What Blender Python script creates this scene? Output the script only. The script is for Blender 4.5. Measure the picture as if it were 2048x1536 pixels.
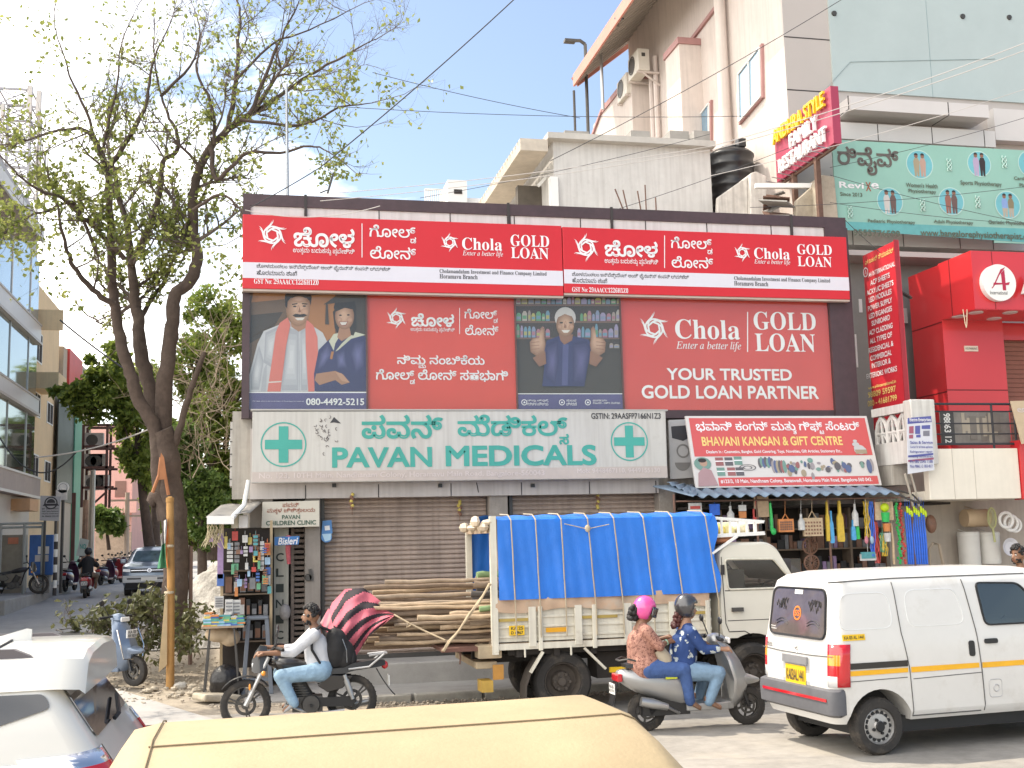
import bpy, bmesh, math, random
import numpy as np
from mathutils import Vector as V, Matrix
from mathutils.geometry import interpolate_bezier
for o in list(bpy.data.objects): bpy.data.objects.remove(o)
SC = bpy.context.scene
COL = SC.collection
# ---------------------------------------------------------------- camera
FPX, PIT, ROL, YAW, HC = 2300., math.radians(7.7085), math.radians(-1.3812), math.radians(12.6238), 2.25
_cy, _sy = math.cos(YAW), math.sin(YAW)
FW = V((_sy*math.cos(PIT), _cy*math.cos(PIT), math.sin(PIT)))
_r0 = V((_cy, -_sy, 0)); _u0 = _r0.cross(FW)
RT = _r0*math.cos(ROL)+_u0*math.sin(ROL); UP = -_r0*math.sin(ROL)+_u0*math.cos(ROL)
CAM = V((0, 0, HC))
cd = bpy.data.cameras.new('camera'); cam = bpy.data.objects.new('camera', cd); COL.objects.link(cam)
cd.sensor_width = 36; cd.lens = 36*FPX/2048; cd.clip_start = .05; cd.clip_end = 3000
cam.matrix_world = Matrix(((RT.x, UP.x, -FW.x, 0), (RT.y, UP.y, -FW.y, 0), (RT.z, UP.z, -FW.z, HC), (0, 0, 0, 1)))
SC.camera = cam
# ---------------------------------------------------------------- sun and sky
SUN = V((-.42, .32, .85)).normalized()
sl = bpy.data.lights.new('sun', 'SUN'); sl.energy = 3.1; sl.angle = math.radians(.5); sl.color = (1, .95, .86)
so = bpy.data.objects.new('sun', sl); COL.objects.link(so); so.location = (-20, 20, 40)
so.rotation_euler = (-SUN).to_track_quat('-Z', 'Y').to_euler()
W = bpy.data.worlds.new('World'); SC.world = W; W.use_nodes = True
nt = W.node_tree; nd = nt.nodes; bg = nd['Background']
sky = nd.new('ShaderNodeTexSky'); sky.sky_type = 'NISHITA'; sky.sun_disc = False
sky.sun_elevation = math.asin(SUN.z); sky.sun_rotation = math.atan2(SUN.x, SUN.y) % (2*math.pi)
sky.air_density = 1.0; sky.dust_density = 1.2; sky.ozone_density = 1.2
tc = nd.new('ShaderNodeTexCoord'); mp = nd.new('ShaderNodeMapping'); mp.inputs['Scale'].default_value = (1.6, 1.6, 4.2)
mp.inputs['Location'].default_value = (.35, .2, .1)
nz = nd.new('ShaderNodeTexNoise'); nz.inputs['Scale'].default_value = 2.6; nz.inputs['Detail'].default_value = 9; nz.inputs['Roughness'].default_value = .56
nz.inputs['Distortion'].default_value = .4
sp = nd.new('ShaderNodeSeparateXYZ')
m1 = nd.new('ShaderNodeMath'); m1.operation = 'MULTIPLY_ADD'; m1.inputs[1].default_value = -.85; m1.inputs[2].default_value = .0
ad = nd.new('ShaderNodeMath'); ad.operation = 'ADD'
rp = nd.new('ShaderNodeValToRGB'); rp.color_ramp.elements[0].position = .47; rp.color_ramp.elements[1].position = .74
mx = nd.new('ShaderNodeMixRGB'); mx.inputs[2].default_value = (13.5, 13.8, 14.2, 1)
for a, b in ((tc.outputs['Generated'], mp.inputs[0]), (mp.outputs[0], nz.inputs['Vector']), (tc.outputs['Generated'], sp.inputs[0]), (sp.outputs['X'], m1.inputs[0]),
             (nz.outputs['Fac'], ad.inputs[0]), (m1.outputs[0], ad.inputs[1]), (ad.outputs[0], rp.inputs[0]), (rp.outputs[0], mx.inputs[0]), (sky.outputs[0], mx.inputs[1]), (mx.outputs[0], bg.inputs[0])):
    nt.links.new(a, b)
bg.inputs[1].default_value = .15
SC.view_settings.view_transform = 'Standard'; SC.view_settings.look = 'None'; SC.view_settings.gamma = 1
SC.view_settings.exposure = .72
SC.view_settings.use_white_balance = True; SC.view_settings.white_balance_temperature = 7100
SC.cycles.use_denoising = True
SC.cycles.max_bounces = 7; SC.cycles.transparent_max_bounces = 12
# ---------------------------------------------------------------- measuring helpers
def ray(x, y): return FW+RT*((x-1024)/FPX)-UP*((y-768)/FPX)
def P(x, y, X=None, Y=None, Z=None):
    d = ray(x, y)
    t = X/d.x if X is not None else Y/d.y if Y is not None else (Z-HC)/d.z
    return CAM+d*t
def pxm(p): return FPX/((V(p)-CAM).dot(FW))
def clamp(t): return max(0., min(1., t))
def gz(x, y):
    z = .12*clamp((2.2-x)/2.5)*clamp((y-9)/4)*(1-clamp((y-16)/4))
    if y >= 16: z += .17*clamp((y-16)/4)
    if y >= 20: z += .51*clamp((y-20)/22)
    if y >= 42: z += .22*clamp((y-42)/33)
    return z
rnd = random.Random(7)
def U(a, b): return rnd.uniform(a, b)
# ---------------------------------------------------------------- materials
MATS = {}
def mat(name, c, r=.6, me=0, var=.12, sc=6., bump=0., coat=0., spec=.5, tr=0., al=1., streak=0., em=0., bsc=None, sub=None, stain=None):
    if name in MATS: return MATS[name]
    m = bpy.data.materials.new(name); m.use_nodes = True; MATS[name] = m
    t = m.node_tree; n = t.nodes; b = n['Principled BSDF']
    b.inputs['Roughness'].default_value = r; b.inputs['Metallic'].default_value = me
    b.inputs['Specular IOR Level'].default_value = spec; b.inputs['Coat Weight'].default_value = coat; b.inputs['Coat Roughness'].default_value = .06
    b.inputs['Transmission Weight'].default_value = tr; b.inputs['Alpha'].default_value = al
    col = (*c, 1); b.inputs['Base Color'].default_value = col
    if em: b.inputs['Emission Color'].default_value = col; b.inputs['Emission Strength'].default_value = em
    if var or bump or streak or stain:
        tx = n.new('ShaderNodeTexCoord'); src = tx.outputs['Object']
    if var:
        z = n.new('ShaderNodeTexNoise'); z.inputs['Scale'].default_value = sc; z.inputs['Detail'].default_value = 7; z.inputs['Roughness'].default_value = .65
        t.links.new(src, z.inputs['Vector'])
        z2 = n.new('ShaderNodeTexNoise'); z2.inputs['Scale'].default_value = sc*.13; z2.inputs['Detail'].default_value = 3
        t.links.new(src, z2.inputs['Vector'])
        av = n.new('ShaderNodeMath'); av.operation = 'ADD'; t.links.new(z.outputs['Fac'], av.inputs[0]); t.links.new(z2.outputs['Fac'], av.inputs[1])
        mr = n.new('ShaderNodeMapRange'); mr.inputs['From Min'].default_value = .65; mr.inputs['From Max'].default_value = 1.35
        mr.inputs['To Min'].default_value = 1-var; mr.inputs['To Max'].default_value = 1+var
        t.links.new(av.outputs[0], mr.inputs['Value'])
        mm = n.new('ShaderNodeMixRGB'); mm.blend_type = 'MULTIPLY'; mm.inputs[0].default_value = 1; mm.inputs[1].default_value = col
        t.links.new(mr.outputs[0], mm.inputs[2]); out = mm.outputs[0]
        if streak:
            mp = n.new('ShaderNodeMapping'); mp.inputs['Scale'].default_value = (9, 9, .5); t.links.new(src, mp.inputs[0])
            s = n.new('ShaderNodeTexNoise'); s.inputs['Scale'].default_value = 1.7; s.inputs['Detail'].default_value = 5; t.links.new(mp.outputs[0], s.inputs['Vector'])
            q = n.new('ShaderNodeMapRange'); q.inputs['From Min'].default_value = .42; q.inputs['From Max'].default_value = .75; q.inputs['To Max'].default_value = streak
            t.links.new(s.outputs['Fac'], q.inputs['Value'])
            k = n.new('ShaderNodeMixRGB'); k.inputs[2].default_value = (.16, .13, .11, 1); t.links.new(q.outputs[0], k.inputs[0]); t.links.new(out, k.inputs[1]); out = k.outputs[0]
        if stain:
            s = n.new('ShaderNodeTexNoise'); s.inputs['Scale'].default_value = stain[0]; s.inputs['Detail'].default_value = 8; s.inputs['Roughness'].default_value = .7; t.links.new(src, s.inputs['Vector'])
            q = n.new('ShaderNodeMapRange'); q.inputs['From Min'].default_value = stain[1]; q.inputs['From Max'].default_value = stain[1]+.14; q.inputs['To Max'].default_value = stain[2]
            t.links.new(s.outputs['Fac'], q.inputs['Value'])
            k = n.new('ShaderNodeMixRGB'); k.inputs[2].default_value = (*stain[3], 1); t.links.new(q.outputs[0], k.inputs[0]); t.links.new(out, k.inputs[1]); out = k.outputs[0]
        t.links.new(out, b.inputs['Base Color'])
    if bump:
        z = n.new('ShaderNodeTexNoise'); z.inputs['Scale'].default_value = bsc or sc*4; z.inputs['Detail'].default_value = 6
        t.links.new(src, z.inputs['Vector'])
        bp = n.new('ShaderNodeBump'); bp.inputs['Strength'].default_value = bump; bp.inputs['Distance'].default_value = .02
        t.links.new(z.outputs['Fac'], bp.inputs['Height']); t.links.new(bp.outputs[0], b.inputs['Normal'])
    return m
def leafmat(name, a, b, tl=.35):
    m = bpy.data.materials.new(name); m.use_nodes = True; t = m.node_tree; n = t.nodes; p = n['Principled BSDF']
    g = n.new('ShaderNodeNewGeometry'); r = n.new('ShaderNodeMixRGB'); r.inputs[1].default_value = (*a, 1); r.inputs[2].default_value = (*b, 1)
    t.links.new(g.outputs['Random Per Island'], r.inputs[0]); t.links.new(r.outputs[0], p.inputs['Base Color'])
    p.inputs['Roughness'].default_value = .45
    tn = n.new('ShaderNodeBsdfTranslucent'); t.links.new(r.outputs[0], tn.inputs[0]); ms = n.new('ShaderNodeMixShader'); ms.inputs[0].default_value = tl
    t.links.new(p.outputs[0], ms.inputs[1]); t.links.new(tn.outputs[0], ms.inputs[2]); t.links.new(ms.outputs[0], n['Material Output'].inputs[0])
    return m
# ---------------------------------------------------------------- mesh builder
class M:
    def __init__(s): s.v = []; s.f = []; s.m = []
    def add(s, vs, fs, mi=0):
        b = len(s.v); s.v += [tuple(p) for p in vs]; s.f += [[b+i for i in f] for f in fs]; s.m += [mi]*len(fs); return s
    def box(s, x0, x1, y0, y1, z0, z1, mi=0, T=None):
        vs = [V((x, y, z)) for z in (z0, z1) for y in (y0, y1) for x in (x0, x1)]
        if T: vs = [T @ p for p in vs]
        return s.add(vs, [(0, 2, 3, 1), (4, 5, 7, 6), (0, 1, 5, 4), (2, 6, 7, 3), (0, 4, 6, 2), (1, 3, 7, 5)], mi)
    def bar(s, a, b, w, h=None, mi=0, up=(0, 0, 1)):
        a, b = V(a), V(b); d = (b-a).normalized(); u = V(up)
        if abs(d.dot(u)) > .98: u = V((0, 1, 0))
        r = d.cross(u).normalized()*(w/2); q = r.cross(d).normalized()*((h or w)/2)
        return s.add([a-r-q, a+r-q, a+r+q, a-r+q, b-r-q, b+r-q, b+r+q, b-r+q], [(0, 3, 2, 1), (4, 5, 6, 7), (0, 1, 5, 4), (1, 2, 6, 5), (2, 3, 7, 6), (3, 0, 4, 7)], mi)
    def tube(s, pts, r, n=6, mi=0, close=False):
        pts = [V(p) for p in pts]; k = len(pts); rs = r if isinstance(r, (list, tuple)) else [r]*k; vs = []; pr = None
        for i, p in enumerate(pts):
            if close: d = (pts[(i+1) % k]-pts[i-1])
            else: d = pts[min(i+1, k-1)]-pts[max(i-1, 0)]
            d = d.normalized() if d.length > 1e-9 else V((0, 0, 1))
            if pr is None:
                pr = d.cross(V((0, 0, 1)));
                if pr.length < .05: pr = d.cross(V((0, 1, 0)))
            pr = (pr-d*pr.dot(d)).normalized(); q = d.cross(pr)
            vs += [p+(pr*math.cos(2*math.pi*j/n)+q*math.sin(2*math.pi*j/n))*rs[i] for j in range(n)]
        fs = [(i*n+j, i*n+(j+1) % n, (i+1)*n+(j+1) % n, (i+1)*n+j) for i in range(k-1) for j in range(n)]
        if close: fs += [((k-1)*n+j, (k-1)*n+(j+1) % n, (j+1) % n, j) for j in range(n)]
        else: fs += [tuple(range(n-1, -1, -1)), tuple(range((k-1)*n, k*n))]
        return s.add(vs, fs, mi)
    def cyl(s, a, b, r, r2=None, n=16, mi=0): return s.tube([a, b], [r, r if r2 is None else r2], n, mi)
    def prism(s, pts, fr, n0, n1, mi=0):
        k = len(pts); vs = [fr(u, v, n0) for u, v in pts]+[fr(u, v, n1) for u, v in pts]
        return s.add(vs, [tuple(range(k-1, -1, -1)), tuple(range(k, 2*k))]+[(i, (i+1) % k, k+(i+1) % k, k+i) for i in range(k)], mi)
    def flat(s, pts, fr, n=.003, mi=0): return s.add([fr(u, v, n) for u, v in pts], [tuple(range(len(pts)))], mi)
    def loft(s, rings, cap=True, mi=0, close=True):
        k = len(rings[0]); vs = [p for r in rings for p in r]; fs = []
        for i in range(len(rings)-1):
            for j in range(k if close else k-1): fs.append((i*k+j, i*k+(j+1) % k, (i+1)*k+(j+1) % k, (i+1)*k+j))
        if cap: fs += [tuple(range(k-1, -1, -1)), tuple(range((len(rings)-1)*k, len(rings)*k))]
        return s.add(vs, fs, mi)
    def ball(s, c, rx, ry=None, rz=None, n=12, mi=0, T=None):
        c = V(c); ry = rx if ry is None else ry; rz = rx if rz is None else rz; h = n//2; vs = []; fs = []
        for i in range(h+1):
            a = math.pi*i/h
            for j in range(n):
                t = 2*math.pi*j/n; p = V((rx*math.sin(a)*math.cos(t), ry*math.sin(a)*math.sin(t), rz*math.cos(a)))
                vs.append(c+(T @ p if T else p))
        for i in range(h):
            for j in range(n): fs.append((i*n+j, (i+1)*n+j, (i+1)*n+(j+1) % n, i*n+(j+1) % n))
        return s.add(vs, fs, mi)
    def lathe(s, c, ax, prof, n=24, mi=0):
        c = V(c); ax = V(ax).normalized(); a = ax.orthogonal().normalized(); b = ax.cross(a); vs = []
        for r, h in prof:
            vs += [c+ax*h+(a*math.cos(2*math.pi*j/n)+b*math.sin(2*math.pi*j/n))*r for j in range(n)]
        k = len(prof); fs = [(i*n+j, i*n+(j+1) % n, (i+1)*n+(j+1) % n, (i+1)*n+j) for i in range(k-1) for j in range(n)]
        return s.add(vs, fs, mi)
    def grid(s, fn, nu, nv, mi=0):
        vs = [fn(i/nu, j/nv) for j in range(nv+1) for i in range(nu+1)]
        mf = mi if callable(mi) else (lambda i, j: mi)
        b = len(s.v); s.v += [tuple(p) for p in vs]
        for j in range(nv):
            for i in range(nu):
                a = b+j*(nu+1)+i; s.f.append([a, a+1, a+nu+2, a+nu+1]); s.m.append(mf(i, j))
        return s
OFF = {}
def mkobj(m, name, mats, parent=None, off=V((0, 0, 0)), smooth=0, bevel=0, sub=0, solid=0):
    me = bpy.data.meshes.new(name); vs = m.v if not off.length else [(p[0]-off.x, p[1]-off.y, p[2]-off.z) for p in m.v]
    me.from_pydata(vs, [], m.f)
    mats = mats if isinstance(mats, (list, tuple)) else [mats]
    for q in mats: me.materials.append(q)
    if len(mats) > 1: me.polygons.foreach_set('material_index', m.m)
    if smooth:
        me.polygons.foreach_set('use_smooth', [True]*len(me.polygons)); me.update()
        me.set_sharp_from_angle(angle=math.radians(smooth))
    me.update()
    o = bpy.data.objects.new(name, me); COL.objects.link(o)
    if solid: q = o.modifiers.new('solid', 'SOLIDIFY'); q.thickness = solid; q.offset = 0
    if bevel:
        q = o.modifiers.new('bevel', 'BEVEL'); q.width = bevel; q.segments = 2; q.limit_method = 'ANGLE'; q.angle_limit = math.radians(35); q.harden_normals = False
    if sub: q = o.modifiers.new('sub', 'SUBSURF'); q.levels = sub; q.render_levels = sub
    if parent is not None:
        o.parent = parent; OFF[o.name] = OFF.get(parent.name, V((0, 0, 0)))
    return o
def tag(o, label, cat, group=None, kind=None):
    o['label'] = label; o['category'] = cat
    if group: o['group'] = group
    if kind: o['kind'] = kind
    return o
def T(name, label, cat, loc=(0, 0, 0), rz=0, group=None, local=False):
    o = bpy.data.objects.new(name, None); COL.objects.link(o); o.location = loc; o.rotation_euler = (0, 0, rz); o.empty_display_size = .1
    OFF[o.name] = V((0, 0, 0)) if local else V(loc)
    return tag(o, label, cat, group)
def part(m, name, mats, parent, **k):      # a part: world coordinates under a world-built thing, local ones under a local thing
    return mkobj(m, name, mats, parent, OFF.get(parent.name, V((0, 0, 0))), **k)
def S(m, name, mats, label, cat, group=None, kind=None, **k):   # a thing that is one mesh
    a = np.array(m.v); lo, hi = a.min(0), a.max(0); c = V(((lo[0]+hi[0])/2, (lo[1]+hi[1])/2, lo[2]))
    o = mkobj(m, name, mats, None, c, **k); o.location = c; OFF[o.name] = c
    return tag(o, label, cat, group, kind)
def struct(m, name, mats, **k):
    o = mkobj(m, name, mats, None, **k); o['kind'] = 'structure'; OFF[o.name] = V((0, 0, 0)); return o
def dup(root, loc, rz=0, label=None, scale=None):
    r = root.copy(); COL.objects.link(r); r.location = loc; r.rotation_euler = (0, 0, rz)
    if label: r['label'] = label
    if scale: r.scale = scale
    def rec(a, b):
        for ch in a.children:
            c = ch.copy(); COL.objects.link(c); c.parent = b; rec(ch, c)
    rec(root, r); return r
def evalmesh(o):
    dg = bpy.context.evaluated_depsgraph_get(); return bpy.data.meshes.new_from_object(o.evaluated_get(dg), depsgraph=dg)
def boolcut(o, cutters):                   # cuts openings and keeps the result as plain mesh
    tmp = []
    for m in cutters:
        c = mkobj(m, 'cutter', o.data.materials[0]); tmp.append(c)
        if o.parent and OFF[o.parent.name].length == 0: c.parent = o.parent
        q = o.modifiers.new('cut', 'BOOLEAN'); q.operation = 'DIFFERENCE'; q.solver = 'EXACT'; q.object = c
    for c in [o]+tmp:
        bm = bmesh.new(); bm.from_mesh(c.data); bmesh.ops.remove_doubles(bm, verts=bm.verts, dist=1e-5); bmesh.ops.recalc_face_normals(bm, faces=bm.faces); bm.to_mesh(c.data); bm.free()
    bpy.context.view_layer.update()
    me = evalmesh(o); o.modifiers.clear(); old = o.data; o.data = me; me.name = o.name
    for c in tmp: bpy.data.objects.remove(c)
    me.polygons.foreach_set('use_smooth', [True]*len(me.polygons)); me.set_sharp_from_angle(angle=math.radians(32)); return o
def blob(caps, balls=(), vox=.012, it=4):  # one continuous surface grown round tapered limbs
    m = M()
    for c in caps:
        a, b, ra, rb = V(c[0]), V(c[1]), c[2], c[3]
        n = 12; m.tube([a, b], [ra, rb], n); m.ball(a, ra, n=12); m.ball(b, rb, n=12)
    for c in balls: m.ball(c[0], *c[1], n=16, T=c[2] if len(c) > 2 else None)
    o = mkobj(m, 'blob', mat('skin', (.3, .17, .1)))
    q = o.modifiers.new('r', 'REMESH'); q.mode = 'VOXEL'; q.voxel_size = vox
    if it: q = o.modifiers.new('s', 'SMOOTH'); q.iterations = it; q.factor = .5
    bpy.context.view_layer.update(); me = evalmesh(o); bpy.data.objects.remove(o)
    k = M(); k.v = [tuple(v.co) for v in me.vertices]; k.f = [list(p.vertices) for p in me.polygons]; k.m = [0]*len(k.f)
    bpy.data.meshes.remove(me); return k
# ---------------------------------------------------------------- lettering
_GC = {}
_DG = bpy.context.evaluated_depsgraph_get()
def fmap(s, st):
    if st == 'n': return s
    o = ''
    for ch in s:
        if st == 'sb':   # bold serif
            o += chr(0x1D400+ord(ch)-65) if 'A' <= ch <= 'Z' else chr(0x1D41A+ord(ch)-97) if 'a' <= ch <= 'z' else chr(0x1D7CE+ord(ch)-48) if '0' <= ch <= '9' else ch
        elif st == 'si':
            o += '\u210e' if ch == 'h' else chr(0x1D434+ord(ch)-65) if 'A' <= ch <= 'Z' else chr(0x1D44E+ord(ch)-97) if 'a' <= ch <= 'z' else ch
        else: o += ch
    return o
def _cont(s):                               # outlines of a line of lettering as closed point lists
    if s in _GC: return _GC[s]
    c = bpy.data.curves.new('letters', 'FONT'); c.body = s; c.size = 1; o = bpy.data.objects.new('letters', c); COL.objects.link(o)
    cu = o.to_curve(_DG); out = []
    for sp_ in cu.splines:
        q = sp_.bezier_points; pts = []
        for i in range(len(q)):
            p0, p1 = q[i], q[(i+1) % len(q)]; st = (p0.co-p1.co).length > 1e-6
            if not st: continue
            lin = abs((p0.handle_right-p0.co).cross(p1.co-p0.co).length)+abs((p1.handle_left-p1.co).cross(p1.co-p0.co).length) < 1e-7
            if lin: pts.append((p0.co.x, p0.co.y))
            else: pts += [(v.x, v.y) for v in interpolate_bezier(p0.co, p0.handle_right, p1.handle_left, p1.co, 5)[:-1]]
        if len(pts) > 2: out.append(pts)
    o.to_curve_clear(); bpy.data.objects.remove(o); bpy.data.curves.remove(c); _GC[s] = out; return out
def _fat(p, w, sg):                         # push an outline outwards for bolder strokes
    n = len(p); o = []
    for i in range(n):
        a, b, c = p[i-1], p[i], p[(i+1) % n]; d1 = (b[0]-a[0], b[1]-a[1]); d2 = (c[0]-b[0], c[1]-b[1]); l1 = math.hypot(*d1) or 1e-9; l2 = math.hypot(*d2) or 1e-9
        nx_, ny = d1[1]/l1+d2[1]/l2, -d1[0]/l1-d2[0]/l2; l = math.hypot(nx_, ny)
        if l < .02: o.append(b); continue
        k = sg*w*min(2/l, 1.25)/l; o.append((b[0]+nx_*k, b[1]+ny*k))
    return o
def _raw(s, off):
    k = (s, off)
    if k in _GC: return _GC[k]
    cs = _cont(s)
    if not cs: _GC[k] = ([(0, 0, 0)], []); return _GC[k]
    kn = any(0xC80 <= ord(c) < 0xD00 for c in s)   # strokes may cross themselves, so the fill is kept and its edges are banded
    c = bpy.data.curves.new('letters', 'FONT'); c.body = s; c.size = 1; c.resolution_u = 4; o = bpy.data.objects.new('letters', c); COL.objects.link(o)
    me = o.to_mesh(); v = [(q.co.x, q.co.y, 0) for q in me.vertices]; f = [list(p.vertices) for p in me.polygons]; o.to_mesh_clear(); bpy.data.objects.remove(o); bpy.data.curves.remove(c)
    w = max(off, .006) if kn else off
    for i, p in enumerate(cs if w else ()):
        a, d = _fat(p, w, 1), _fat(p, -w*(.8 if kn else .5), 1)
        n = len(p); b = len(v); dn = .001+.0007*(i % 7)
        v += [(x, y, dn) for x, y in a]+[(x, y, dn) for x, y in d]; f += [[b+j, b+(j+1) % n, b+n+(j+1) % n, b+n+j] for j in range(n)]
    _GC[k] = (v, f); return _GC[k]
def glyphs(s, st='n', off=0.):
    base = ''; subs = []; i = 0
    while i < len(s):
        if s[i] == '{': j = s.index('}', i); subs.append((len(base), s[i+1:j])); i = j+1
        else: base += s[i]; i += 1
    if st == 'b': off = max(off, .02)+.004
    v, f = _raw(fmap(base, st), off); v = list(v); f = [list(q) for q in f]
    for k, t in subs:
        w = max([p[0] for p in _raw(base[:k], off)[0]] or [0]); sv, sf = _raw(t, off*1.4); mx_ = max(p[0] for p in sv)
        b = len(v); v += [(w+(p[0]-mx_)*.5+.03, p[1]*.5-.36, p[2]+.003) for p in sv]; f += [[b+q for q in g] for g in sf]
    return v, f
def put(m, s, fr, box, st='n', off=0., mi=0, n=.004, thick=0, shear=0.):
    v, f = glyphs(s, st, off)
    if not v: return
    a = np.array(v)[:, :2].copy(); dn = [p[2] for p in v]; a[:, 0] += shear*a[:, 1]; lo, hi = a.min(0), a.max(0); a = (a-lo)/np.maximum(hi-lo, 1e-6)
    u0, u1, v0, v1 = box; q = [(u0+p[0]*(u1-u0), v0+p[1]*(v1-v0)) for p in a]
    m.add([fr(x, y, n+d) for (x, y), d in zip(q, dn)], f, mi)
    if thick:
        m.add([fr(x, y, n-thick) for x, y in q], f, mi)
        ec = {}
        for g in f:
            for i in range(len(g)):
                e = (g[i], g[(i+1) % len(g)]); ec[tuple(sorted(e))] = ec.get(tuple(sorted(e)), 0)+1
        for (i, j), c in ec.items():
            if c == 1: m.add([fr(*q[i], n), fr(*q[j], n), fr(*q[j], n-thick), fr(*q[i], n-thick)], [(0, 1, 2, 3)], mi)
def FY(Y): return lambda u, v, n: (u, Y-n, v)           # board facing the street
def FX(X): return lambda u, v, n: (X-n, u, v)           # board facing left, u = world Y
def pb(x0, x1, y0, y1, Y):                               # measured rectangle on a street-facing plane -> (X0, X1, Z0, Z1)
    yc = (y0+y1)/2; a, b = P(x0, yc, Y=Y), P(x1, yc, Y=Y); c = P((x0+x1)/2, yc, Y=Y); h = (y1-y0)/2/pxm(c)
    return (a.x, b.x, c.z-h, c.z+h)
def rect(b): return [(b[0], b[2]), (b[1], b[2]), (b[1], b[3]), (b[0], b[3])]
def px2(pts, Y): return [(p.x, p.z) for p in (P(x, y, Y=Y) for x, y in pts)]
def circ(c, r, n=28, a0=0, a1=360, ry=None): return [(c[0]+r*math.cos(math.radians(a0+(a1-a0)*i/n)), c[1]+(ry or r)*math.sin(math.radians(a0+(a1-a0)*i/n))) for i in range(n+(0 if a1-a0 == 360 else 1))]
def ring(m, fr, c, r, w, n=.004, k=40, mi=0):
    a = circ(c, r, k); b = circ(c, r-w, k); m.add([fr(*p, n) for p in a]+[fr(*p, n) for p in b], [(i, (i+1) % k, k+(i+1) % k, k+i) for i in range(k)], mi)
# ================================================================ materials of the setting
asph = mat('asphalt', (.29, .268, .24), .9, var=.3, sc=5, bump=.35, bsc=90, stain=(1.1, .52, .55, (.37, .33, .275)))
dust = mat('dusty_ground', (.30, .255, .20), .95, var=.3, sc=3, bump=.6, bsc=30, stain=(1.6, .5, .5, (.16, .13, .11)))
conc = mat('concrete', (.33, .315, .295), .9, var=.22, sc=3, bump=.25, bsc=40, stain=(1.3, .55, .5, (.2, .185, .17)))
old = mat('old_plaster', (.43, .40, .355), .9, var=.2, sc=3, bump=.3, bsc=25, streak=.45, stain=(1.7, .56, .5, (.2, .18, .15)))
clad = mat('white_cladding', (.64, .63, .62), .45, var=.06, sc=2, streak=.2)
mar = mat('dark_maroon_trim', (.066, .04, .046), .5, var=.25, sc=7)
beige = mat('beige_plaster', (.62, .545, .50), .85, var=.07, sc=5, bump=.15, bsc=30, streak=.18)
greyp = mat('grey_panel', (.46, .415, .385), .45, var=.04, sc=1.5)
lgrey = mat('light_panel', (.60, .57, .55), .4, var=.05, sc=1.5)
seam = mat('seam', (.05, .045, .045), .8, var=0)
pinkt = mat('dusty_red_trim', (.38, .20, .19), .7, var=.15)
blk = mat('black_rubber', (.012, .012, .013), .55, var=.1)
blkp = mat('black_plastic', (.018, .018, .02), .35, var=.1)
wht = mat('white_paint', (.78, .77, .74), .5, var=.04)
steel = mat('steel', (.42, .42, .42), .35, .8, var=.15)
dsteel = mat('dark_steel', (.09, .085, .08), .5, .5, var=.2)
rust = mat('rusty_steel', (.17, .095, .07), .8, .2, var=.35, sc=12)
wood = mat('weathered_wood', (.40, .30, .21), .85, var=.35, sc=9, bump=.3)
winglass = mat('window_glass', (.16, .24, .28), .04, var=.3, sc=.6, coat=1, spec=1)
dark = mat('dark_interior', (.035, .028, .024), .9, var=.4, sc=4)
def panemat(name, tint, gl):
    m = bpy.data.materials.new(name); m.use_nodes = True; t = m.node_tree; n = t.nodes; n.remove(n['Principled BSDF'])
    a = n.new('ShaderNodeBsdfTransparent'); a.inputs[0].default_value = (*tint, 1); g = n.new('ShaderNodeBsdfGlossy'); g.inputs['Roughness'].default_value = .03
    x = n.new('ShaderNodeMixShader'); x.inputs[0].default_value = gl; t.links.new(a.outputs[0], x.inputs[1]); t.links.new(g.outputs[0], x.inputs[2]); t.links.new(x.outputs[0], n['Material Output'].inputs[0]); return m
pane = panemat('clear_pane', (.97, .98, .97), .035); tpane = panemat('tinted_pane', (.45, .47, .47), .12)
# ================================================================ ground
g = M(); xs = [-400, -150, -60, -30]+[-20+i*1. for i in range(0, 41)]+[30, 60, 150, 400]; ys = [-60, -30, -10, 0]+[2+i*.75 for i in range(0, 40)]+[34, 38, 42, 48, 55, 65, 75, 100, 200, 500, 1500]
vs = [(x, y, gz(x, y)-.02) for y in ys for x in xs]; nx = len(xs)
g.add(vs, [(j*nx+i, j*nx+i+1, (j+1)*nx+i+1, (j+1)*nx+i) for j in range(len(ys)-1) for i in range(nx-1)])
struct(g, 'ground', dust)
g = M(); xs = [-60+i*2.5 for i in range(0, 24)]+[0, .6, 1.2, 1.8, 2.4, 3]+[6+i*4 for i in range(0, 20)]; ys = [-6+i*.7 for i in range(0, 32)]
nx = len(xs); vs = [(x, y, gz(x, y)) for y in ys for x in xs]
g.add(vs, [(j*nx+i, j*nx+i+1, (j+1)*nx+i+1, (j+1)*nx+i) for j in range(len(ys)-1) for i in range(nx-1)])
struct(g, 'main_road', asph)
g = M(); xs = [-9.2, -8, -7, -6, -5, -4, -3, -2.6]; ys = [15.0+i*.8 for i in range(0, 60)]+[66, 72, 80, 100, 140]
def sx(x, y): return x+ (.6-.09*(y-15) if False else 0)+(2.2*clamp((20-y)/5)*clamp((x+6)/3) if y < 20 else 0)
nx = len(xs); vs = [(sx(x, y), y, gz(x, y)+.006) for y in ys for x in xs]
g.add(vs, [(j*nx+i, j*nx+i+1, (j+1)*nx+i+1, (j+1)*nx+i) for j in range(len(ys)-1) for i in range(nx-1)])
struct(g, 'side_street', mat('worn_asphalt', (.36, .345, .33), .9, var=.2, sc=4, bump=.3, bsc=80, stain=(.9, .52, .5, (.42, .39, .35))))
g = M(); g.box(-.15, 26, 16.75, 27, -.1, .12); g.box(1.3, 11, 17.9, 27, .1, .43)
struct(g, 'pavement', conc, bevel=.02)
g = M(); x = 1.2
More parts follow.
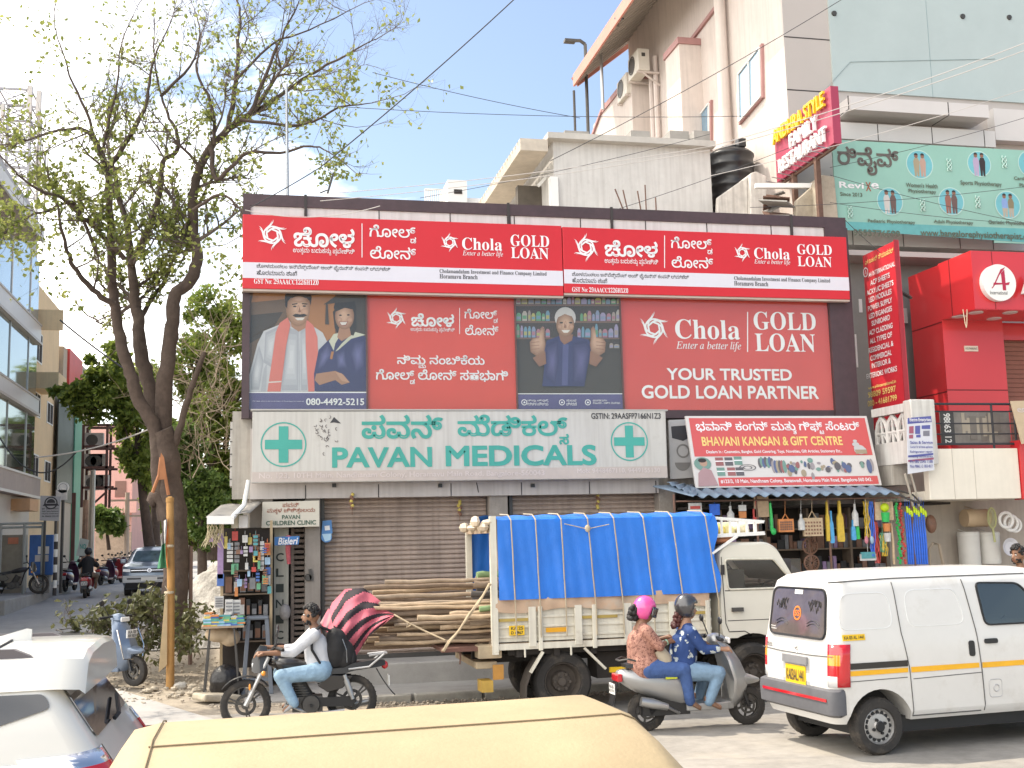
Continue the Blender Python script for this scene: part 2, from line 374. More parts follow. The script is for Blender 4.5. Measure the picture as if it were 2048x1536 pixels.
while x < 26: g.box(x, x+.96+U(-.02, .02), 16.55, 16.74, -.1, .135+U(-.012, .012)); x += 1.0
struct(g, 'kerb', mat('kerb_stone', (.36, .34, .30), .9, var=.3, sc=6, bump=.4), bevel=.02)
g = M(); g.box(-13, -6.75, 34.5, 46.2, .3, .93); g.box(-13, -6.9, 46.3, 75, .3, .98); struct(g, 'footpath', conc, bevel=.03)
# gutter grit and litter along the kerb
g = M()
for i in range(520):
    x = U(-.6, 9); y = 16.5-abs(rnd.gauss(0, .16)); r = U(.008, .03); g.ball((x, y, gz(x, y)+r*.4), r, r*U(.7, 1.3), r*.6, n=6)
for i in range(420):
    x = U(-2.4, .2); y = U(17.0, 22.5); r = U(.008, .035); g.ball((x, y, gz(x, y)+r*.3), r, r*U(.7, 1.3), r*.6, n=6)
struct(g, 'gravel', mat('grit', (.36, .31, .25), .95, var=.4, sc=12)); bpy.data.objects['gravel']['kind'] = 'stuff'
# ================================================================ the gold-loan building
YF = 18.52
MB = T('shop_building', 'two storey shop building with closed roller shutters and red loan signs above them', 'building', (4.8, 18.6, 0))
g = M(); g.box(-.2, 9.7, 18.8, 27, 3.05, 7.3); g.box(-.2, 9.7, 20.4, 27, .1, 3.04); g.box(-.2, .0, 19.0, 20.39, .1, 3.04); g.box(9.5, 9.7, 19.0, 20.39, .1, 3.04); part(g, 'wall', old, MB)
zt = P(1087, 412, Y=18.5).z
g = M(); a = P(486, 400, Y=18.5).x; b = P(1689, 436, Y=18.5).x; zb = P(1087, 434, Y=18.5).z
g.box(a, b, 18.47, 18.78, zb, zt); c = P(1662, 700, Y=18.5).x; z0 = P(1000, 822, Y=18.5).z; g.box(c, b+.02, 18.46, 18.78, z0-.12, zb-.001)
d = P(499, 700, Y=18.5).x; g.box(a, d, 18.46, 18.78, z0-.12, zb-.001); g.box(d, c, 18.5, 18.78, z0-.12, z0+.02)
part(g, 'parapet_trim', mar, MB)
g = M(); sz0 = P(1087, 480, Y=18.5).z; g.box(d+.002, c-.002, 18.5, 18.78, sz0, zb-.001); part(g, 'cladding', clad, MB)
g = M()
for x in (611, 758, 900, 1020, 1028, 1160, 1290, 1412, 1540): q = P(x, 425, Y=18.5).x; g.box(q-.008, q+.008, 18.494, 18.55, sz0, zb-.002)
for x in (611, 1016, 1222, 1580):
    q = P(x, 425, Y=18.5).x; g.box(q-.022, q+.022, 18.46, 18.496, sz0, zt+.02)
part(g, 'cladding_seam', seam, MB)
# lower fascia
fz1 = P(800, 968, Y=18.45).z; fz0 = P(800, 994, Y=18.45).z; fa = P(500, 990, Y=18.45).x; fb = P(1318, 985, Y=18.45).x
g = M(); g.box(fa, fb, 18.45, 18.79, fz0, fz1+.9); part(g, 'fascia', mat('grey_cladding', (.52, .475, .45), .5, var=.08, sc=2, streak=.25), MB)
g = M()
for x in (611, 757, 902, 1043, 1179, 1312): q = P(x, 980, Y=18.45).x; g.box(q-.007, q+.007, 18.444, 18.5, fz0, fz1)
g.bar(P(953, 965, Y=18.44), P(957, 985, Y=18.44), .012, .006); part(g, 'fascia_seam', seam, MB)
g = M(); 
for x in (668, 880, 1065): q = P(x, 971, Y=18.44); g.box(q.x-.03, q.x+.03, 18.4, 18.45, q.z-.03, q.z+.03)
part(g, 'lamp_stub', blkp, MB)
# dark head above shutters, pillars
pil = mat('pillar_plaster', (.30, .265, .235), .85, var=.2, sc=4, bump=.2, streak=.3, stain=(3, .55, .4, (.5, .46, .4)))
for x0, x1 in ((499, 546), (610, 641), (979, 1016), (1319, 1352)):
    g = M(); a, b = P(x0, 1000, Y=18.5).x, P(x1, 1000, Y=18.5).x; g.box(a, b, 18.52, 19.4, .1, fz0+.12); part(g, 'pillar', pil, MB, bevel=.01)
shm = mat('shutter_metal', (.44, .345, .29), .55, .15, var=.22, sc=3, bump=.1, streak=.4, stain=(1.2, .57, .5, (.22, .17, .14)))
for x0, x1 in ((641, 979), (1016, 1319)):
    a, b = P(x0, 1000, Y=18.75).x+.01, P(x1, 1000, Y=18.75).x-.01; g = M(); z = .44; k = 0
    prof = []
    while z < fz0+.1:
        prof += [(18.80, z), (18.765, z+.012), (18.76, z+.035), (18.775, z+.055), (18.80, z+.0745)]; z += .0765
    n = len(prof); g.add([(a, y, z) for y, z in prof]+[(b, y, z) for y, z in prof], [(i, i+1, n+i+1, n+i) for i in range(n-1)])
    s = part(g, 'shutter', shm, MB)
    g = M(); g.box(a-.005, a+.05, 18.68, 18.79, .43, fz0+.1); g.box(b-.05, b+.005, 18.68, 18.79, .43, fz0+.1); g.box(a+.051, b-.051, 18.72, 18.79, .43, .5); part(g, 'guide_rail', dsteel, s)
g = M(); a, b = P(546, 1000, Y=19).x, P(609, 1000, Y=19).x
g.box(a, b, 20.3, 20.38, .43, 3.0); part(g, 'clinic_wall', mat('clinic_wall', (.30, .28, .25), .8), MB)
g = M(); a1 = P(548, 1100, Y=18.7).x; b1 = P(577, 1100, Y=18.7).x; g.box(a1, b1, 18.64, 18.7, .55, 2.65); dp = part(g, 'clinic_door', mat('cream_board', (.52, .50, .42), .7, var=.12, streak=.3), MB)
g = M()
for k, ch in enumerate('CLINIC'): put(g, ch, FY(18.64), (a1+.03, a1+.15, 2.0-k*.24, 2.13-k*.24), 'b', n=.004)
part(g, 'lettering', mat('dark_ink', (.05, .06, .05), .7), dp)
g = M(); a2 = P(588, 1100, Y=18.8).x; b2 = P(609, 1100, Y=18.8).x; z = .5
while z < 2.7: g.box(a2, b2, 18.78, 18.8, z, z+.05); z += .085
g.box(a2-.05, a2, 18.74, 18.82, .44, 2.8); part(g, 'folding_grille', mat('grille_paint', (.22, .17, .14), .6, var=.2), MB)
g = M(); q = P(617, 1155, Y=18.52); g.lathe((q.x, 18.51, q.z), (0, -1, 0), [(.0, .03), (.05, .03), (.06, 0)], 12); g.bar((q.x+.02, 18.49, q.z+.13), (q.x+.05, 18.49, q.z-.05), .05, .02); part(g, 'shutter_lock', dsteel, MB)
g = M(); g.box(P(546, 1240, Y=18.6).x, P(612, 1240, Y=18.6).x, 18.2, 20.3, .40, .46); part(g, 'door_step', mat('door_sill', (.55, .48, .38), .8), MB)
# window with frame and pane
wx0, wx1 = P(497, 700, Y=YF).x, P(1664, 700, Y=YF).x; wz0, wz1 = P(1087, 821, Y=YF).z+.01, P(1087, 588, Y=YF).z
g = M(); g.box(wx0, wx1, 18.74, 18.79, wz0, wz1+.3); fr = part(g, 'window', dark, MB)
g = M(); g.box(wx0, wx1, 18.50, 18.502, wz0, wz1); part(g, 'pane', pane, fr)
g = M()
for x in (497, 733.5, 1032, 1243, 1663): q = P(x, 700, Y=18.51).x; g.box(q-.012, q+.012, 18.49, 18.53, wz0, wz1)
part(g, 'frame', mat('brown_frame', (.12, .07, .065), .5), fr)
# left return wall under the trim, meter box and duct
g = M(); a, b = P(466, 900, Y=19.2), P(503, 900, Y=18.6); zz0, zz1 = P(480, 1000, Y=19).z, P(480, 828, Y=19).z
g.box(a.x, b.x, 18.62, 18.79, zz0, zz1); part(g, 'side_pier', old, MB)
g = M(); a, b = P(461, 950, Y=19.4), P(480, 950, Y=19.4); z1, z0 = P(470, 850, Y=19.4).z, P(470, 975, Y=19.4).z
g.box(a.x, a.x+.24, 18.9, 19.4, z0, z1, 0); k = z0+.1
while k < z1: g.box(a.x-.006, a.x+.1, 18.892, 18.9, k, k+.015, 1); k += .2
S(g, 'duct_cabinet', [mat('duct_paint', (.55, .53, .5), .6, var=.2, streak=.4), dsteel], 'pale narrow metal cabinet fixed to the left side of the shop building', 'cabinet')
# roof items
g = M()
for a, b in (((1230, 378), (1252, 425)), ((1246, 380), (1258, 425)), ((1275, 382), (1284, 425)), ((1290, 370), (1293, 425)), ((1311, 395), (1313, 425))):
    m = M(); m.cyl(P(*a, Y=19.6), P(b[0], b[1]+8, Y=19.6), .013, n=6); S(m, 'reinforcement_rod', rust, {1230: 'rusty rod leaning furthest left above the shop parapet', 1246: 'rusty rod beside the most tilted one on the parapet', 1275: 'middle leaning rusty rod on the shop parapet', 1290: 'tallest upright rusty rod rising from the shop parapet', 1311: 'short upright rusty rod right of the tallest one'}[a[0]], 'rod', 'rusty rods on the roof')
m = M(); a = P(573, 168, Y=20); b = P(575, 392, Y=20); m.cyl(b, a, .03, .022, 8); m.cyl(b-V((0, 0, .5)), b, .04, n=8); S(m, 'roof_pole', mat('galvanised', (.4, .42, .45), .4, .6), 'tall thin grey metal mast standing on the roof left corner', 'pole')
m = M(); m.bar(P(655, 388, Y=19.5), P(667, 346, Y=19.5), .035); m.bar(P(640, 386, Y=19.5), P(655, 380, Y=19.5), .02); S(m, 'bent_bracket', dsteel, 'short dark tilted bracket on the parapet beside the mast', 'bracket')
# ---------------------------------------------------------------- white-washed shed on the roof
ws = mat('whitewashed_brick', (.60, .58, .555), .9, var=.12, sc=3, bump=.5, bsc=9, streak=.2, stain=(2.2, .6, .35, (.3, .28, .25)))
SH = T('roof_shed', 'whitewashed brick room with a ribbed sheet roof on top of the shop building', 'building', (7, 21, 7.3))
ysh = 21.; q0, q1 = P(1108, 350, Y=ysh).x, P(1422, 350, Y=ysh).x; zz1 = P(1260, 285, Y=ysh).z
g = M(); g.box(q0, q1, ysh, 26.5, 7.2, zz1); part(g, 'wall', ws, SH)
g = M(); e = P(1100, 275, Y=ysh-.15); zr = P(1260, 274, Y=ysh-.15).z
g.box(e.x-.05, q1+.05, ysh-.2, 26.8, zr-.12, zr); part(g, 'roof_slab', mat('roof_concrete', (.5, .47, .43), .9, var=.15), SH)
g = M(); xe = e.x-.06
for i in range(30):
    y = ysh-.2+i*.24; g.box(xe-.55, xe, y, y+.16, zr-.40, zr-.16); g.box(xe-.55, xe, y+.16, y+.24, zr-.40, zr-.24)
part(g, 'roof_sheet', mat('old_sheet', (.56, .49, .41), .9, var=.2), SH)
for x0, x1, yy in ((1130, 1178, 22), (1262, 1300, 22), (1340, 1378, 22.3), (1388, 1420, 22)):
    g = M(); a, b = P(x0, 270, Y=yy), P(x1, 270, Y=yy); g.box(a.x, b.x, yy, yy+.5, zr, P(x0, 266, Y=yy).z+.06); part(g, 'coping_block', conc, SH)
g = M(); a, b = P(1100, 380, Y=ysh-.02), P(1117, 420, Y=ysh-.02); g.box(a.x, b.x, ysh-.06, ysh+.1, 7.2, P(1108, 355, Y=ysh).z); part(g, 'door_jamb', wht, SH)
g = M(); a, b = P(1036, 400, Y=22), P(1100, 400, Y=22); g.box(a.x, b.x, 22, 22.2, 7.0, P(1070, 372, Y=22).z); part(g, 'dark_doorway', mat('dark_door', (.09, .075, .06), .8, var=.3), SH)
g = M(); g.bar(P(1076, 372, Y=21.6), P(1098, 348, Y=21.6), .06); part(g, 'awning_strut', wht, SH)
# far white stair tower + railings
g = M(); a, b = P(896, 380, Y=40), P(934, 380, Y=40); g.box(a.x, b.x, 40, 42, 8, P(915, 360, Y=40).z, 0); w = P(908, 384, Y=39.99), P(924, 384, Y=39.99); g.box(w[0].x, w[1].x, 39.97, 40.0, w[0].z-.06, w[0].z+.1, 1)
a, b = P(934, 388, Y=40.5), P(1005, 388, Y=40.5); g.box(a.x, b.x, 40.5, 42, 8, P(950, 388, Y=40).z, 0)
S(g, 'roof_cabin', [wht, dark], 'small white cabin with a dark slot on a distant roof', 'building')
g = M()
for i in range(12): q = P(850+i*4.2, 380, Y=41); g.cyl((q.x, 41, 8.5), (q.x, 41, P(850, 378, Y=41).z), .025, n=5)
a, b = P(850, 378, Y=41), P(896, 380, Y=41); g.bar(a, b, .05); S(g, 'white_railing', wht, 'white roof railing left of the distant white cabin', 'railing')
g = M()
for i in range(11): q = P(1022+i*2.6, 335, Y=34); g.cyl((q.x, 34, 10), (q.x, 34, P(1022, 326, Y=34).z), .02, n=5)
a, b = P(1016, 326, Y=34), P(1050, 326, Y=34); g.bar(a, b, .05); S(g, 'white_railing', wht, 'short white railing behind the sloping sheet roof edge', 'railing')
g = M(); pts = [P(945, 412, Y=30), P(1008, 378, Y=30), P(1008, 408, Y=30), P(955, 425, Y=30)]
g.prism([(p.x, p.z) for p in pts], FY(30), 0, -2.5, 0)
for i in range(9):
    t = i/8; a = pts[0].lerp(pts[1], t); b = pts[3].lerp(pts[2], t); g.bar(a-V((0, .05, 0)), b-V((0, .05, 0)), .05, .05, 1)
S(g, 'tiled_canopy', [mat('orange_tile', (.5, .3, .2), .8), wht], 'small orange slatted canopy beside the roof shed', 'canopy')
# ---------------------------------------------------------------- water tank, parapet, junk
WT = T('water_tank', 'black ribbed plastic water tank on the roof beside the white shed', 'tank', (0, 0, 0)); OFF[WT.name] = V((0, 0, 0))
yw = 22.; c = P(1465, 400, Y=yw); r = (P(1508, 350, Y=yw).x-P(1422, 350, Y=yw).x)/2; zt2 = P(1465, 312, Y=yw).z; zb2 = P(1465, 392, Y=yw).z-.5
WT.location = (c.x, yw, zb2); OFF[WT.name] = V(WT.location)
prof = [(r*.96, 0)]; hh = zt2-zb2; n = 6
for i in range(n): z0 = hh*i/n; prof += [(r*.97, z0+.02), (r*.97, z0+hh/n*.62), (r*1.02, z0+hh/n*.75), (r*1.02, z0+hh/n*.92)]
prof += [(r*.98, hh), (r*.85, hh+.06), (r*.5, hh+.1), (r*.5, hh+.1)]
g = M(); g.lathe((c.x, yw, zb2), (0, 0, 1), prof, 32); part(g, 'body', blkp, WT, smooth=50)
g = M(); g.cyl((c.x, yw, zt2+.08), (c.x, yw, zt2+.17), r*.48, n=24); g.box(c.x+.05, c.x+.22, yw-.35, yw-.15, zt2+.1, zt2+.28); part(g, 'lid', blkp, WT, bevel=.01)
g = M(); yy = 20.6; pts = px2([(1434, 436), (1436, 394), (1496, 352), (1496, 436)], yy); g.prism(pts, FY(yy), 0, -.12); pts = px2([(1496, 440), (1496, 350), (1508, 346), (1528, 356), (1530, 440)], yy); g.prism(pts, FY(yy), .12, -.5)
S(g, 'roof_parapet', mat('painted_concrete', (.62, .58, .53), .85, var=.2, streak=.4, bump=.3), 'stepped pale concrete parapet in front of the black water tank', 'wall', bevel=.02)
g = M()
for i in range(8): a = P(1528+U(-4, 12), 388+i*6+U(-4, 4), Y=19.9+U(-.2, .3)); b = P(1585+U(-22, 6), 384+i*6+U(-12, 14), Y=19.6+U(-.3, .3)); g.bar(a, b, U(.1, .5), .025, i % 2, up=(U(-.5, .5), U(-.6, .6), 1))
S(g, 'scrap_sheets', [rust, conc], 'heap of rusty scrap sheets between parapet and restaurant sign legs', 'scrap heap')
g = M(); pts = px2([(1592, 440), (1594, 400), (1625, 372), (1632, 440)], 19.5); g.prism(pts, FY(19.5), 0, -.15); pts = px2([(1636, 440), (1634, 365), (1640, 352), (1664, 356), (1672, 440)], 19.3); g.prism(pts, FY(19.3), .1, -.4)
S(g, 'roof_parapet', mat('raw_concrete', (.42, .36, .28), .9, var=.3, bump=.4), 'raw brown concrete parapet stub below the restaurant sign', 'wall', bevel=.02)
g = M(); g.bar(P(1510, 372, Y=19.8), P(1625, 372, Y=19.6), .09); S(g, 'handrail', wht, 'white pipe rail over the scrap sheets on the roof', 'rail')
# ================================================================ beige building with side wall, grey front and glass
YR = 20.4; BX = P(1567, 105, Y=YR).x
BB = T('beige_building', 'tall beige building with windows on its sunlit side wall and a glass front', 'building', (BX+5, YR+5, 0))
yf = P(1186, 250, X=BX).y
g = M(); g.box(BX, 26, YR, yf, 0, 15.2); part(g, 'wall', beige, BB)
def FL(n0=0): return lambda u, v, n: (BX-n, u, v)
def pl(pts, X=BX): return [(p.y, p.z) for p in (P(x, y, X=X) for x, y in pts)]
for w in (((1480, 148), (1528, 87), (1530, 195), (1482, 250)), ((1388, 250), (1426, 200), (1426, 300), (1388, 330))):
    q = pl(w); g = M(); g.prism(q, FL(), -.05, .06, 0); wf = part(g, 'window', pinkt, BB)
    cx = sum(p[0] for p in q)/4; cz = sum(p[1] for p in q)/4; s = [((p[0]-cx)*.88+cx, (p[1]-cz)*.92+cz) for p in q]
    g = M(); g.prism(s, FL(), .061, .066); part(g, 'pane', mat('sky_glass', (.12, .24, .34), .06, var=.2, coat=1), wf)
    g = M(); m_ = [((s[0][0]+s[1][0])/2, (s[0][1]+s[1][1])/2), ((s[3][0]+s[2][0])/2, (s[3][1]+s[2][1])/2)]
    pts = [(BX-.07, *m_[0]), (BX-.07, *m_[1])]; g.bar(pts[0], pts[1], .05, .03)
    for i in range(4): g.bar((BX-.07, *s[i]), (BX-.07, *s[(i+1) % 4]), .05, .03)
    part(g, 'sash', wht, wf)
# pilasters, pipes, pink lines
for x0, x1, yt, yb, d in ((1334, 1376, 98, 300, .55), (1206, 1282, 208, 300, .5)):
    a, b = P(x0, 250, X=BX-d), P(x1, 250, X=BX-d*.0); zt_ = P(x0, yt+18, X=BX-d).z
    y1_ = P(x0, 200, X=BX-d).y; y0_ = P((x0+x1)/2+(8 if d == .55 else 20), 200, X=BX-d).y
    g = M(); g.box(BX-d, BX-.001, min(y0_, y1_), max(y0_, y1_), 7, zt_); pw = part(g, 'pilaster', beige, BB)
    g = M(); g.box(BX-d-.04, BX-.001, min(y0_, y1_)-.04, max(y0_, y1_)+.04, zt_+.001, zt_+.16); part(g, 'cap', pinkt, pw)
g = M(); q = P(1446, 150, X=BX-.16); g.cyl((BX-.16, q.y, 7), (BX-.16, q.y, 15.2), .13, n=12); part(g, 'drain_pipe', beige, BB, smooth=40)
g = M(); q = P(1313, 200, X=BX-.1)
for dx in (0, .35): g.cyl((BX-.1, q.y+dx, 7), (BX-.1, q.y+dx, P(1313, 108, X=BX-.1).z-dx*.8), .07, n=8)
part(g, 'rain_pipe', mat('pale_pipe', (.62, .54, .5), .6), BB, smooth=40)
g = M()
for a, b in (((1376, 90), (1440, 5)), ((1180, 285), (1206, 215)), ((1206, 215), (1212, 208))):
    p, q = P(*a, X=BX-.02), P(*b, X=BX-.02); g.bar(p, q, .09, .09)
part(g, 'trim_line', pinkt, BB)
# overhanging roof: slatted soffit and pink fascia
xe = BX-1.5; ye0 = P(1150, 165, X=xe).y; ze = P(1150, 165, X=xe).z; ye1 = 19
p1 = P(1262, 0, X=xe); sl_ = (p1.z-ze)/(p1.y-ye0)
def ez(y): return ze+sl_*(y-ye0)
g = M(); g.add([(xe, ye0, ze), (BX+.5, ye0, ze+1.6), (BX+.5, 21, ez(21)+1.6), (xe, 21, ez(21)), (xe, ye0, ze+.1), (BX+.5, ye0, ze+1.7), (BX+.5, 21, ez(21)+1.7), (xe, 21, ez(21)+.1)], [(0, 1, 2, 3), (4, 5, 6, 7), (0, 1, 5, 4), (2, 3, 7, 6), (1, 2, 6, 5), (0, 3, 7, 4)])
rf = part(g, 'roof', mat('soffit', (.56, .51, .46), .8, var=.06), BB)
g = M(); g.bar((xe-.03, ye0, ze+.05), (xe-.03, 21, ez(21)+.05), .06, .34); g.bar((xe, ye0+.03, ze+.02), (BX+.5, ye0+.03, ze+1.62), .06, .3); part(g, 'roof_fascia', mat('salmon_fascia', (.55, .24, .19), .7), rf)
g = M(); y = 21.
while y < ye0: g.bar((xe+.05, y, ez(y)-.02), (BX+.45, y, ez(y)+1.56), .05, .05); y += .34
part(g, 'roof_batten', mat('batten', (.42, .38, .34), .8), rf)
g = M(); g.box(BX+.01, 14, YR+.4, ye0-.4, 15.2, 17.6); part(g, 'attic_wall', beige, BB)
# air conditioners on the side wall
for k, (x, y, w) in enumerate(((1290, 132, 'upper'), (1266, 178, 'lower'))):
    q = P(x+20, y, X=BX); A = T('air_conditioner', f'{w} of the two white air conditioner units on the sunlit side wall', 'air conditioner', (BX, q.y, q.z-.45), group='air conditioners on the side wall')
    g = M(); g.box(BX-.62, BX-.3, q.y-.42, q.y+.42, q.z-.32, q.z+.28); part(g, 'casing', mat('ac_white', (.66, .62, .55), .5, var=.1), A, bevel=.02)
    g = M(); g.lathe((BX-.62, q.y+.1, q.z), (-1, 0, 0), [(.25, -.01), (.25, .012), (.21, .012), (.21, -.01)], 20); g.lathe((BX-.622, q.y+.1, q.z), (-1, 0, 0), [(.0, .004), (.20, .004)], 20); g.box(BX-.52, BX-.42, q.y-.427, q.y-.42, q.z+.06, q.z+.16); part(g, 'grille', dsteel, A)
    g = M(); g.bar((BX-.02, q.y-.35, q.z-.35), (BX-.65, q.y-.35, q.z-.35), .05); g.bar((BX-.02, q.y+.35, q.z-.35), (BX-.65, q.y+.35, q.z-.35), .05); g.bar((BX, q.y-.35, q.z-.7), (BX-.5, q.y-.35, q.z-.35), .04); part(g, 'bracket', beige, A)
# poles and lamp at the far corner of the side wall
for x, yt, yb, c_, lb, r_ in ((1178, 80, 300, dsteel, 'dark pole with a small curved lamp head beside the far roof corner', .05), (1206, 72, 205, steel, 'pale slim pole rising beside the eave of the beige building', .045), (1152, 178, 300, dsteel, 'thin dark post holding the far eave corner', .04)):
    a, b = P(x, yb+14, X=BX-1.2), P(x-2, yt, X=BX-1.2); b.y = a.y; m = M(); m.cyl(a, (a.x, a.y, b.z), r_, n=8)
    if x == 1178: m.tube([(a.x, a.y, b.z), (a.x-.15, a.y, b.z+.1), (a.x-.5, a.y, b.z+.08)], .05, 6); m.box(a.x-.62, a.x-.3, a.y-.1, a.y+.1, b.z+.02, b.z+.1)
    S(m, 'lamp_pole' if x == 1178 else 'roof_post', c_, lb, 'pole')
m = M(); q = P(1236, 46, X=xe+.02); m.ball(q+V((0, 0, .12)), .09, .22, .1, T=Matrix.Rotation(.5, 3, 'X')); m.ball(q+V((0, .2, .24)), .06, .07, .06); m.tube([q+V((0, .25, .25)), q+V((0, .33, .23))], [.02, .004], 5); m.tube([q+V((0, -.15, .05)), q+V((0, -.42, -.08))], [.05, .03], 5); m.cyl(q+V((.02, 0, .05)), q+V((.02, 0, -.1)), .01, n=4); m.cyl(q+V((-.02, 0, .05)), q+V((-.02, 0, -.1)), .01, n=4)
S(m, 'bird', blkp, 'black crow perched on the pink edge of the beige roof', 'bird', smooth=50)
# --- front of the beige building
gx0 = P(1567, 105, Y=YR).x; gx1 = P(1660, 140, Y=YR).x
g = M(); g.box(gx0-.003, 26, YR-.06, YR-.001, 6.2, 16); part(g, 'front_cladding', greyp, BB)
g = M()
for x, y in ((1610, 76), (1610, 181)): q = P(x, y, Y=YR-.07); g.box(gx0, gx1, YR-.065, YR-.06, q.z-.012, q.z+.012)
part(g, 'cladding_seam', seam, BB)
zg0 = P(1800, 190, Y=YR-.08).z
g = M(); g.box(gx1, 26, YR-.1, YR-.061, zg0, 16.2); gl = part(g, 'glass_front', mat('painted_reflection_glass', (.44, .51, .50), .22, var=.12, sc=.5, coat=.35, spec=.4), BB)  # pale base colour stands in for bright sky reflected by the glass
g = M()
for a, b in (((1700, 124), (1990, 118)), ((1700, 124), (1640, 190))): g.bar(P(*a, Y=YR-.104), P(*b, Y=YR-.104), .02, .004)
for x in (1850,): q = P(x, 60, Y=YR).x; g.box(q-.006, q+.006, YR-.104, YR-.1, zg0, 16.2)
part(g, 'glass_joint', mat('glass_joint', (.25, .33, .34), .3), gl)
for x, y in ((1668, 27), (1925, 33), (2018, 35)):
    g = M(); q = P(x, y, Y=YR-.1); g.lathe((q.x, YR-.1, q.z), (0, -1, 0), [(.0, .03), (.05, .03), (.06, 0)], 12); part(g, 'glass_bolt', dsteel, gl)
# canopy ledge under the glass
yl = 19.7; a = P(1697, 205, Y=yl); b = P(1977, 215, Y=yl); za, zb_ = P(1840, 201, Y=yl).z, P(1840, 227, Y=yl).z
g = M(); g.box(gx1, b.x, yl, YR-.102, zb_, za); ld = part(g, 'canopy', lgrey, BB)
g = M()
for x in (1697, 1896): q = P(x, 210, Y=yl).x; g.box(q-.01, q+.01, yl-.004, yl, zb_, za); g.box(q-.01, q+.01, yl, YR-.11, zb_-.004, zb_)
part(g, 'canopy_seam', seam, ld)
for x0, x1, y0, y1, Yq, sm in ((1668, 1990, 252, 286, YR-.35, (1756, 1864, 1968)), (1990, 2300, 225, 290, YR-.3, ()), (1688, 2300, 470, 500, YR-.5, (1706, 1807, 1920, 1986))):
    b4 = pb(x0, x1, y0, y1, Yq); g = M(); g.box(b4[0], b4[1], Yq, YR-.062, b4[2], b4[3]); pp = part(g, 'front_panel', lgrey, BB)
    g = M()
    for x in sm: q = P(x, (y0+y1)/2, Y=Yq).x; g.box(q-.008, q+.008, Yq-.004, Yq, b4[2], b4[3])
    if sm: part(g, 'panel_seam', seam, pp)
# lower ledge soffit and the grey recess wall behind the red vertical sign
b4 = pb(1690, 1840, 500, 512, 19.25); g = M(); g.box(b4[0], 13.4, 19.25, 19.89, b4[2]+.0, b4[2]+.1); part(g, 'lower_soffit', greyp, BB)
rw = mat('recess_paint', (.27, .27, .25), .8, var=.08)
b4 = pb(1690, 1840, 520, 830, 19.9); g = M(); g.box(gx0-.1, 14, 19.9, 20.33, 3.2, b4[3]); rc = part(g, 'recess_wall', rw, BB)
for x0, x1, y0, y1 in ((1702, 1708, 668, 728), (1711, 1714, 668, 735), (1718, 1724, 598, 625)):
    b4 = pb(x0, x1, y0, y1, 19.89); g = M(); g.box(b4[0], b4[1], 19.88, 19.9, b4[2], b4[3]); part(g, 'slit_window', wht, rc)
b4 = pb(1801, 1810, 618, 648, 19.89); g = M(); g.box(b4[0], b4[1], 19.8, 19.9, b4[2], b4[3]); part(g, 'meter_box', lgrey, rc)
g = M(); g.bar(P(1800, 583, Y=19), P(1822, 596, Y=18.6), .05); part(g, 'bracket', dsteel, BB)
# ground floor wall of the right building
g = M(); g.box(10.9, 13.1, 18.55, 19.29, .1, 3.6); g.box(13.1, 26, 18.75, 19.29, .1, 3.6); part(g, 'ground_floor_wall', mat('shop_wall', (.44, .385, .325), .85, var=.1, streak=.2), BB)
# ================================================================ red shop front
RX = P(1950, 617, Y=17.3).x; red = mat('red_panel', (.60, .028, .035), .32, var=.05, sc=1, coat=.5); YC = P(1884, 641, X=RX).y
RS = T('red_shop_front', 'glossy red panelled upper shop front with an overhanging header and round emblem', 'shop front', (RX+2, YC, 3))
zh0 = P(1950, 617, X=RX).z; zh1 = P(1941, 501, X=RX).z
g = M(); g.box(RX, 24, 17.3, YC, zh0, zh1); hd = part(g, 'header', red, RS)
g = M(); g.box(RX+.002, 24, 17.306, YC, zh0-.012, zh0-.001)
for x, y in ((1918, 634), (1952, 626), (1988, 638), (2020, 626)): q = P(x, y, Z=zh0-.02); g.lathe((q.x, q.y, zh0-.012), (0, 0, -1), [(.0, .012), (.12, .012), (.13, 0)], 16, 1)
part(g, 'soffit_lights', [red, lgrey], hd)
zc0 = 3.3; g = M(); cxr = P(2009, 700, Y=YC).x; g.box(RX, cxr, YC, 19.28, zc0, zh1-.02); part(g, 'column', red, RS)
g = M(); g.box(cxr, 24, YC+.2, YC+.3, P(2040, 676, Y=YC).z, zh0); part(g, 'lintel', red, RS)
g = M(); z = zc0
while z < zh0-.2: g.box(cxr, 18, YC+.35, YC+.4, z, z+.07); g.box(cxr, 18, YC+.37, YC+.4, z+.07, z+.085); z += .085
part(g, 'shutter', mat('brown_shutter', (.26, .10, .07), .6, var=.15), RS)
g = M()
zs = P(1884, 645, Y=YC).z; 
for y in (780,): q = P(1940, y, Y=YC); g.box(RX-.004, cxr+.002, YC-.004, YC, q.z-.01, q.z+.01)
for y in (655, 793): q = P(1850, y, X=RX); g.box(RX-.004, RX, YC, 19.28, q.z-.01, q.z+.01)
q = P(1903, 600, X=RX); g.box(RX-.004, RX, q.y-.01, q.y+.01, zh0, zh1)
for x in (1987,): q = P(x, 560, Y=17.3).x; g.box(q-.006, q+.006, 17.296, 17.3, zh0, zh1)
part(g, 'panel_seam', mat('dark_red', (.16, .01, .012), .5), RS)
b4 = pb(1928, 1955, 692, 703, YC); g = M(); g.box(b4[0], b4[1], YC-.02, YC, b4[2], b4[3]); put(g, 'NO PARKING', FY(YC-.02), (b4[0]+.02, b4[1]-.02, b4[2]+.03, b4[3]-.03), mi=1); part(g, 'name_plate', [mat('plate', (.7, .6, .5), .5), seam], RS)
g = M(); q = P(1936, 625, Y=17.32)
for dx in (-.04, .04): g.tube([(q.x+dx, 17.4, zh0), (q.x+dx*.4, 17.4, zh0-.25), (q.x, 17.4, zh0-.32)], .008, 5)
part(g, 'hanging_wire', mat('straw', (.6, .5, .35), .8), hd)
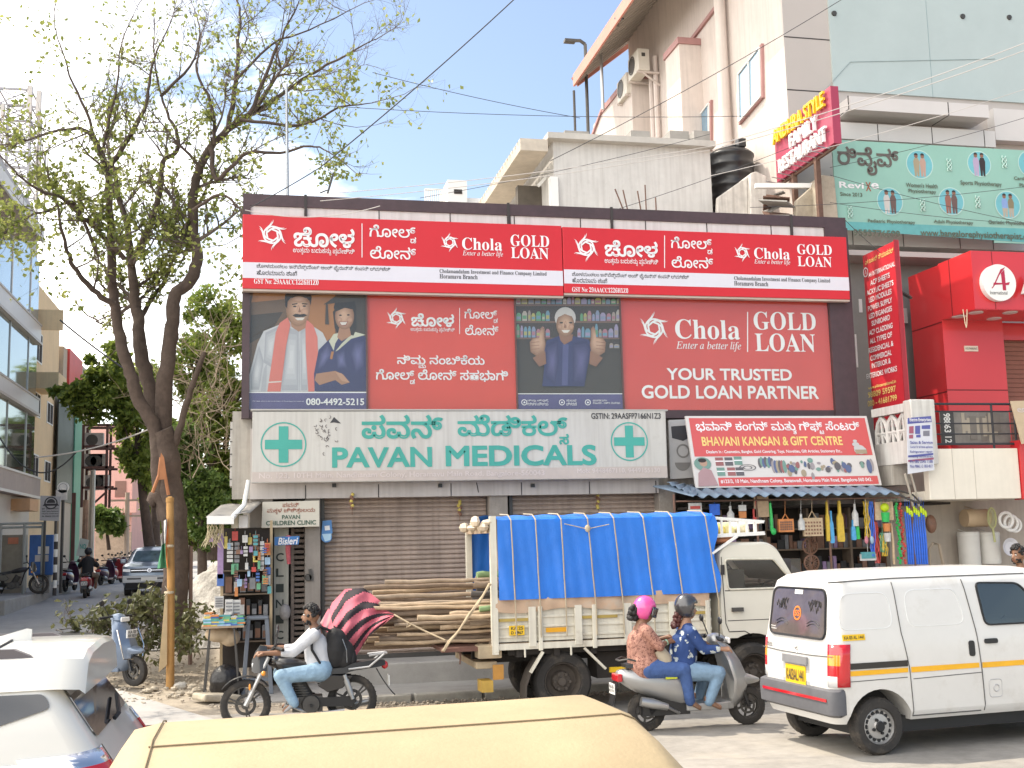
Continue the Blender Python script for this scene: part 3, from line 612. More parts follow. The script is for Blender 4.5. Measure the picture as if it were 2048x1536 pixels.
# round emblem: ring, letter A that reads as 4, word
c = P(1999, 565, Y=17.2); rr = (P(2032, 565, Y=17.2).x-P(1966, 565, Y=17.2).x)/2
g = M(); g.lathe((c.x, 17.3, c.z), (0, -1, 0), [(rr, 0), (rr, .1), (0, .1)], 40); em = part(g, 'emblem', wht, RS)
g = M(); F = lambda u, v, n: (c.x+u*rr, 17.2-n, c.z+v*rr)
g.flat([(-.52, -.32), (-.42, -.22), (.12, .72), (.42, .85), (.22, .62), (.02, .4), (-.3, -.15), (-.45, -.33)], F); g.flat([(.12, .5), (.34, .72), (.36, -.02), (.62, .04), (.55, -.12), (.36, -.14), (.36, -.42), (.16, -.42), (.16, -.1), (-.4, -.14), (-.36, -.02), (.14, -.02)], F, .005)
part(g, 'emblem_mark', mat('crimson', (.42, .02, .06), .5), em)
g = M(); put(g, 'International', F, (-.62, .42, -.66, -.46), 'n'); part(g, 'emblem_word', seam, em)
g = M(); b4 = pb(2040, 2075, 548, 590, 17.2); put(g, 'A', FY(17.2), b4, 'b', n=.1, thick=.1); part(g, 'raised_letter', lgrey, RS)
# ================================================================ cream balcony parapet with railing, lattice and banner
BP = T('balcony', 'cream balcony parapet with dark metal railing in front of the red shop', 'balcony', (14, 17.6, 2.5))
b4 = pb(1857, 2034, 897, 998, 17.2); zb0, zb1 = b4[2], b4[3]
g = M(); g.box(b4[0], b4[1]+.05, 17.2, 17.35, zb0, zb1); g.box(b4[0], b4[1], 17.351, 18.7, zb0, zb0+.15); part(g, 'parapet', mat('cream_panel', (.74, .68, .58), .6, var=.05, streak=.05), BP, bevel=.01)
g = M()
for x in (1907, 1950): q = P(x, 950, Y=17.2).x; g.box(q-.004, q+.004, 17.196, 17.2, zb0, zb1)
part(g, 'panel_seam', mat('soft_seam', (.45, .4, .35), .7), BP)
g = M(); b5 = pb(2035, 2110, 880, 998, 17.15); g.box(b4[1]+.06, b4[1]+2, 17.15, 17.4, b5[2], b5[3]); part(g, 'red_end_panel', red, BP)
g = M()
for y in (808, 823, 847, 868, 888): q = P(1940, y, Y=17.3); g.cyl((b4[0]+.05, 17.3, q.z), (b4[1]+1.5, 17.3, q.z), .022 if y in (808, 888) else .014, n=6)
for x in (1865, 1985, 2030): q = P(x, 850, Y=17.3).x; g.cyl((q, 17.3, zb1), (q, 17.3, P(1985, 806, Y=17.3).z), .022, n=6)
part(g, 'railing', mat('railing_paint', (.05, .05, .055), .5, .3), BP)
# dirty banner behind the railing
b4 = pb(1882, 2020, 824, 888, 17.5); g = M(); g.box(b4[0], b4[1], 17.5, 17.53, b4[2], b4[3]); g.box(b4[0], b4[0]+.25, 17.49, 17.499, b4[2], b4[3], 1)
for i in range(9): x = b4[0]+.35+U(0, b4[1]-b4[0]-.6); g.box(x, x+U(.05, .3), 17.492-.0008*i, 17.4995, b4[2]+U(0, .25), b4[3]-U(0, .15), rnd.choice((2, 3)))
put(g, '98863 12', lambda u, v, n: (b4[0]+.05+v, 17.489-n, b4[3]-u), (.02, b4[3]-b4[2]-.02, .0, .13), 'b', mi=4)
S(g, 'old_banner', [mat('old_print', (.24, .22, .20), .8, var=.3), mat('charcoal', (.07, .07, .07), .8), mat('faded_beige', (.40, .35, .28), .8), mat('faded_dark', (.2, .18, .16), .8), wht], 'weathered dark grey printed banner tied behind the balcony railing', 'banner')
# angled lattice wall of the staircase
A0, B0 = P(1749, 880, Y=18.3), P(1817, 870, Y=17.3); uu = V((B0.x-A0.x, B0.y-A0.y, 0)); wl = uu.length; uu.normalize(); nn = V((uu.y, -uu.x, 0))
zl0, zl1 = P(1817, 925, Y=17.3).z, P(1817, 806, Y=17.3).z
def FA(u, v, n): return V((A0.x, A0.y, zl0))+uu*(u*wl)+V((0, 0, v*(zl1-zl0)))+nn*n
LW = T('lattice_balcony', 'white balcony wall with pointed arch lattice openings beside the red vertical sign', 'balcony', (A0.x, A0.y, zl0))
g = M(); g.prism([(0, 0), (1.02, 0), (1.02, .38), (0, .38)], FA, 0, -.12); g.prism([(0, .86), (1.02, .86), (1.02, 1), (0, 1)], FA, .03, -.12); part(g, 'solid_band', mat('white_wash', (.62, .6, .57), .8, var=.12, streak=.3), LW)
g = M()
for k in range(3):
    c0 = .02+k*.32; ar = [(c0+.0, .38), (c0, .6), (c0+.05, .74), (c0+.16, .84), (c0+.27, .74), (c0+.32, .6), (c0+.32, .38)]
    g.tube([FA(u, v, -.05) for u, v in ar], .045, 6); g.tube([FA(c0+.16, .38, -.05), FA(c0+.16, .84, -.05)], .03, 6); g.tube([FA(c0, .55, -.05), FA(c0+.32, .55, -.05)], .03, 6)
    g.tube([FA(c0, .38, -.05), FA(c0+.16, .6, -.05), FA(c0+.32, .38, -.05)], .025, 6)
part(g, 'lattice', mat('lattice_white', (.60, .58, .55), .8, var=.1), LW)
g = M(); q = P(1843, 830, Y=17.25); zq0, zq1 = P(1843, 930, Y=17.2).z, P(1840, 800, Y=17.2).z; a, b = P(1815, 850, Y=17.2).x, P(1868, 850, Y=17.2).x
g.box(a+.02, b-.02, 17.1, 17.34, zq0, zq1); part(g, 'corner_post', mat('post_white', (.62, .6, .56), .7, var=.1, streak=.3), LW, bevel=.02)
g = M(); g.box(A0.x, B0.x+.3, 17.8, 18.5, zl0-.35, zl0-.01); part(g, 'underside', old, LW)
# ================================================================ the left side street
def FR(X): return lambda u, v, n: (X+n, u, v)
def pr(pts, X): return [(p.y, p.z) for p in (P(x, y, X=X) for x, y in pts)]
LX = -8.; cy1 = P(71, 800, X=LX).y
GB = T('glass_building', 'street corner building with blue mirror glass floors and pale spandrel bands', 'building', (-12, 40, .7))
g = M(); g.box(-18, LX-.1, 26, cy1, .3, 14.8); part(g, 'wall', greyp, GB)
def zat(y, X=LX, x=71): return P(x, y, X=X).z
bands = [(645, 687, lgrey, .12), (797, 833, lgrey, .12), (957, 1000, mat('mauve_band', (.36, .29, .26), .6), .25)]
for y0, y1, mt, d in bands:
    z1, z0 = zat(y0), zat(y1); g = M(); g.box(LX-.09, LX+d, 26, cy1+.05, z0, z1); pp = part(g, 'spandrel', mt, GB)
    g = M(); g.box(LX+d, LX+d+.05, 26, cy1+.06, z0, z0+.09); g.box(LX+d, LX+d+.03, 26, cy1+.06, z1-.07, z1); part(g, 'edge_trim', greyp if y0 < 900 else lgrey, pp)
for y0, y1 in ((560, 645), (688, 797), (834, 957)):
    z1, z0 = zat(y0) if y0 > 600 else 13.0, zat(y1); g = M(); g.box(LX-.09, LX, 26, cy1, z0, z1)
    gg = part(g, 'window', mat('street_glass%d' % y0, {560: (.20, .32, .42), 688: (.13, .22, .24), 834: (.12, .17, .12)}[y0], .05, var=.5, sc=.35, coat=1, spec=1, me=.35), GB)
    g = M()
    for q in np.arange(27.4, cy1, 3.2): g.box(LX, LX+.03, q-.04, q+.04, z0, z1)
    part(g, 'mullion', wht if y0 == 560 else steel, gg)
e0 = P(78, 480, X=LX+.7); g = M(); g.box(LX-.5, LX+.8, 26, e0.y, e0.z-.05, e0.z+.25, 0); g.box(LX+.8, LX+.86, 26, e0.y, e0.z-.1, e0.z+.35, 1); part(g, 'eave', [mat('eave_beige', (.5, .42, .36), .8), wht], GB)
g = M(); g.box(-14, LX-.3, 26, e0.y-.5, e0.z, e0.z+1.7); part(g, 'attic_wall', mat('attic', (.5, .46, .42), .8), GB)
zz = zat(1000); g = M()
for x0, x1, c_ in ((0, 16, 0), (16, 50, 1), (50, 62, 2)):
    a, b = P(x0 if x0 else -40, 1050, X=LX).y, P(x1, 1050, X=LX).y; g.box(LX-.5+.02*c_, LX-.12, min(a, b), max(a, b), .9, zz-.02, c_)
a = P(32, 1040, X=LX).y; g.box(LX-.11, LX+.5, a-.4, a+1.2, zz-.5, zz-.1, 3)
part(g, 'shop_entrance', [mat('cream_wall', (.55, .45, .33), .8), dark, lgrey, mat('orange_beam', (.6, .36, .2), .8)], GB)
# cream building
CX = -8.15; c1 = P(114, 850, X=CX).y
CB = T('cream_building', 'cream plastered building with slim windows and boxy overhangs behind the glass building', 'building', (-11, 49, .7))
crm = mat('cream_plaster', (.80, .60, .37), .85, var=.08, streak=.1)
g = M(); zt3 = P(95, 590, X=CX).z; g.box(-16, CX, cy1+.2, c1, .3, zt3); part(g, 'wall', crm, CB)
for (x0, y0, y1, xx) in ((127, 600, 662, 1.0), (133, 738, 790, .9)):
    q = P(x0, (y0+y1)/2, X=CX+xx); g = M(); z1, z0 = P(x0, y0+20, X=CX+xx).z, P(x0, y1, X=CX+xx).z; g.box(CX, CX+xx, cy1+.2, q.y, z0, z1); part(g, 'overhang', crm, CB)
for (x, y0, y1) in ((78, 665, 727), (74, 785, 835), (100, 806, 850), (70, 908, 957), (95, 922, 965)):
    a = P(x, (y0+y1)/2, X=CX+.02); z1, z0 = P(x, y0, X=CX).z, P(x, y1, X=CX).z; g = M(); g.box(CX-.05, CX+.03, a.y-.7, a.y+.7, z0, z1); w = part(g, 'window', wht, CB)
    g = M(); g.box(CX+.031, CX+.036, a.y-.58, a.y-.05, z0+.06, z1-.06); g.box(CX+.031, CX+.036, a.y+.05, a.y+.58, z0+.06, z1-.06); part(g, 'pane', dark, w)
# dark clad building with red top and green column
DX = -8.0; d1 = c1+9
DB = T('dark_clad_building', 'building with dark ribbed cladding, red top corner and green corner column', 'building', (-11, c1+5, .7))
g = M(); zt4 = P(140, 705, X=DX).z; g.box(-16, DX, c1+.2, d1, .3, zt4); part(g, 'wall', mat('old_yellow', (.5, .42, .33), .8), DB)
g = M(); z1 = P(130, 800, X=DX).z; z0 = P(130, 1005, X=DX).z
a, b = P(116, 900, X=DX+.06).y, P(149, 900, X=DX+.06).y
for i in range(14): y = a+(b-a)*i/14; g.box(DX, DX+.05, y, y+(b-a)/15, z0, z1)
part(g, 'dark_cladding', mat('dark_clad', (.035, .04, .042), .4), DB)
g = M(); a, b = P(139, 740, X=DX+.1).y, P(165, 740, X=DX+.1).y; z1, z0 = P(140, 704, X=DX).z, P(140, 790, X=DX).z; g.box(DX-.6, DX+.1, a, b, z0, z1+.05); part(g, 'red_top', mat('tomato', (.62, .07, .06), .5), DB)
g = M(); a, b = P(149.5, 900, X=DX+.1).y, P(163, 900, X=DX+.1).y; g.box(DX-.3, DX+.1, a, b, .6, P(155, 800, X=DX).z); part(g, 'green_column', mat('green_tile', (.10, .33, .22), .5, var=.15), DB)
# pink building at the bend
PB_ = T('pink_building', 'pale pink apartment building at the far bend of the side street', 'building', (-5, 82, .9))
pk = mat('pink_plaster', (.74, .42, .36), .85, var=.1)
Yp = 80.; b4 = pb(160, 258, 850, 1110, Yp); g = M(); g.box(b4[0]-6, b4[1]+.2, Yp, Yp+12, .5, b4[3]); g.box(b4[0]+1.2, b4[1]+.6, Yp-1.2, Yp, P(200, 1012, Y=Yp).z-.5, P(200, 1003, Y=Yp).z); part(g, 'wall', pk, PB_)
for x0, x1, y0, y1 in ((230, 252, 962, 994), (206, 216, 1012, 1034), (226, 236, 1008, 1030), (244, 252, 1010, 1030)):
    b5 = pb(x0, x1, y0, y1, Yp-.05); g = M(); g.box(b5[0], b5[1], Yp-.05, Yp+.05, b5[2], b5[3]); part(g, 'window', mat('brown_shade', (.25, .14, .11), .7), PB_)
g = M(); b5 = pb(190, 262, 1065, 1112, Yp-.4); g.box(b5[0], b5[1], Yp-.4, Yp-.05, .5, b5[3])
part(g, 'compound_wall', mat('tan_wall', (.45, .33, .24), .85, var=.3), PB_)
# grey-beige houses past the bend, on both sides
for x0, x1, yt, Yq, c_, lb in ((258, 300, 1000, 95, (.42, .38, .33), 'small grey house at the far end of the side street'), (300, 330, 1020, 110, (.35, .33, .30), 'low dark grey house beside the far street end'), (335, 400, 975, 122, (.45, .40, .33), 'wide cream house far behind the forked tree trunk'), (404, 520, 940, 128, (.40, .33, .29), 'tall brownish house far behind the leafy trees')):
    b5 = pb(x0, x1, yt, 1110, Yq); g = M(); g.box(b5[0], b5[1], Yq, Yq+8, .4, b5[3], 0)
    for i in range(3): x = b5[0]+(i+.5)*(b5[1]-b5[0])/3; g.box(x-.3, x+.3, Yq-.03, Yq, b5[3]-1.6, b5[3]-.6, 1)
    S(g, 'far_house', [mat('house%d' % x0, c_, .85, var=.2), dark], lb, 'house')
# telecom lattice tower and its antennas
TT = T('telecom_tower', 'grey steel lattice telecom tower with antennas above the glass building', 'tower', (-15.5, 55, 9))
Yt = 55.; g = M(); xa, xb = P(-6, 250, Y=Yt).x, P(60, 250, Y=Yt).x; za = P(30, 400, Y=Yt).z; zb = P(30, 178, Y=Yt).z
for y in (Yt, Yt+2.2):
    for x in (xa, xb): g.bar((x, y, za-6), (x, y, zb), .12)
    n = 7
    for i in range(n):
        z0 = za+(zb-za)*i/n; z1 = za+(zb-za)*(i+1)/n; g.bar((xa, y, z0), (xb, y, z0), .07); g.bar((xa, y, z0), (xb, y, z1), .05); g.bar((xb, y, z0), (xa, y, z1), .05)
    g.bar((xa, y, zb), (xb, y, zb), .1)
for x in (xa, xb):
    for i in range(8): z0 = za+(zb-za)*i/7; g.bar((x, Yt, z0), (x, Yt+2.2, z0), .06)
part(g, 'lattice', mat('galv_tower', (.33, .33, .36), .5, .3), TT)
for x, y0, y1, w in ((59, 170, 226, 10), (77, 180, 232, 10), (5, 208, 232, 7), (80, 232, 330, 3), (88, 300, 380, 2), (72, 290, 372, 2)):
    g = M(); b5 = pb(x-w/2, x+w/2, y0, y1, Yt-.3); g.box(b5[0], b5[1], Yt-.35, Yt-.1, b5[2], b5[3]); g.cyl(((b5[0]+b5[1])/2, Yt-.05, b5[2]-1.2), ((b5[0]+b5[1])/2, Yt-.05, b5[3]), .04, n=6); part(g, 'antenna', mat('antenna_grey', (.55, .52, .5), .5), TT)
# ================================================================ signs
INK = dict(w=mat('print_white', (.80, .79, .80), .5, var=.03), k=mat('print_black', (.045, .045, .05), .6, var=.1), r=mat('print_red', (.60, .020, .030), .38, var=.07, sc=1.2, bump=.25, bsc=2.5),
    o=mat('print_scarlet', (.64, .068, .045), .42, var=.12, sc=1, bump=.3, bsc=2.2), g=mat('print_teal', (.055, .36, .30), .6, var=.08, sc=3), y=mat('print_yellow', (.80, .62, .22), .5, var=.05), fw=mat('print_faded', (.62, .545, .52), .7, var=.06),
    b=mat('print_navy', (.10, .085, .21), .5, var=.1), lw=mat('print_lilac', (.66, .64, .70), .5, var=.03), br=mat('print_brown', (.33, .10, .06), .6), dg=mat('print_darkgreen', (.035, .10, .07), .6), gd=mat('print_olive', (.12, .14, .10), .6))
class Sign:
    def __init__(s, name, label, cat, Y, corners=None, fr=None, loc=None, group=None):
        s.Y = Y; s.fr = fr or FY(Y); s.t = {}; s.n = .004
        s.root = T(name, label, cat, loc, group=group)
    def b(s, *q): return pb(*q, s.Y)
    def bk(s, pts, mt, th, nm='board', **k):
        m = M(); m.prism(pts, s.fr, 0, -th); s.bd = part(m, nm, mt, s.root, **k); return s.bd
    def txt(s, c, t, box, st='n', off=0., shear=0., n=None, px=True):
        put(s.t.setdefault(c, M()), t, s.fr, s.b(*box) if px else box, st, off, shear=shear, n=max(n or .006, s.n+.002))
    def poly(s, c, pts, px=True, n=None):
        s.n += .00012; s.t.setdefault(c, M()).flat(px2(pts, s.Y) if px else pts, s.fr, n or s.n)
    def ell(s, c, x, y, rx, ry=None, a0=0, a1=360): s.poly(c, circ((x, y), rx, 22, a0, a1, ry=ry or rx))
    def done(s, nm=None):
        fig, fm = M(), []
        for c, m in s.t.items():
            if nm and c in nm: b = len(fig.v); fig.v += m.v; fig.f += [[b+i for i in f] for f in m.f]; fig.m += [len(fm)]*len(m.f); fm.append(c); fn_ = nm[c]
            else: part(m, 'lettering', INK[c] if isinstance(c, str) else c, s.root)
        if fm: part(fig, fn_, fm, s.root)
        return s.root
    def soft(s, c0, c1, pts, n=7, dx=0., dy=0., px=False, k=.12):   # printed tonal shading: stacked shrinking outlines
        q = px2(pts, s.Y) if not px else pts; cx = sum(p[0] for p in q)/len(q); cy = sum(p[1] for p in q)/len(q); w = max(p[0] for p in q)-min(p[0] for p in q)
        for i in range(n):
            t = i/(n-1); f = 1-k*i; c = tuple(round(a+(b-a)*t, 3) for a, b in zip(c0, c1)); s.n += .00012
            s.t.setdefault(mat('tone_%d_%d_%d' % tuple(int(v*1000) for v in c), c, .6, var=0), M()).flat([(cx+dx*w*t+(x-cx)*f, cy+dy*w*t+(y-cy)*f) for x, y in q], s.fr, s.n)
def logo(m, fr, box, n=.006):
    cx, cy, rx, ry = (box[0]+box[1])/2, (box[2]+box[3])/2, (box[1]-box[0])/2, (box[3]-box[2])/2
    for k in range(6):
        a = math.radians(60*k+78); d = (math.cos(a), math.sin(a)); e = (-d[1], d[0])
        for o, w0 in ((.0, .066), (.15, .06)):
            up_, dn = [], []
            for i in range(11):
                t = i/10; s = -.34+1.34*t-(o*.8 if o else 0)*t; q = .26+o*1.25*(1-t*.6)+.12*math.sin(t*5.8-.6); w = w0*(1-t)**.55*(.6+.4*min(1, t*5))
                up_.append((s*d[0]+(q+w)*e[0], s*d[1]+(q+w)*e[1])); dn.append((s*d[0]+(q-w)*e[0], s*d[1]+(q-w)*e[1]))
            m.flat([(cx+p[0]*rx, cy+p[1]*ry) for p in up_+dn[::-1]], fr, n+.0008*(2*k+(o > 0)))
def loan_board(x0, x1, yt, yb, tx, lb):
    Y = 18.3; q = P((x0+x1)/2, (yt+yb)/2, Y=Y); s = Sign('loan_signboard', lb, 'sign', Y, loc=(q.x, Y, P(x0, yb, Y=Y).z), group='red and white loan signboards')
    a, b = P(x0, 500, Y=Y).x, P(x1, 500, Y=Y).x; z1, z0 = P((x0+x1)/2, yt, Y=Y).z, P((x0+x1)/2, yb, Y=Y).z; h = z1-z0
    s.bk([(a, z0), (b, z0), (b, z1), (a, z1)], INK['r'], .16, bevel=.008)
    m = M(); m.box(a+.004, b-.004, Y-.003, Y+.0, z0+h*.140, z0+h*.352); part(m, 'white_band', INK['lw'], s.root)
    m = M(); m.box(a, b, Y+.02, Y+.14, z0-.035, z0-.001); part(m, 'frame', mat('gold_frame', (.5, .42, .36), .5), s.root)
    L, tlt = tx, s.txt
    logo(s.t.setdefault('w', M()), s.fr, s.b(*L[0])); tlt('w', 'ಚೋಳ', L[1], off=.028); tlt('w', 'ಉತ{ತ}ಮ ಬದುಕನು{ನ} ಪ{ರ}ವೇಶಿಸಿ', L[2], off=.012)
    d = L[3]; s.poly('w', [(d[0]-.8, d[2]), (d[0]+.8, d[2]), (d[0]+.8, d[3]), (d[0]-.8, d[3])])
    tlt('w', 'ಗೋಲ್{ಡ}', L[4], off=.014); tlt('w', 'ಲೋನ್', L[5], off=.014); logo(s.t['w'], s.fr, s.b(*L[6]))
    tlt('w', 'Chola', L[7], 'sb'); tlt('w', 'Enter a better life', L[8], 'si', off=.006); tlt('w', 'GOLD', L[9], 'sb'); tlt('w', 'LOAN', L[10], 'sb')
    tlt('k', 'ಚೋಳಮಂಡಲಂ ಇನ್ವೆಸ್{ಟ}ಮೆಂಟ್ ಅಂಡ್ ಫೈನಾನ್ಸ್ ಕಂಪನಿ ಲಿಮಿಟೆಡ್', L[11], off=.006); tlt('k', 'ಹೊರಮಾವು ಶಾಖೆ', L[12], off=.006)
    tlt('k', 'Cholamandalam Investment and Finance Company Limited', L[13], 'sb', off=.004); tlt('k', 'Horamavu Branch', L[14], 'sb', off=.004); tlt('w', 'GST No: 29AAACC1226H1Z0', L[15], 'sb')
    s.done()
loan_board(485, 1124.5, 440, 584, [(512, 577, 438, 502), (587, 709, 455, 496), (586, 709, 496, 511), (724, 0, 447, 515), (739, 832, 450, 486), (740, 832, 493, 519), (879, 919, 465, 505), (924, 1004, 476, 501), (925, 1006, 502, 515), (1021, 1098, 470, 494), (1022, 1097, 495, 518),
    (513, 781, 531, 543), (513, 594, 541, 551), (879, 1093, 541, 551), (879, 955, 549, 558), (508, 637, 558, 569)], 'left half of the long red and white loan signboard')
loan_board(1126, 1694, 464, 592, [(1144, 1200, 465, 525), (1209, 1315, 481, 515), (1209, 1316, 517, 532), (1329, 0, 471, 536), (1342, 1424, 474, 508), (1343, 1426, 513, 537), (1466, 1502, 486, 525), (1508, 1579, 496, 519), (1508, 1580, 519, 531), (1594, 1663, 489, 510), (1595, 1663, 513, 534),
    (1144, 1378, 547, 559), (1144, 1214, 556, 566), (1468, 1660, 555, 565), (1468, 1536, 563, 572), (1144, 1256, 575, 585)], 'right half of the long red and white loan signboard')
# ---------------------------------------------------------------- printed window posters
YP = 18.54
def pm(n, c, r=.6): return mat('poster_'+n, c, r, var=.12, sc=3)
skin1 = pm('skin', (.36, .19, .12)); skin2 = pm('skin_dark', (.25, .125, .08)); shirt = pm('shirt', (.50, .50, .53)); shirt2 = pm('shirt_fold', (.40, .40, .44)); scarf = pm('scarf', (.60, .17, .14)); hair = pm('hair', (.035, .027, .025)); gown = pm('gown', (.045, .045, .12)); gownl = pm('gown_fold', (.085, .085, .20)); brn = pm('brown', (.15, .095, .065)); amb = pm('amber', (.36, .16, .065)); dbr = pm('dark_brown', (.065, .05, .042)); teeth = pm('teeth', (.62, .58, .55)); lip = pm('lip', (.28, .09, .07)); grn = pm('collar', (.5, .5, .40)); skh = pm('skin_light', (.47, .27, .18)); silver = pm('silver_hair', (.5, .47, .46))
def poster(lb, x0, x1, bgm):
    b4 = (P(x0, 700, Y=YP).x, P(x1, 700, Y=YP).x); s = Sign('window_poster', lb, 'poster', YP, loc=((b4[0]+b4[1])/2, YP, wz0), group='printed posters behind the shop window')
    s.bk([(b4[0], wz0), (b4[1], wz0), (b4[1], wz1+.1), (b4[0], wz1+.1)], bgm, .02, 'sheet'); return s
def zA(l): return [(480+x*.3174, 370+y*.3174) for x, y in l]
def zC(l): return [(1000+x/5.12, 560+y/5.12) for x, y in l]
s = poster('window poster of a smiling man with pink scarf and a graduate', 497, 733, brn)
def fA(c, l): s.poly(c, zA(l))
def eA(c, x, y, rx, ry): s.poly(c, zA(circ((x, y), rx, 24, ry=ry)))
fA(amb, [(430, 700), (520, 690), (600, 660), (600, 1000), (430, 960)]); fA(amb, [(90, 660), (290, 660), (280, 720), (70, 740)]); fA(dbr, [(70, 820), (270, 800), (200, 920), (60, 1000)]); fA(dbr, [(700, 680), (790, 680), (790, 1000), (700, 940)])
fA(shirt, [(60, 1302), (58, 1200), (110, 1000), (150, 920), (250, 880), (300, 850), (430, 870), (520, 930), (560, 1010), (470, 1180), (480, 1302)])
[s.soft((.36, .36, .40), (.54, .54, .57), zA(q_), 5, k=.18) for q_ in ([(160, 930), (245, 890), (225, 1000), (200, 1150), (150, 1120)], [(300, 900), (365, 910), (368, 1295), (262, 1295)], [(380, 910), (412, 880), (425, 1100), (425, 1295), (385, 1295)], [(70, 1200), (120, 1010), (150, 1110), (120, 1290), (70, 1290)])]; fA(shirt2, [(130, 1302), (150, 1160), (170, 1120), (165, 1302)]); fA(shirt2, [(365, 905), (372, 905), (380, 1300), (372, 1300)]); fA(skin1, [(310, 830), (420, 840), (415, 900), (370, 925), (325, 895)])
s.soft((.28, .15, .09), (.58, .37, .27), zA(circ((366, 780), 76, 30, ry=112)), 8, .05, .02, k=.1); fA(hair, [(285, 760), (283, 700), (310, 665), (370, 655), (430, 668), (452, 705), (446, 762), (436, 730), (420, 712), (320, 712), (300, 735), (297, 780)])
s.soft((.46, .265, .18), (.53, .32, .23), zA(circ((405, 800), 24, 16, ry=22)), 4, k=.2); s.soft((.46, .27, .19), (.56, .36, .27), zA(circ((368, 790), 11, 14, ry=34)), 4, k=.2); s.soft((.42, .24, .16), (.54, .34, .25), zA(circ((370, 722), 44, 18, ry=20)), 4, k=.2); fA(hair, [(330, 822), (350, 812), (378, 816), (405, 812), (424, 822), (400, 832), (350, 834)]); fA(teeth, [(345, 838), (408, 836), (395, 852), (362, 853)]); eA(hair, 345, 766, 11, 5); eA(hair, 405, 764, 11, 5); fA(hair, [(328, 750), (362, 745), (362, 751), (328, 757)]); fA(hair, [(390, 745), (424, 748), (424, 755), (390, 751)]); fA(skin2, [(375, 770), (384, 800), (372, 804), (366, 800)])
fA(scarf, [(250, 870), (300, 835), (318, 880), (290, 1020), (255, 1302), (172, 1302), (205, 1080), (225, 930)]); fA(scarf, [(420, 850), (462, 885), (488, 960), (492, 1100), (470, 1200), (468, 1302), (430, 1302), (415, 1050), (412, 900)]); fA(teeth, [(180, 1240), (262, 1235), (260, 1243), (179, 1248)])
fA(gown, [(470, 1300), (466, 1190), (495, 1040), (560, 975), (640, 930), (720, 925), (797, 960), (798, 1302)]); [s.soft((.045, .045, .12), (.13, .13, .27), zA(q_), 6, k=.16) for q_ in ([(480, 1180), (500, 1060), (560, 985), (590, 1060), (530, 1150)], [(690, 1060), (720, 980), (785, 975), (785, 1150), (730, 1200)], [(600, 1060), (660, 1030), (680, 1160), (610, 1165)])]
fA(grn, [(560, 985), (590, 940), (640, 930), (600, 1000), (590, 1045)]); fA(grn, [(600, 1050), (640, 1000), (720, 925), (790, 945), (700, 970), (620, 1040)]); fA(amb, [(575, 1050), (592, 1050), (580, 1100), (566, 1095)])
fA(hair, [(596, 900), (585, 800), (610, 770), (730, 770), (735, 900), (715, 950), (610, 930)]); fA(skin1, [(625, 900), (690, 900), (700, 950), (640, 985), (612, 960)]); s.soft((.26, .135, .085), (.54, .34, .24), zA(circ((658, 828), 60, 28, ry=84)), 8, -.05, .02, k=.1); s.soft((.41, .235, .16), (.48, .29, .21), zA(circ((690, 850), 18, 14, ry=16)), 4, k=.2); s.soft((.41, .235, .16), (.48, .29, .21), zA(circ((628, 850), 15, 14, ry=15)), 4, k=.2); fA(lip, [(622, 862), (681, 860), (668, 888), (638, 888)])
fA(hair, [(590, 775), (600, 735), (720, 725), (735, 790), (660, 775), (600, 800)]); fA(dbr, [(525, 755), (610, 695), (760, 672), (797, 700), (790, 720), (680, 740), (600, 745)]); fA(dbr, [(540, 750), (552, 752), (560, 880), (536, 880)])
fA(teeth, [(628, 866), (675, 864), (665, 882), (640, 884)]); eA(hair, 632, 822, 9, 5); eA(hair, 682, 820, 9, 5)
fA(skin1, [(470, 1230), (480, 1190), (600, 1172), (650, 1195), (692, 1245), (640, 1260), (600, 1230), (500, 1262)]); fA(skh, [(600, 1178), (640, 1188), (690, 1245), (640, 1235)])
s.poly('b', zA([(53, 1312), (799, 1308), (799, 1416), (53, 1416)])); s.poly('w', zA([(53, 1304), (799, 1304), (799, 1311), (53, 1311)]))
s.txt('w', '080-4492-5215', (612, 728, 797, 811), 'b', n=.03); s.txt('w', 'T&C apply. Loans at the sole discretion of the company. For details call', (505, 607, 802, 804), n=.03); s.done({k: 'printed_figure' for k in list(s.t) if not isinstance(k, str)})
s = poster('scarlet window poster lettered only in white native script', 733, 1031, INK['o'])
logo(s.t.setdefault('w', M()), s.fr, s.b(770, 815, 614, 659)); s.txt('w', 'ಚೋಳ', (822, 908, 627, 654), off=.028); s.txt('w', 'ಉತ{ತ}ಮ ಬದುಕನು{ನ} ಪ{ರ}ವೇಶಿಸಿ', (821, 909, 655, 666), off=.012); s.poly('w', [(918.5, 616), (919.7, 616), (919.7, 668), (918.5, 668)])
s.txt('w', 'ಗೋಲ್{ಡ}', (929, 995, 618, 646), off=.012); s.txt('w', 'ಲೋನ್', (930, 997, 650, 671), off=.012); s.txt('w', 'ನಿಮ{ಮ} ನಂಬಿಕೆಯ', (794, 969, 710, 737), off=.02); s.txt('w', 'ಗೋಲ್{ಡ} ಲೋನ್ ಸಹಭಾಗಿ', (752, 1016, 739, 769), off=.02); s.done()
s = poster('window poster of a white haired shopkeeper giving two thumbs up', 1031, 1242, dbr)
def fC(c, l): s.poly(c, zC(l))
def eC(c, x, y, rx, ry): s.poly(c, zC(circ((x, y), rx, 24, ry=ry)))
cols = [pm('pack%d' % i, c) for i, c in enumerate([(.3, .25, .22), (.36, .33, .12), (.2, .24, .34), (.34, .16, .2), (.12, .28, .16), (.28, .24, .36), (.38, .34, .3), (.14, .25, .33)])]
shf = pm('shelf', (.17, .10, .08))
for z0, z1 in ((250, 268), (420, 440), (590, 606)): fC(shf, [(155, z0), (1225, z0), (1225, z1), (155, z1)])
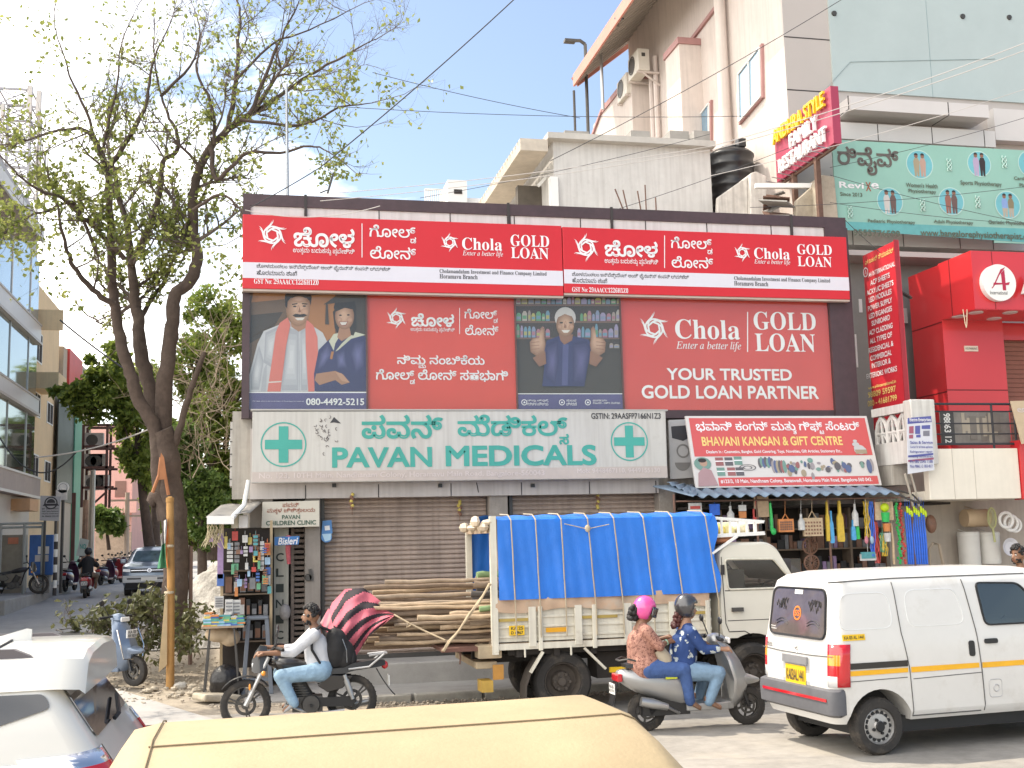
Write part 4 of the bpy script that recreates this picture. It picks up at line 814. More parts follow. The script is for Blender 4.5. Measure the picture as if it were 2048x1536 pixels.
for r_, (z0, z1) in enumerate(((165, 248), (300, 420), (450, 590), (640, 700))):
    x = 165
    while x < 1200:
        w = U(28, 70); h = U(.6, 1)*(z1-z0)
        if not (540 < x+w/2 < 800 and r_ > 0) and not (r_ == 3 and x < 1080):
            c_ = rnd.choice(cols); fC(c_, [(x, z1), (x+w*.9, z1), (x+w*.9, z1-h*.75), (x+w*.65, z1-h), (x+w*.25, z1-h), (x, z1-h*.75)]); fC(rnd.choice(cols), [(x+4, z1-h*.2), (x+w*.8, z1-h*.2), (x+w*.8, z1-h*.55), (x+4, z1-h*.55)])
        x += w+4
fC(gown, [(430, 1090), (450, 900), (440, 720), (480, 620), (600, 575), (740, 575), (900, 610), (960, 700), (900, 860), (860, 1090)]); [s.soft((.04, .038, .10), (.11, .10, .22), zC(q_), 6, k=.16) for q_ in ([(470, 660), (590, 600), (600, 850), (560, 1080), (460, 1000)], [(740, 640), (880, 620), (930, 700), (860, 1080), (740, 1080)])]; fC(gownl, [(640, 660), (700, 660), (690, 1080), (630, 1080)]); fC(skin2, [(600, 560), (745, 560), (735, 620), (655, 665), (615, 620)])
eC(silver, 665, 390, 108, 110); s.soft((.24, .13, .08), (.52, .33, .23), zC(circ((665, 460), 92, 30, ry=125)), 8, .04, .03, k=.1); s.soft((.39, .22, .145), (.46, .28, .2), zC(circ((725, 480), 26, 16, ry=26)), 4, k=.2); s.soft((.39, .22, .145), (.46, .28, .2), zC(circ((612, 480), 22, 16, ry=24)), 4, k=.2); s.soft((.40, .22, .15), (.52, .34, .25), zC(circ((668, 460), 13, 14, ry=40)), 4, k=.2); fC(silver, [(566, 430), (572, 360), (640, 300), (720, 310), (765, 370), (768, 440), (745, 380), (660, 350), (590, 385)])
eC(hair, 625, 440, 18, 8); eC(hair, 720, 440, 18, 8); fC(teeth, [(625, 515), (715, 515), (690, 542), (650, 542)]); fC(skin2, [(660, 440), (680, 490), (650, 494)])
for sx_ in (0, 1):
    f_ = (lambda x: x) if not sx_ else (lambda x: 1380-x)
    fC(skin2, [(f_(x), y) for x, y in ((330, 800), (460, 730), (470, 860), (400, 890))]); s.soft((.26, .14, .09), (.48, .30, .21), zC([(f_(x), y) for x, y in ((300, 640), (330, 600), (400, 585), (410, 500), (430, 475), (452, 500), (455, 600), (465, 660), (450, 740), (370, 780), (310, 740))]), 6, k=.11)
    for j in range(3): fC(skin2, [(f_(x), y) for x, y in ((305, 640+j*35), (400, 632+j*35), (400, 638+j*35), (305, 647+j*35))])
s.poly('b', zC([(180, 1175), (1262, 1170), (1262, 1322), (180, 1322)])); s.poly('w', zC([(178, 1163), (1258, 1163), (1258, 1171), (178, 1171)]))
for t_, x0, x1, y0, y1 in (('ನಿಮ{ಮ} ಚಿನ{ನ}ಕ್{ಕ}ೆ', 275, 490, 1225, 1252), ('ಗರಿಷ್ಠ ಮೌಲ್ಯ', 275, 490, 1256, 1288), ('ಸುಲಭ', 675, 775, 1222, 1250), ('ವಿತರಣೆ', 675, 780, 1254, 1288), ('ಪಾರದರ್ಶಕ ಮತ್ತು', 945, 1090, 1225, 1245), ('ತೊಂದರೆ - ರಹಿತ ಸೇವೆಗಳು', 945, 1225, 1250, 1272)):
    q = zC([(x0, y0), (x1, y1)]); s.txt('w', t_, (q[0][0], q[1][0], q[0][1], q[1][1]), n=.03)
for x in (245, 630, 895): q = P(*zC([(x, 1255)])[0], Y=YP); ring(s.t['w'], s.fr, (q.x, q.z), .05, .012, s.n+.002); s.t['w'].flat([(q.x-.02, q.z-.015), (q.x, q.z+.02), (q.x+.025, q.z-.01)], s.fr, s.n+.002)
s.done({k: 'printed_figure' for k in list(s.t) if not isinstance(k, str)})
s = poster('scarlet window poster with a large white slogan in capitals', 1243, 1664, mat('print_coral', (.61, .075, .06), .42, var=.12, sc=1, bump=.3, bsc=2.2))
logo(s.t.setdefault('w', M()), s.fr, s.b(1275, 1340, 622, 691)); s.txt('w', 'Chola', (1350, 1479, 639, 679), 'sb'); s.txt('w', 'Enter a better life', (1352, 1482, 683, 703), 'si', off=.006); s.poly('w', [(1494, 624), (1496, 624), (1496, 704), (1494, 704)])
s.txt('w', 'GOLD', (1507, 1631, 624, 661), 'sb'); s.txt('w', 'LOAN', (1510, 1630, 667, 704), 'sb'); s.txt('w', 'YOUR TRUSTED', (1333, 1583, 737, 761), 'b', off=.012); s.txt('w', 'GOLD LOAN PARTNER', (1283, 1637, 771, 798), 'b', off=.012); s.done()
# ---------------------------------------------------------------- pharmacy board
Y = 18.12; q = P(918, 890, Y=Y); s = Sign('pharmacy_signboard', 'long faded white board with green crosses and large green letters above the shutters', 'sign', Y, loc=(q.x, Y, P(918, 960, Y=Y).z))
bw = mat('faded_board', (.55, .53, .49), .5, var=.09, sc=1.2, streak=.22, bump=.2, bsc=2.5, stain=(2.5, .6, .25, (.3, .26, .2))); cor = px2([(503, 966), (1335, 956), (1331, 821), (505, 823)], Y); s.bk(cor, bw, .14, bevel=.006)
s.poly(mat('faded_pink', (.50, .43, .39), .6, var=.1), [(504, 944), (1334, 932), (1335, 955), (504, 964)])
for cx_, cy_, r_, a_, w_ in ((567, 889, 45, 36.5, 9.5), (1258.5, 883, 39, 32, 8.5)):
    c = P(cx_, cy_, Y=Y); k = 1/pxm(c); ring(s.t.setdefault('g', M()), s.fr, (c.x, c.z), r_*k, 2.6*k, .006); g_ = s.t['g']
    for a, b in ((a_, w_), (w_, a_)): g_.flat([(c.x-a*k, c.z-b*k), (c.x+a*k, c.z-b*k), (c.x+a*k, c.z+b*k), (c.x-a*k, c.z+b*k)], s.fr, .006+(.0006 if a > b else 0))
s.txt('g', 'ಪವನ್', (723, 886, 829, 878), off=.03); s.txt('g', 'ಮೆಡಿಕಲ್{ಸ}', (915, 1137, 829, 890), off=.03); s.txt('g', 'PAVAN', (664, 864, 894, 935), 'b', off=.032); s.txt('g', 'MEDICALS', (891, 1193, 890, 932), 'b', off=.032)
s.txt('k', 'GSTIN: 29AASFP7166N1Z3', (1182, 1321, 826, 838), 'b'); s.txt('fw', 'No. 123, 10TH Main, Nandhanam Colony, Horamavu Main Road, Bangalore-560043', (518, 1089, 943, 957), 'b'); s.txt('fw', 'Mob: 9448467110, 9449155130', (1154, 1320, 936, 947), 'b')
sk = M()
for i in range(26):
    x, y = 652+rnd.gauss(0, 11), 868+rnd.gauss(0, 18); a = U(0, 6.3); pts = [(x+math.cos(a+j*.5)*j*1.6, y+math.sin(a+j*.6)*j*1.6) for j in range(5)]
    w = [P(p_[0], p_[1], Y=Y-.006) for p_ in pts]; sk.tube(w, .004, 4)
part(sk, 'ink_sketch', mat('grey_ink', (.12, .10, .10), .7), s.root); s.poly('k', [(660, 846), (668, 834), (682, 847), (668, 845)]); s.done()
m = M(); a = P(504, 820, Y=Y); b = P(1333, 819, Y=Y); m.box(a.x-.02, b.x+.02, Y-.01, Y+.14, P(918, 821.5, Y=Y).z, P(918, 818.5, Y=Y).z); part(m, 'frame', mat('board_frame', (.42, .40, .37), .5), s.root)
# clinic sign
Y = 18.3; q = P(582, 1028, Y=Y); s = Sign('clinic_sign', 'small off-white clinic sign with brown and green lettering over the doorway', 'sign', Y, loc=(q.x, Y, P(582, 1055, Y=Y).z))
s.bk(px2([(523, 1056), (639, 1053), (639, 1001), (525, 1004)], Y), mat('ivory_board', (.58, .54, .46), .55, var=.06), .2, bevel=.006)
s.txt('br', 'ಪವನ್', (565, 598, 1005, 1014), off=.01); s.txt('br', 'ಮಕ{ಕ}ಳ ಚಿಕಿತ{ಸ}ಾಲಯ', (534, 630, 1016, 1028), off=.01); s.txt('dg', 'PAVAN', (564, 600, 1030, 1038), 'b'); s.txt('dg', 'CHILDREN CLINIC', (532, 632, 1041, 1050), 'b'); s.done()
# grey side box left of it, jewellery poster on the right of the pharmacy board
Y = 18.44; q = P(1362, 900, Y=Y); s = Sign('jewellery_poster', 'pale poster showing a necklace and a gold bowl, half behind the red gift shop board', 'poster', Y, loc=(q.x, Y, P(1362, 955, Y=Y).z))
s.bk(px2([(1341, 958), (1392, 955), (1386, 838), (1337, 840)], Y), mat('poster_pale', (.46, .45, .44), .5, var=.08), .03, 'sheet'); s.poly('k', [(1342, 853), (1380, 850), (1384, 872), (1366, 882), (1344, 876)])
nk = mat('silver_print', (.22, .21, .2), .5); q = P(1366, 902, Y=Y); ring(s.t.setdefault(nk, M()), s.fr, (q.x, q.z), .12, .03, .006); q = P(1365, 925, Y=Y); s.t[nk].flat(circ((q.x, q.z), .14, 16, 180, 360), s.fr, .006); s.done({nk: 'printed_jewels'})
# ---------------------------------------------------------------- gift shop board, leaning
O_, X_, Z_ = P(1393, 976, Y=17.8), P(1764, 972, Y=17.8), P(1383, 830, Y=18.15); X_.z = O_.z; zt5 = P(1565, 832, Y=18.15).z
def FB(u, v, n): return V((O_.x+(X_.x-O_.x)*u, 17.8+.35*v-n, O_.z+(zt5-O_.z)*v))
s = Sign('gift_shop_board', 'red and white gift shop board leaning above the blue corrugated awning', 'sign', 17.8, fr=FB, loc=(O_.x, 17.8, O_.z))
s.bk([(0, 0), (1, 0), (1, 1), (0, 1)], mat('board_white', (.60, .57, .55), .5, var=.05), .06, bevel=.004); rs = mat('print_rose', (.58, .10, .10), .5, var=.05)
s.poly(rs, [(.015, .43), (.985, .43), (.985, .97), (.015, .97)], px=False); s.poly(rs, [(.12, .02), (.985, .02), (.985, .135), (.12, .135)], px=False)
s.txt('w', 'ಭವಾನಿ ಕಂಗನ್ ಮತು{ತ} ಗಿಫ್{ಟ} ಸೆಂಟರ್', (.045, .945, .735, .925), off=.02, px=False); s.txt('y', 'BHAVANI KANGAN & GIFT CENTRE', (.065, .83, .575, .705), 'b', off=.015, px=False); s.txt('w', 'Dealers In : Cosmetics, Bangles, Gold Covering, Toys, Novelties, Gift Articles, Stationery Etc.,', (.08, .815, .46, .515), 'b', px=False); s.txt('w', '#123/3, 10 Main, Nandhnam Colony, Banaswadi, Horamavu Main Road, Bangalore-560 043.', (.13, .95, .045, .11), 'b', px=False)
pp = [pm('item%d' % i, c) for i, c in enumerate([(.12, .11, .12), (.3, .12, .12), (.16, .28, .24), (.3, .27, .28), (.10, .13, .24), (.34, .28, .2)])]
def el2(c, x, y, rx, ry): s.poly(c, circ((x, y), rx, 16, ry=ry), px=False)
for x, y, c_ in ((.12, .36, 1), (.17, .36, 0), (.22, .37, 2), (.12, .22, 2), (.175, .22, 1), (.22, .22, 0)): s.poly(pp[c_], [(x, y-.06), (x+.042, y-.06), (x+.042, y+.055), (x, y+.055)], px=False); s.poly('w', [(x, y-.005), (x+.042, y-.005), (x+.042, y+.01), (x, y+.01)], px=False)
nk2 = s.t.setdefault(pp[0], M())
for k in (0, .05): ring(nk2, FB, (.285, .27), .045-k*.4, .006, .012)
for i in range(7): el2(pp[(i*2) % 6], .355+i*.011, .33+.02*(i % 2), .010, .07)
for i in range(6): el2(pp[(i+3) % 6], .425+i*.012, .28, .011, .09)
for i in range(46): x = U(.50, .93); el2(pp[i % 6], x, .28+rnd.gauss(0, .055), U(.006, .018), U(.015, .06))
el2(pp[3], .965, .29, .012, .09); el2(pp[4], .95, .27, .014, .1)
el2(pp[2], .05, .33, .045, .09); el2(pm('skinb', (.42, .27, .2)), .055, .34, .02, .05); s.poly(pm('sari', (.38, .24, .25)), [(.01, .02), (.02, .2), (.05, .28), (.09, .24), (.115, .03)], px=False); el2(hair, .05, .375, .022, .03)
for x, y, r_ in ((.90, .585, .02), (.915, .53, .03), (.90, .635, .012), (.92, .5, .035)): el2(pm('grey_toy', (.5, .5, .5)), x, y, r_, r_*1.6)
s.poly(pp[5], [(.89, .45), (.955, .45), (.955, .51), (.89, .51)], px=False); s.done({k: 'printed_wares' for k in list(s.t) if not isinstance(k, str)})
# ---------------------------------------------------------------- teal physiotherapy banner
Y = 19.3; b4 = pb(1670, 2070, 289, 472, Y); s = Sign('clinic_banner', 'wide mint green physiotherapy banner with round photographs under the glass front', 'banner', Y, loc=(b4[0]+2.5, Y, b4[2]))
z1, z0, z00 = P(1860, 290, Y=Y).z, P(1860, 466, Y=Y).z, P(2030, 487, Y=Y).z; xa_ = P(1988, 470, Y=Y).x
s.bk([(b4[0], z0), (xa_, z0), (xa_, z00), (b4[1], z00), (b4[1], z1), (b4[0], z1)], mat('mint_print', (.27, .50, .42), .5, var=.1, sc=.8), .03, 'sheet')
s.poly(mat('print_turquoise', (.12, .40, .40), .5), [(b4[0], z0), (b4[1], z00+.02), (b4[1], z0+.16), (b4[0], z0+.16)], px=False)
s.txt('br', 'ರಿವೈವ್', (1675, 1798, 293, 352), off=.03); INKK = mat('print_taupe', (.13, .115, .10), .6); s.t[INKK] = s.t.pop('br')
s.txt('w', 'Revi', (1678, 1727, 364, 377), 'b', off=.02); s.txt('w', 'e', (1742, 1757, 366, 378), 'b', off=.02); s.txt('br', 'x', (1731, 1742, 364, 383))
s.txt('gd', 'Since 2013', (1680, 1724, 385, 393), 'b')
cb = mat('print_cyan', (.15, .45, .50), .5); cl = mat('print_pale', (.42, .62, .56), .5)
for x, y, r_, f_ in ((1839, 329, 28, 0), (1958, 328, 25, 1), (2060, 328, 26, 2), (1779.5, 403, 27, 3), (1902, 403, 27, 4), (2015, 410, 27, 5)):
    c = P(x, y, Y=Y); k = 1/pxm(c); s.poly(cl, circ((c.x, c.z), r_*k*1.08, 30), px=False); s.poly(cb, circ((c.x, c.z), r_*k, 30), px=False)
    co = [(pm('fig_a', (.35, .3, .2)), pm('fig_b', (.45, .3, .24))), (pm('fig_c', (.42, .34, .48)), hair), (pm('fig_d', (.2, .18, .17)), pm('fig_b', (.45, .3, .24))), (pm('fig_e', (.55, .53, .5)), pm('fig_f', (.14, .09, .08))), (pm('fig_g', (.28, .12, .09)), pm('fig_f', (.14, .09, .08))), (pm('fig_h', (.22, .34, .6)), pm('fig_i', (.23, .2, .12)))][f_]
    for dx, cc in ((-7, co[0]), (7, co[1])):
        def fg(c_, l): s.poly(c_, [(c.x+(dx+u)*k, c.z+v*k) for u, v in l], px=False)
        fg(cc, [(-7, 6), (-4, 13), (4, 13), (7, 5), (6, -8), (-6, -8)]); fg(cc if f_ != 5 else pm('fig_j', (.4, .37, .3)), [(-6, -7), (6, -7), (5, -25), (1, -25), (0, -12), (-1, -25), (-5, -25)]); s.poly(skin2, circ((c.x+dx*k, c.z+17*k), 4.2*k, 12), px=False); s.poly(hair, circ((c.x+dx*k, c.z+19*k), 4.4*k, 12, 0, 180), px=False)
wl_ = M()
for x, y in ((1898, 331), (2008, 325), (1700, 425), (1845, 412), (1955, 405)):
    c = P(x, y, Y=Y-.01); k = 1/pxm(c)
    for j in range(3): wl_.tube([c+V((math.sin(i*.9+j*2)*5*k, -.012, (12-i*4+j)*k)) for i in range(7)], .012, 4)
part(wl_, 'line_drawing', cl, s.root)
for t_, q in (("Women's Health", (1811, 1874, 367, 376)), ('Physiotherapy', (1816, 1871, 379, 389)), ('Sports Physiotherapy', (1920, 2002, 363, 374)), ('Cardio Pulmonary', (2027, 2098, 355, 364)), ('Physiotherapy', (2038, 2092, 368, 378)), ('Pediatric Physiotherapy', (1735, 1829, 440, 449)), ('Adult Physiotherapy', (1867, 1945, 441, 450)), ('Geriatic Physiotherapy', (1976, 2066, 442, 452)), ('9553776599', (1706, 1799, 460, 474)), ('www.bangalorephysiotherapist.com', (1840, 2072, 463, 480))): s.txt('gd', t_, q, 'b', n=.02)
s.done({k: 'printed_figure' for k in list(s.t) if not isinstance(k, str) and k is not INKK})
# ---------------------------------------------------------------- red vertical sign at right angles to the street
XR = P(1792, 480, Y=17.75).x; yn, yfar = 17.75, P(1725, 508, X=XR).y; zT, zB = P(1792, 480, X=XR).z, P(1803, 809, X=XR).z
FV = lambda u, v, n: (XR-n, yfar-u, v)
s = Sign('vertical_sign', 'tall narrow red sign listing building trades in white, at right angles to the street', 'sign', 0, fr=FV, loc=(XR, yn, zB))
s.bk([(0, zB-.35), (yfar-yn, zB-.35), (yfar-yn, zT), (0, zT)], mat('sign_red', (.56, .03, .045), .35, var=.04, coat=.3), .05)
def vt(c, t_, xl, xr, yr, h, st='b', off=.008):
    q = P(1640+xr*.2604, 460+yr*.2604, X=XR); u1 = yfar-q.y; u0 = yfar-P(1640+xl*.2604, 460+yr*.2604+(xr-xl)*.2604*.3, X=XR).y; hh = h*.2604/pxm(q)/2; s.txt(c, t_, (u0, u1, q.z-hh, q.z+hh), st, off, px=False)
vt('y', 'ಎ4 ಇಂಟರ್ ನ್ಯಾಷನಲ್', 345, 567, 150, 44, 'n', .015); vt('w', 'A4 INTERNATIONAL', 372, 578, 258, 38)
for t_, xl, xr, yr in (('ACP SHEETS', 388, 538, 345), ('ACRYLIC SHEETS', 360, 566, 402), ('LED MODULES', 377, 552, 470), ('POWER SUPPLY', 370, 556, 535), ('LED SIGANGES', 378, 556, 600), ('SUNBOARD', 398, 540, 668), ('ACP CLADDING', 380, 560, 730), ('ALL TYPES OF', 385, 556, 800), ('RESIDENCIAL &', 376, 566, 868), ('COMMERCIAL', 390, 553, 938), ('INTERIOR &', 400, 546, 1002), ('EXTERIORS WORKS', 360, 594, 1062)): vt('w', t_, xl, xr, yr, 42)
vt('y', 'www.a4international.in', 372, 586, 1160, 26); vt('y', '98809 59597', 372, 586, 1216, 48); vt('y', '080 - 41681799', 370, 594, 1284, 48)
q = P(1640+352*.2604, 460+325*.2604, X=XR); ring(s.t['w'], FV, (yfar-q.y, q.z), .09, .02, .006); s.txt('w', 'A', (yfar-q.y-.04, yfar-q.y+.04, q.z-.05, q.z+.05), px=False); s.done()
m = M(); m.box(XR-.055, XR+.02, yn-.02, yn-.001, zB-.35, zT); part(m, 'edge', mat('sign_edge', (.33, .02, .03), .4), s.root)
# ---------------------------------------------------------------- restaurant sign with raised letters
XA = P(1664, 228, Y=18.2).x; yn = 18.2; yfar = P(1548, 262, X=XA).y; zT, zB = P(1662, 170, X=XA).z, P(1668, 286, X=XA).z; FAd = lambda u, v, n: (XA-n, yfar-u, v); wA = yfar-yn
s = Sign('restaurant_sign', 'maroon sign with raised yellow and white block letters standing on rusty posts', 'sign', 0, fr=FAd, loc=(XA, yn, zB))
s.bk([(0, zB), (wA, zB), (wA, zT), (0, zT)], mat('sign_maroon', (.36, .045, .09), .5, var=.06), .16, bevel=.006)
h = zT-zB; m1, m2 = M(), M()
put(m1, 'ANDHRA STYLE', FAd, (.02*wA, .93*wA, zB+h*.70, zB+h*.97), 'n', off=.012, n=.075, thick=.05); put(m2, 'FAMILY', FAd, (.32*wA, .80*wA, zB+h*.41, zB+h*.66), 'n', off=.012, n=.075, thick=.05); put(m2, 'RESTAURANT', FAd, (.10*wA, .93*wA, zB+h*.10, zB+h*.36), 'n', off=.012, n=.075, thick=.05)
part(m1, 'yellow_letters', mat('letter_yellow', (.80, .55, .03), .4), s.root); part(m2, 'white_letters', mat('letter_white', (.8, .8, .8), .4), s.root)
m = M()
for x, y0, y1 in ((1585, 345, 432), (1630, 310, 432)): q = P(x, y0, X=XA+.05); m.bar((XA+.08, q.y, zB+.02), (XA+.08, q.y, P(x, y1, X=XA).z-.6), .09)
m.bar((XA+.08, yfar-.1, zB-.03), (XA+.08, yn+.1, zB-.03), .05); part(m, 'post', rust, s.root)
m = M()
for i in range(9): m.bar((XA-.02, yfar-wA*(i+.5)/9, zB-.06), (XA-.3, yfar-wA*(i+.5)/9, zB-.02), .015)
part(m, 'lamp_arm', steel, s.root)
# ---------------------------------------------------------------- paper poster tied on the corner post
Y = 17.0; q = P(1842, 890, Y=Y); s = Sign('paper_poster', 'blue and white paper poster for electrical goods tied to the balcony corner post', 'poster', Y, loc=(q.x, Y, P(1842, 945, Y=Y).z))
s.bk(px2([(1816, 948), (1869, 940), (1863, 832), (1814, 838)], Y), mat('paper', (.62, .63, .68), .7, var=.05), .012, 'sheet'); bl = mat('print_blue', (.10, .11, .33), .6)
s.poly(bl, [(1815, 836), (1862, 832), (1863, 844), (1815, 848)]); s.txt('w', 'Electro Enterprises', (1818, 1860, 836, 845), 'b', n=.02); INK['bl'] = bl
for x, y, w, h_ in ((1818, 853, 9, 14), (1830, 852, 10, 16), (1843, 851, 17, 7), (1846, 862, 13, 10), (1818, 870, 8, 7), (1832, 870, 9, 5)): s.poly(rnd.choice((bl, pm('grey_goods', (.2, .2, .24)), pm('red_goods', (.35, .1, .15)))), [(x, y), (x+w, y-1), (x+w, y+h_), (x, y+h_)])
for i, t_ in enumerate(('Sales & Service', 'Contact for all home appliances', 'Refrigerator repair', 'Washing machine service', 'Ph: 080 2545 1188', 'Mob: 98862 13 1850 4517')): s.txt('bl', t_, (1819, 1864, 882+i*9.5, 888+i*9.5), 'b', n=.02)
s.poly(bl, [(1816, 911), (1866, 906), (1866, 910), (1816, 915)]); s.poly(pm('red_band', (.33, .1, .16)), [(1816, 920), (1867, 915), (1867, 919), (1816, 924)]); s.done()
m = M()
for x0, x1 in ((1810, 1826), (1822, 1838)): m.tube([P(x0, 948, Y=17.2), P((x0+x1)/2+2, 985, Y=17.3), P(x1, 1012, Y=17.4)], .018, 5)
S(m, 'hanging_cable', mat('pale_cable', (.5, .45, .38), .7), 'pale cables dangling below the paper poster to the blue awning corner', 'cable')
# tan banner at the far right edge
Y = 16.95; s = Sign('tan_banner', 'tan printed banner tied at the right edge of the balcony railing', 'banner', Y, loc=(P(2050, 850, Y=Y).x, Y, P(2045, 900, Y=Y).z)); s.bk(px2([(2044, 888), (2100, 880), (2100, 800), (2021, 802)], Y), mat('tan_print', (.52, .40, .27), .7), .02, 'sheet'); s.txt('fw', 'ಅಕ{ಷ}', (2034, 2062, 813, 830), off=.02); s.done()
# ---------------------------------------------------------------- water brand placard, key shaped sign
Y = 18.55; s = Sign('bottle_sign', 'blue bottle-shaped sign fixed beside the left shutter', 'sign', Y, loc=(P(653, 1070, Y=Y).x, Y, P(653, 1085, Y=Y).z)); bb = [(645, 1042), (663, 1040), (665, 1066)]+[(653+11*math.cos(t), 1074+11*math.sin(t)) for t in np.linspace(-.5, 3.6, 12)]+[(643, 1066)]
s.bk(px2(bb[::-1], Y), mat('water_blue', (.07, .22, .48), .4, var=.1), .03); s.poly('w', [(649, 1052), (659, 1051), (660, 1060), (650, 1061)]); s.poly(mat('pale_blue', (.4, .6, .75), .4), [(644, 1068), (663, 1067), (661, 1080), (650, 1083)]); s.done()
Y = 18.2; s = Sign('water_sign', 'small blue water brand sign hanging in the clinic doorway', 'sign', Y, loc=(P(574, 1080, Y=Y).x, Y, P(574, 1090, Y=Y).z)); s.bk(px2([(549, 1091), (597, 1089), (599, 1072), (549, 1074)], Y), mat('sign_blue', (.03, .16, .42), .4), .03); s.txt('w', 'Bisleri', (556, 596, 1075, 1089), 'b', off=.01, shear=.2); s.done()
# ================================================================ vehicles
carw = mat('car_white', (.66, .645, .60), .28, var=.03, sc=1.5, coat=.7)
vanw = mat('van_white', (.62, .605, .58), .35, var=.06, sc=2, coat=.4, stain=(2.2, .55, .3, (.42, .38, .32)))
autoglass = mat('dark_auto_glass', (.016, .016, .018), .04, var=.3, coat=1, spec=.8)
redlamp = mat('red_lamp', (.52, .012, .02), .12, var=.05, coat=1); amber = mat('amber_lamp', (.85, .30, .02), .15, var=0, coat=1); clear = mat('clear_lamp', (.75, .75, .75), .1, var=0, coat=1)
tyre = mat('tyre', (.030, .027, .025), .85, var=.3, sc=9, bump=.3, stain=(4, .5, .4, (.16, .13, .10))); alloy = mat('alloy', (.42, .41, .40), .4, .6, var=.15); chrome = mat('chrome', (.75, .75, .76), .12, 1, var=0)
plateY = mat('plate_yellow', (.80, .50, .02), .45, var=.05); plateW = mat('plate_white', (.72, .72, .70), .45, var=.05); seatm = mat('seat_vinyl', (.022, .021, .021), .5, var=.15, bump=.15)
def rr(x0, x1, w, r, n=4, bow=0.):
    o = []
    for cx_, cy_, a0 in ((x1-r, w-r, 0), (x0+r, w-r, 90), (x0+r, -w+r, 180), (x1-r, -w+r, 270)):
        for i in range(n+1): a = math.radians(a0+90*i/n); o.append((cx_+r*math.cos(a), cy_+r*math.sin(a)))
    return o
def zcar(m, lv, n=4, mi=0):     # body as stacked rounded outlines: (z, x rear, x front, half width, corner radius)
    m.loft([[(x, y, z) for x, y in rr(a, b, w, r, n)] for z, a, b, w, r in lv], mi=mi); return m
def lerpl(lv, z, k):
    for p, q in zip(lv, lv[1:]):
        if p[0] <= z <= q[0]: t = (z-p[0])/max(q[0]-p[0], 1e-6); return p[k]+(q[k]-p[k])*t
    return lv[-1][k]
def sidef(lv, sg, e=.0): return lambda x, z, n: (x, sg*(lerpl(lv, z, 3)+n+e), z)
def rearf(lv, e=.0): return lambda y, z, n: (lerpl(lv, z, 1)-n-e, y, z)
def frontf(lv, e=.0): return lambda y, z, n: (lerpl(lv, z, 2)+n+e, y, z)
def rpoly(pts, r=.06, n=4):     # round the corners of a polygon
    o = []; k = len(pts)
    for i in range(k):
        p, a, b = V(pts[i]).to_2d() if False else V((*pts[i], 0)), V((*pts[i-1], 0)), V((*pts[(i+1) % k], 0)); u = (a-p); v = (b-p); d = min(r, u.length*.45, v.length*.45); s0, s1 = p+u.normalized()*d, p+v.normalized()*d
        for j in range(n+1): t = j/n; q = s0*(1-t)**2+p*2*t*(1-t)+s1*t*t; o.append((q.x, q.y))
    return o
def seamline(m, pts, fr, w=.012, n=.004, close=False):
    q_ = list(pts)+([pts[0]] if close else []); pts = [(a[0]+(b[0]-a[0])*i/6, a[1]+(b[1]-a[1])*i/6) for a, b in zip(q_, q_[1:]) for i in range(6)]+([] if close else [q_[-1]]); P3 = [V(fr(u, v, n)) for u, v in pts]; m.tube(P3, w/2, 4, close=close)
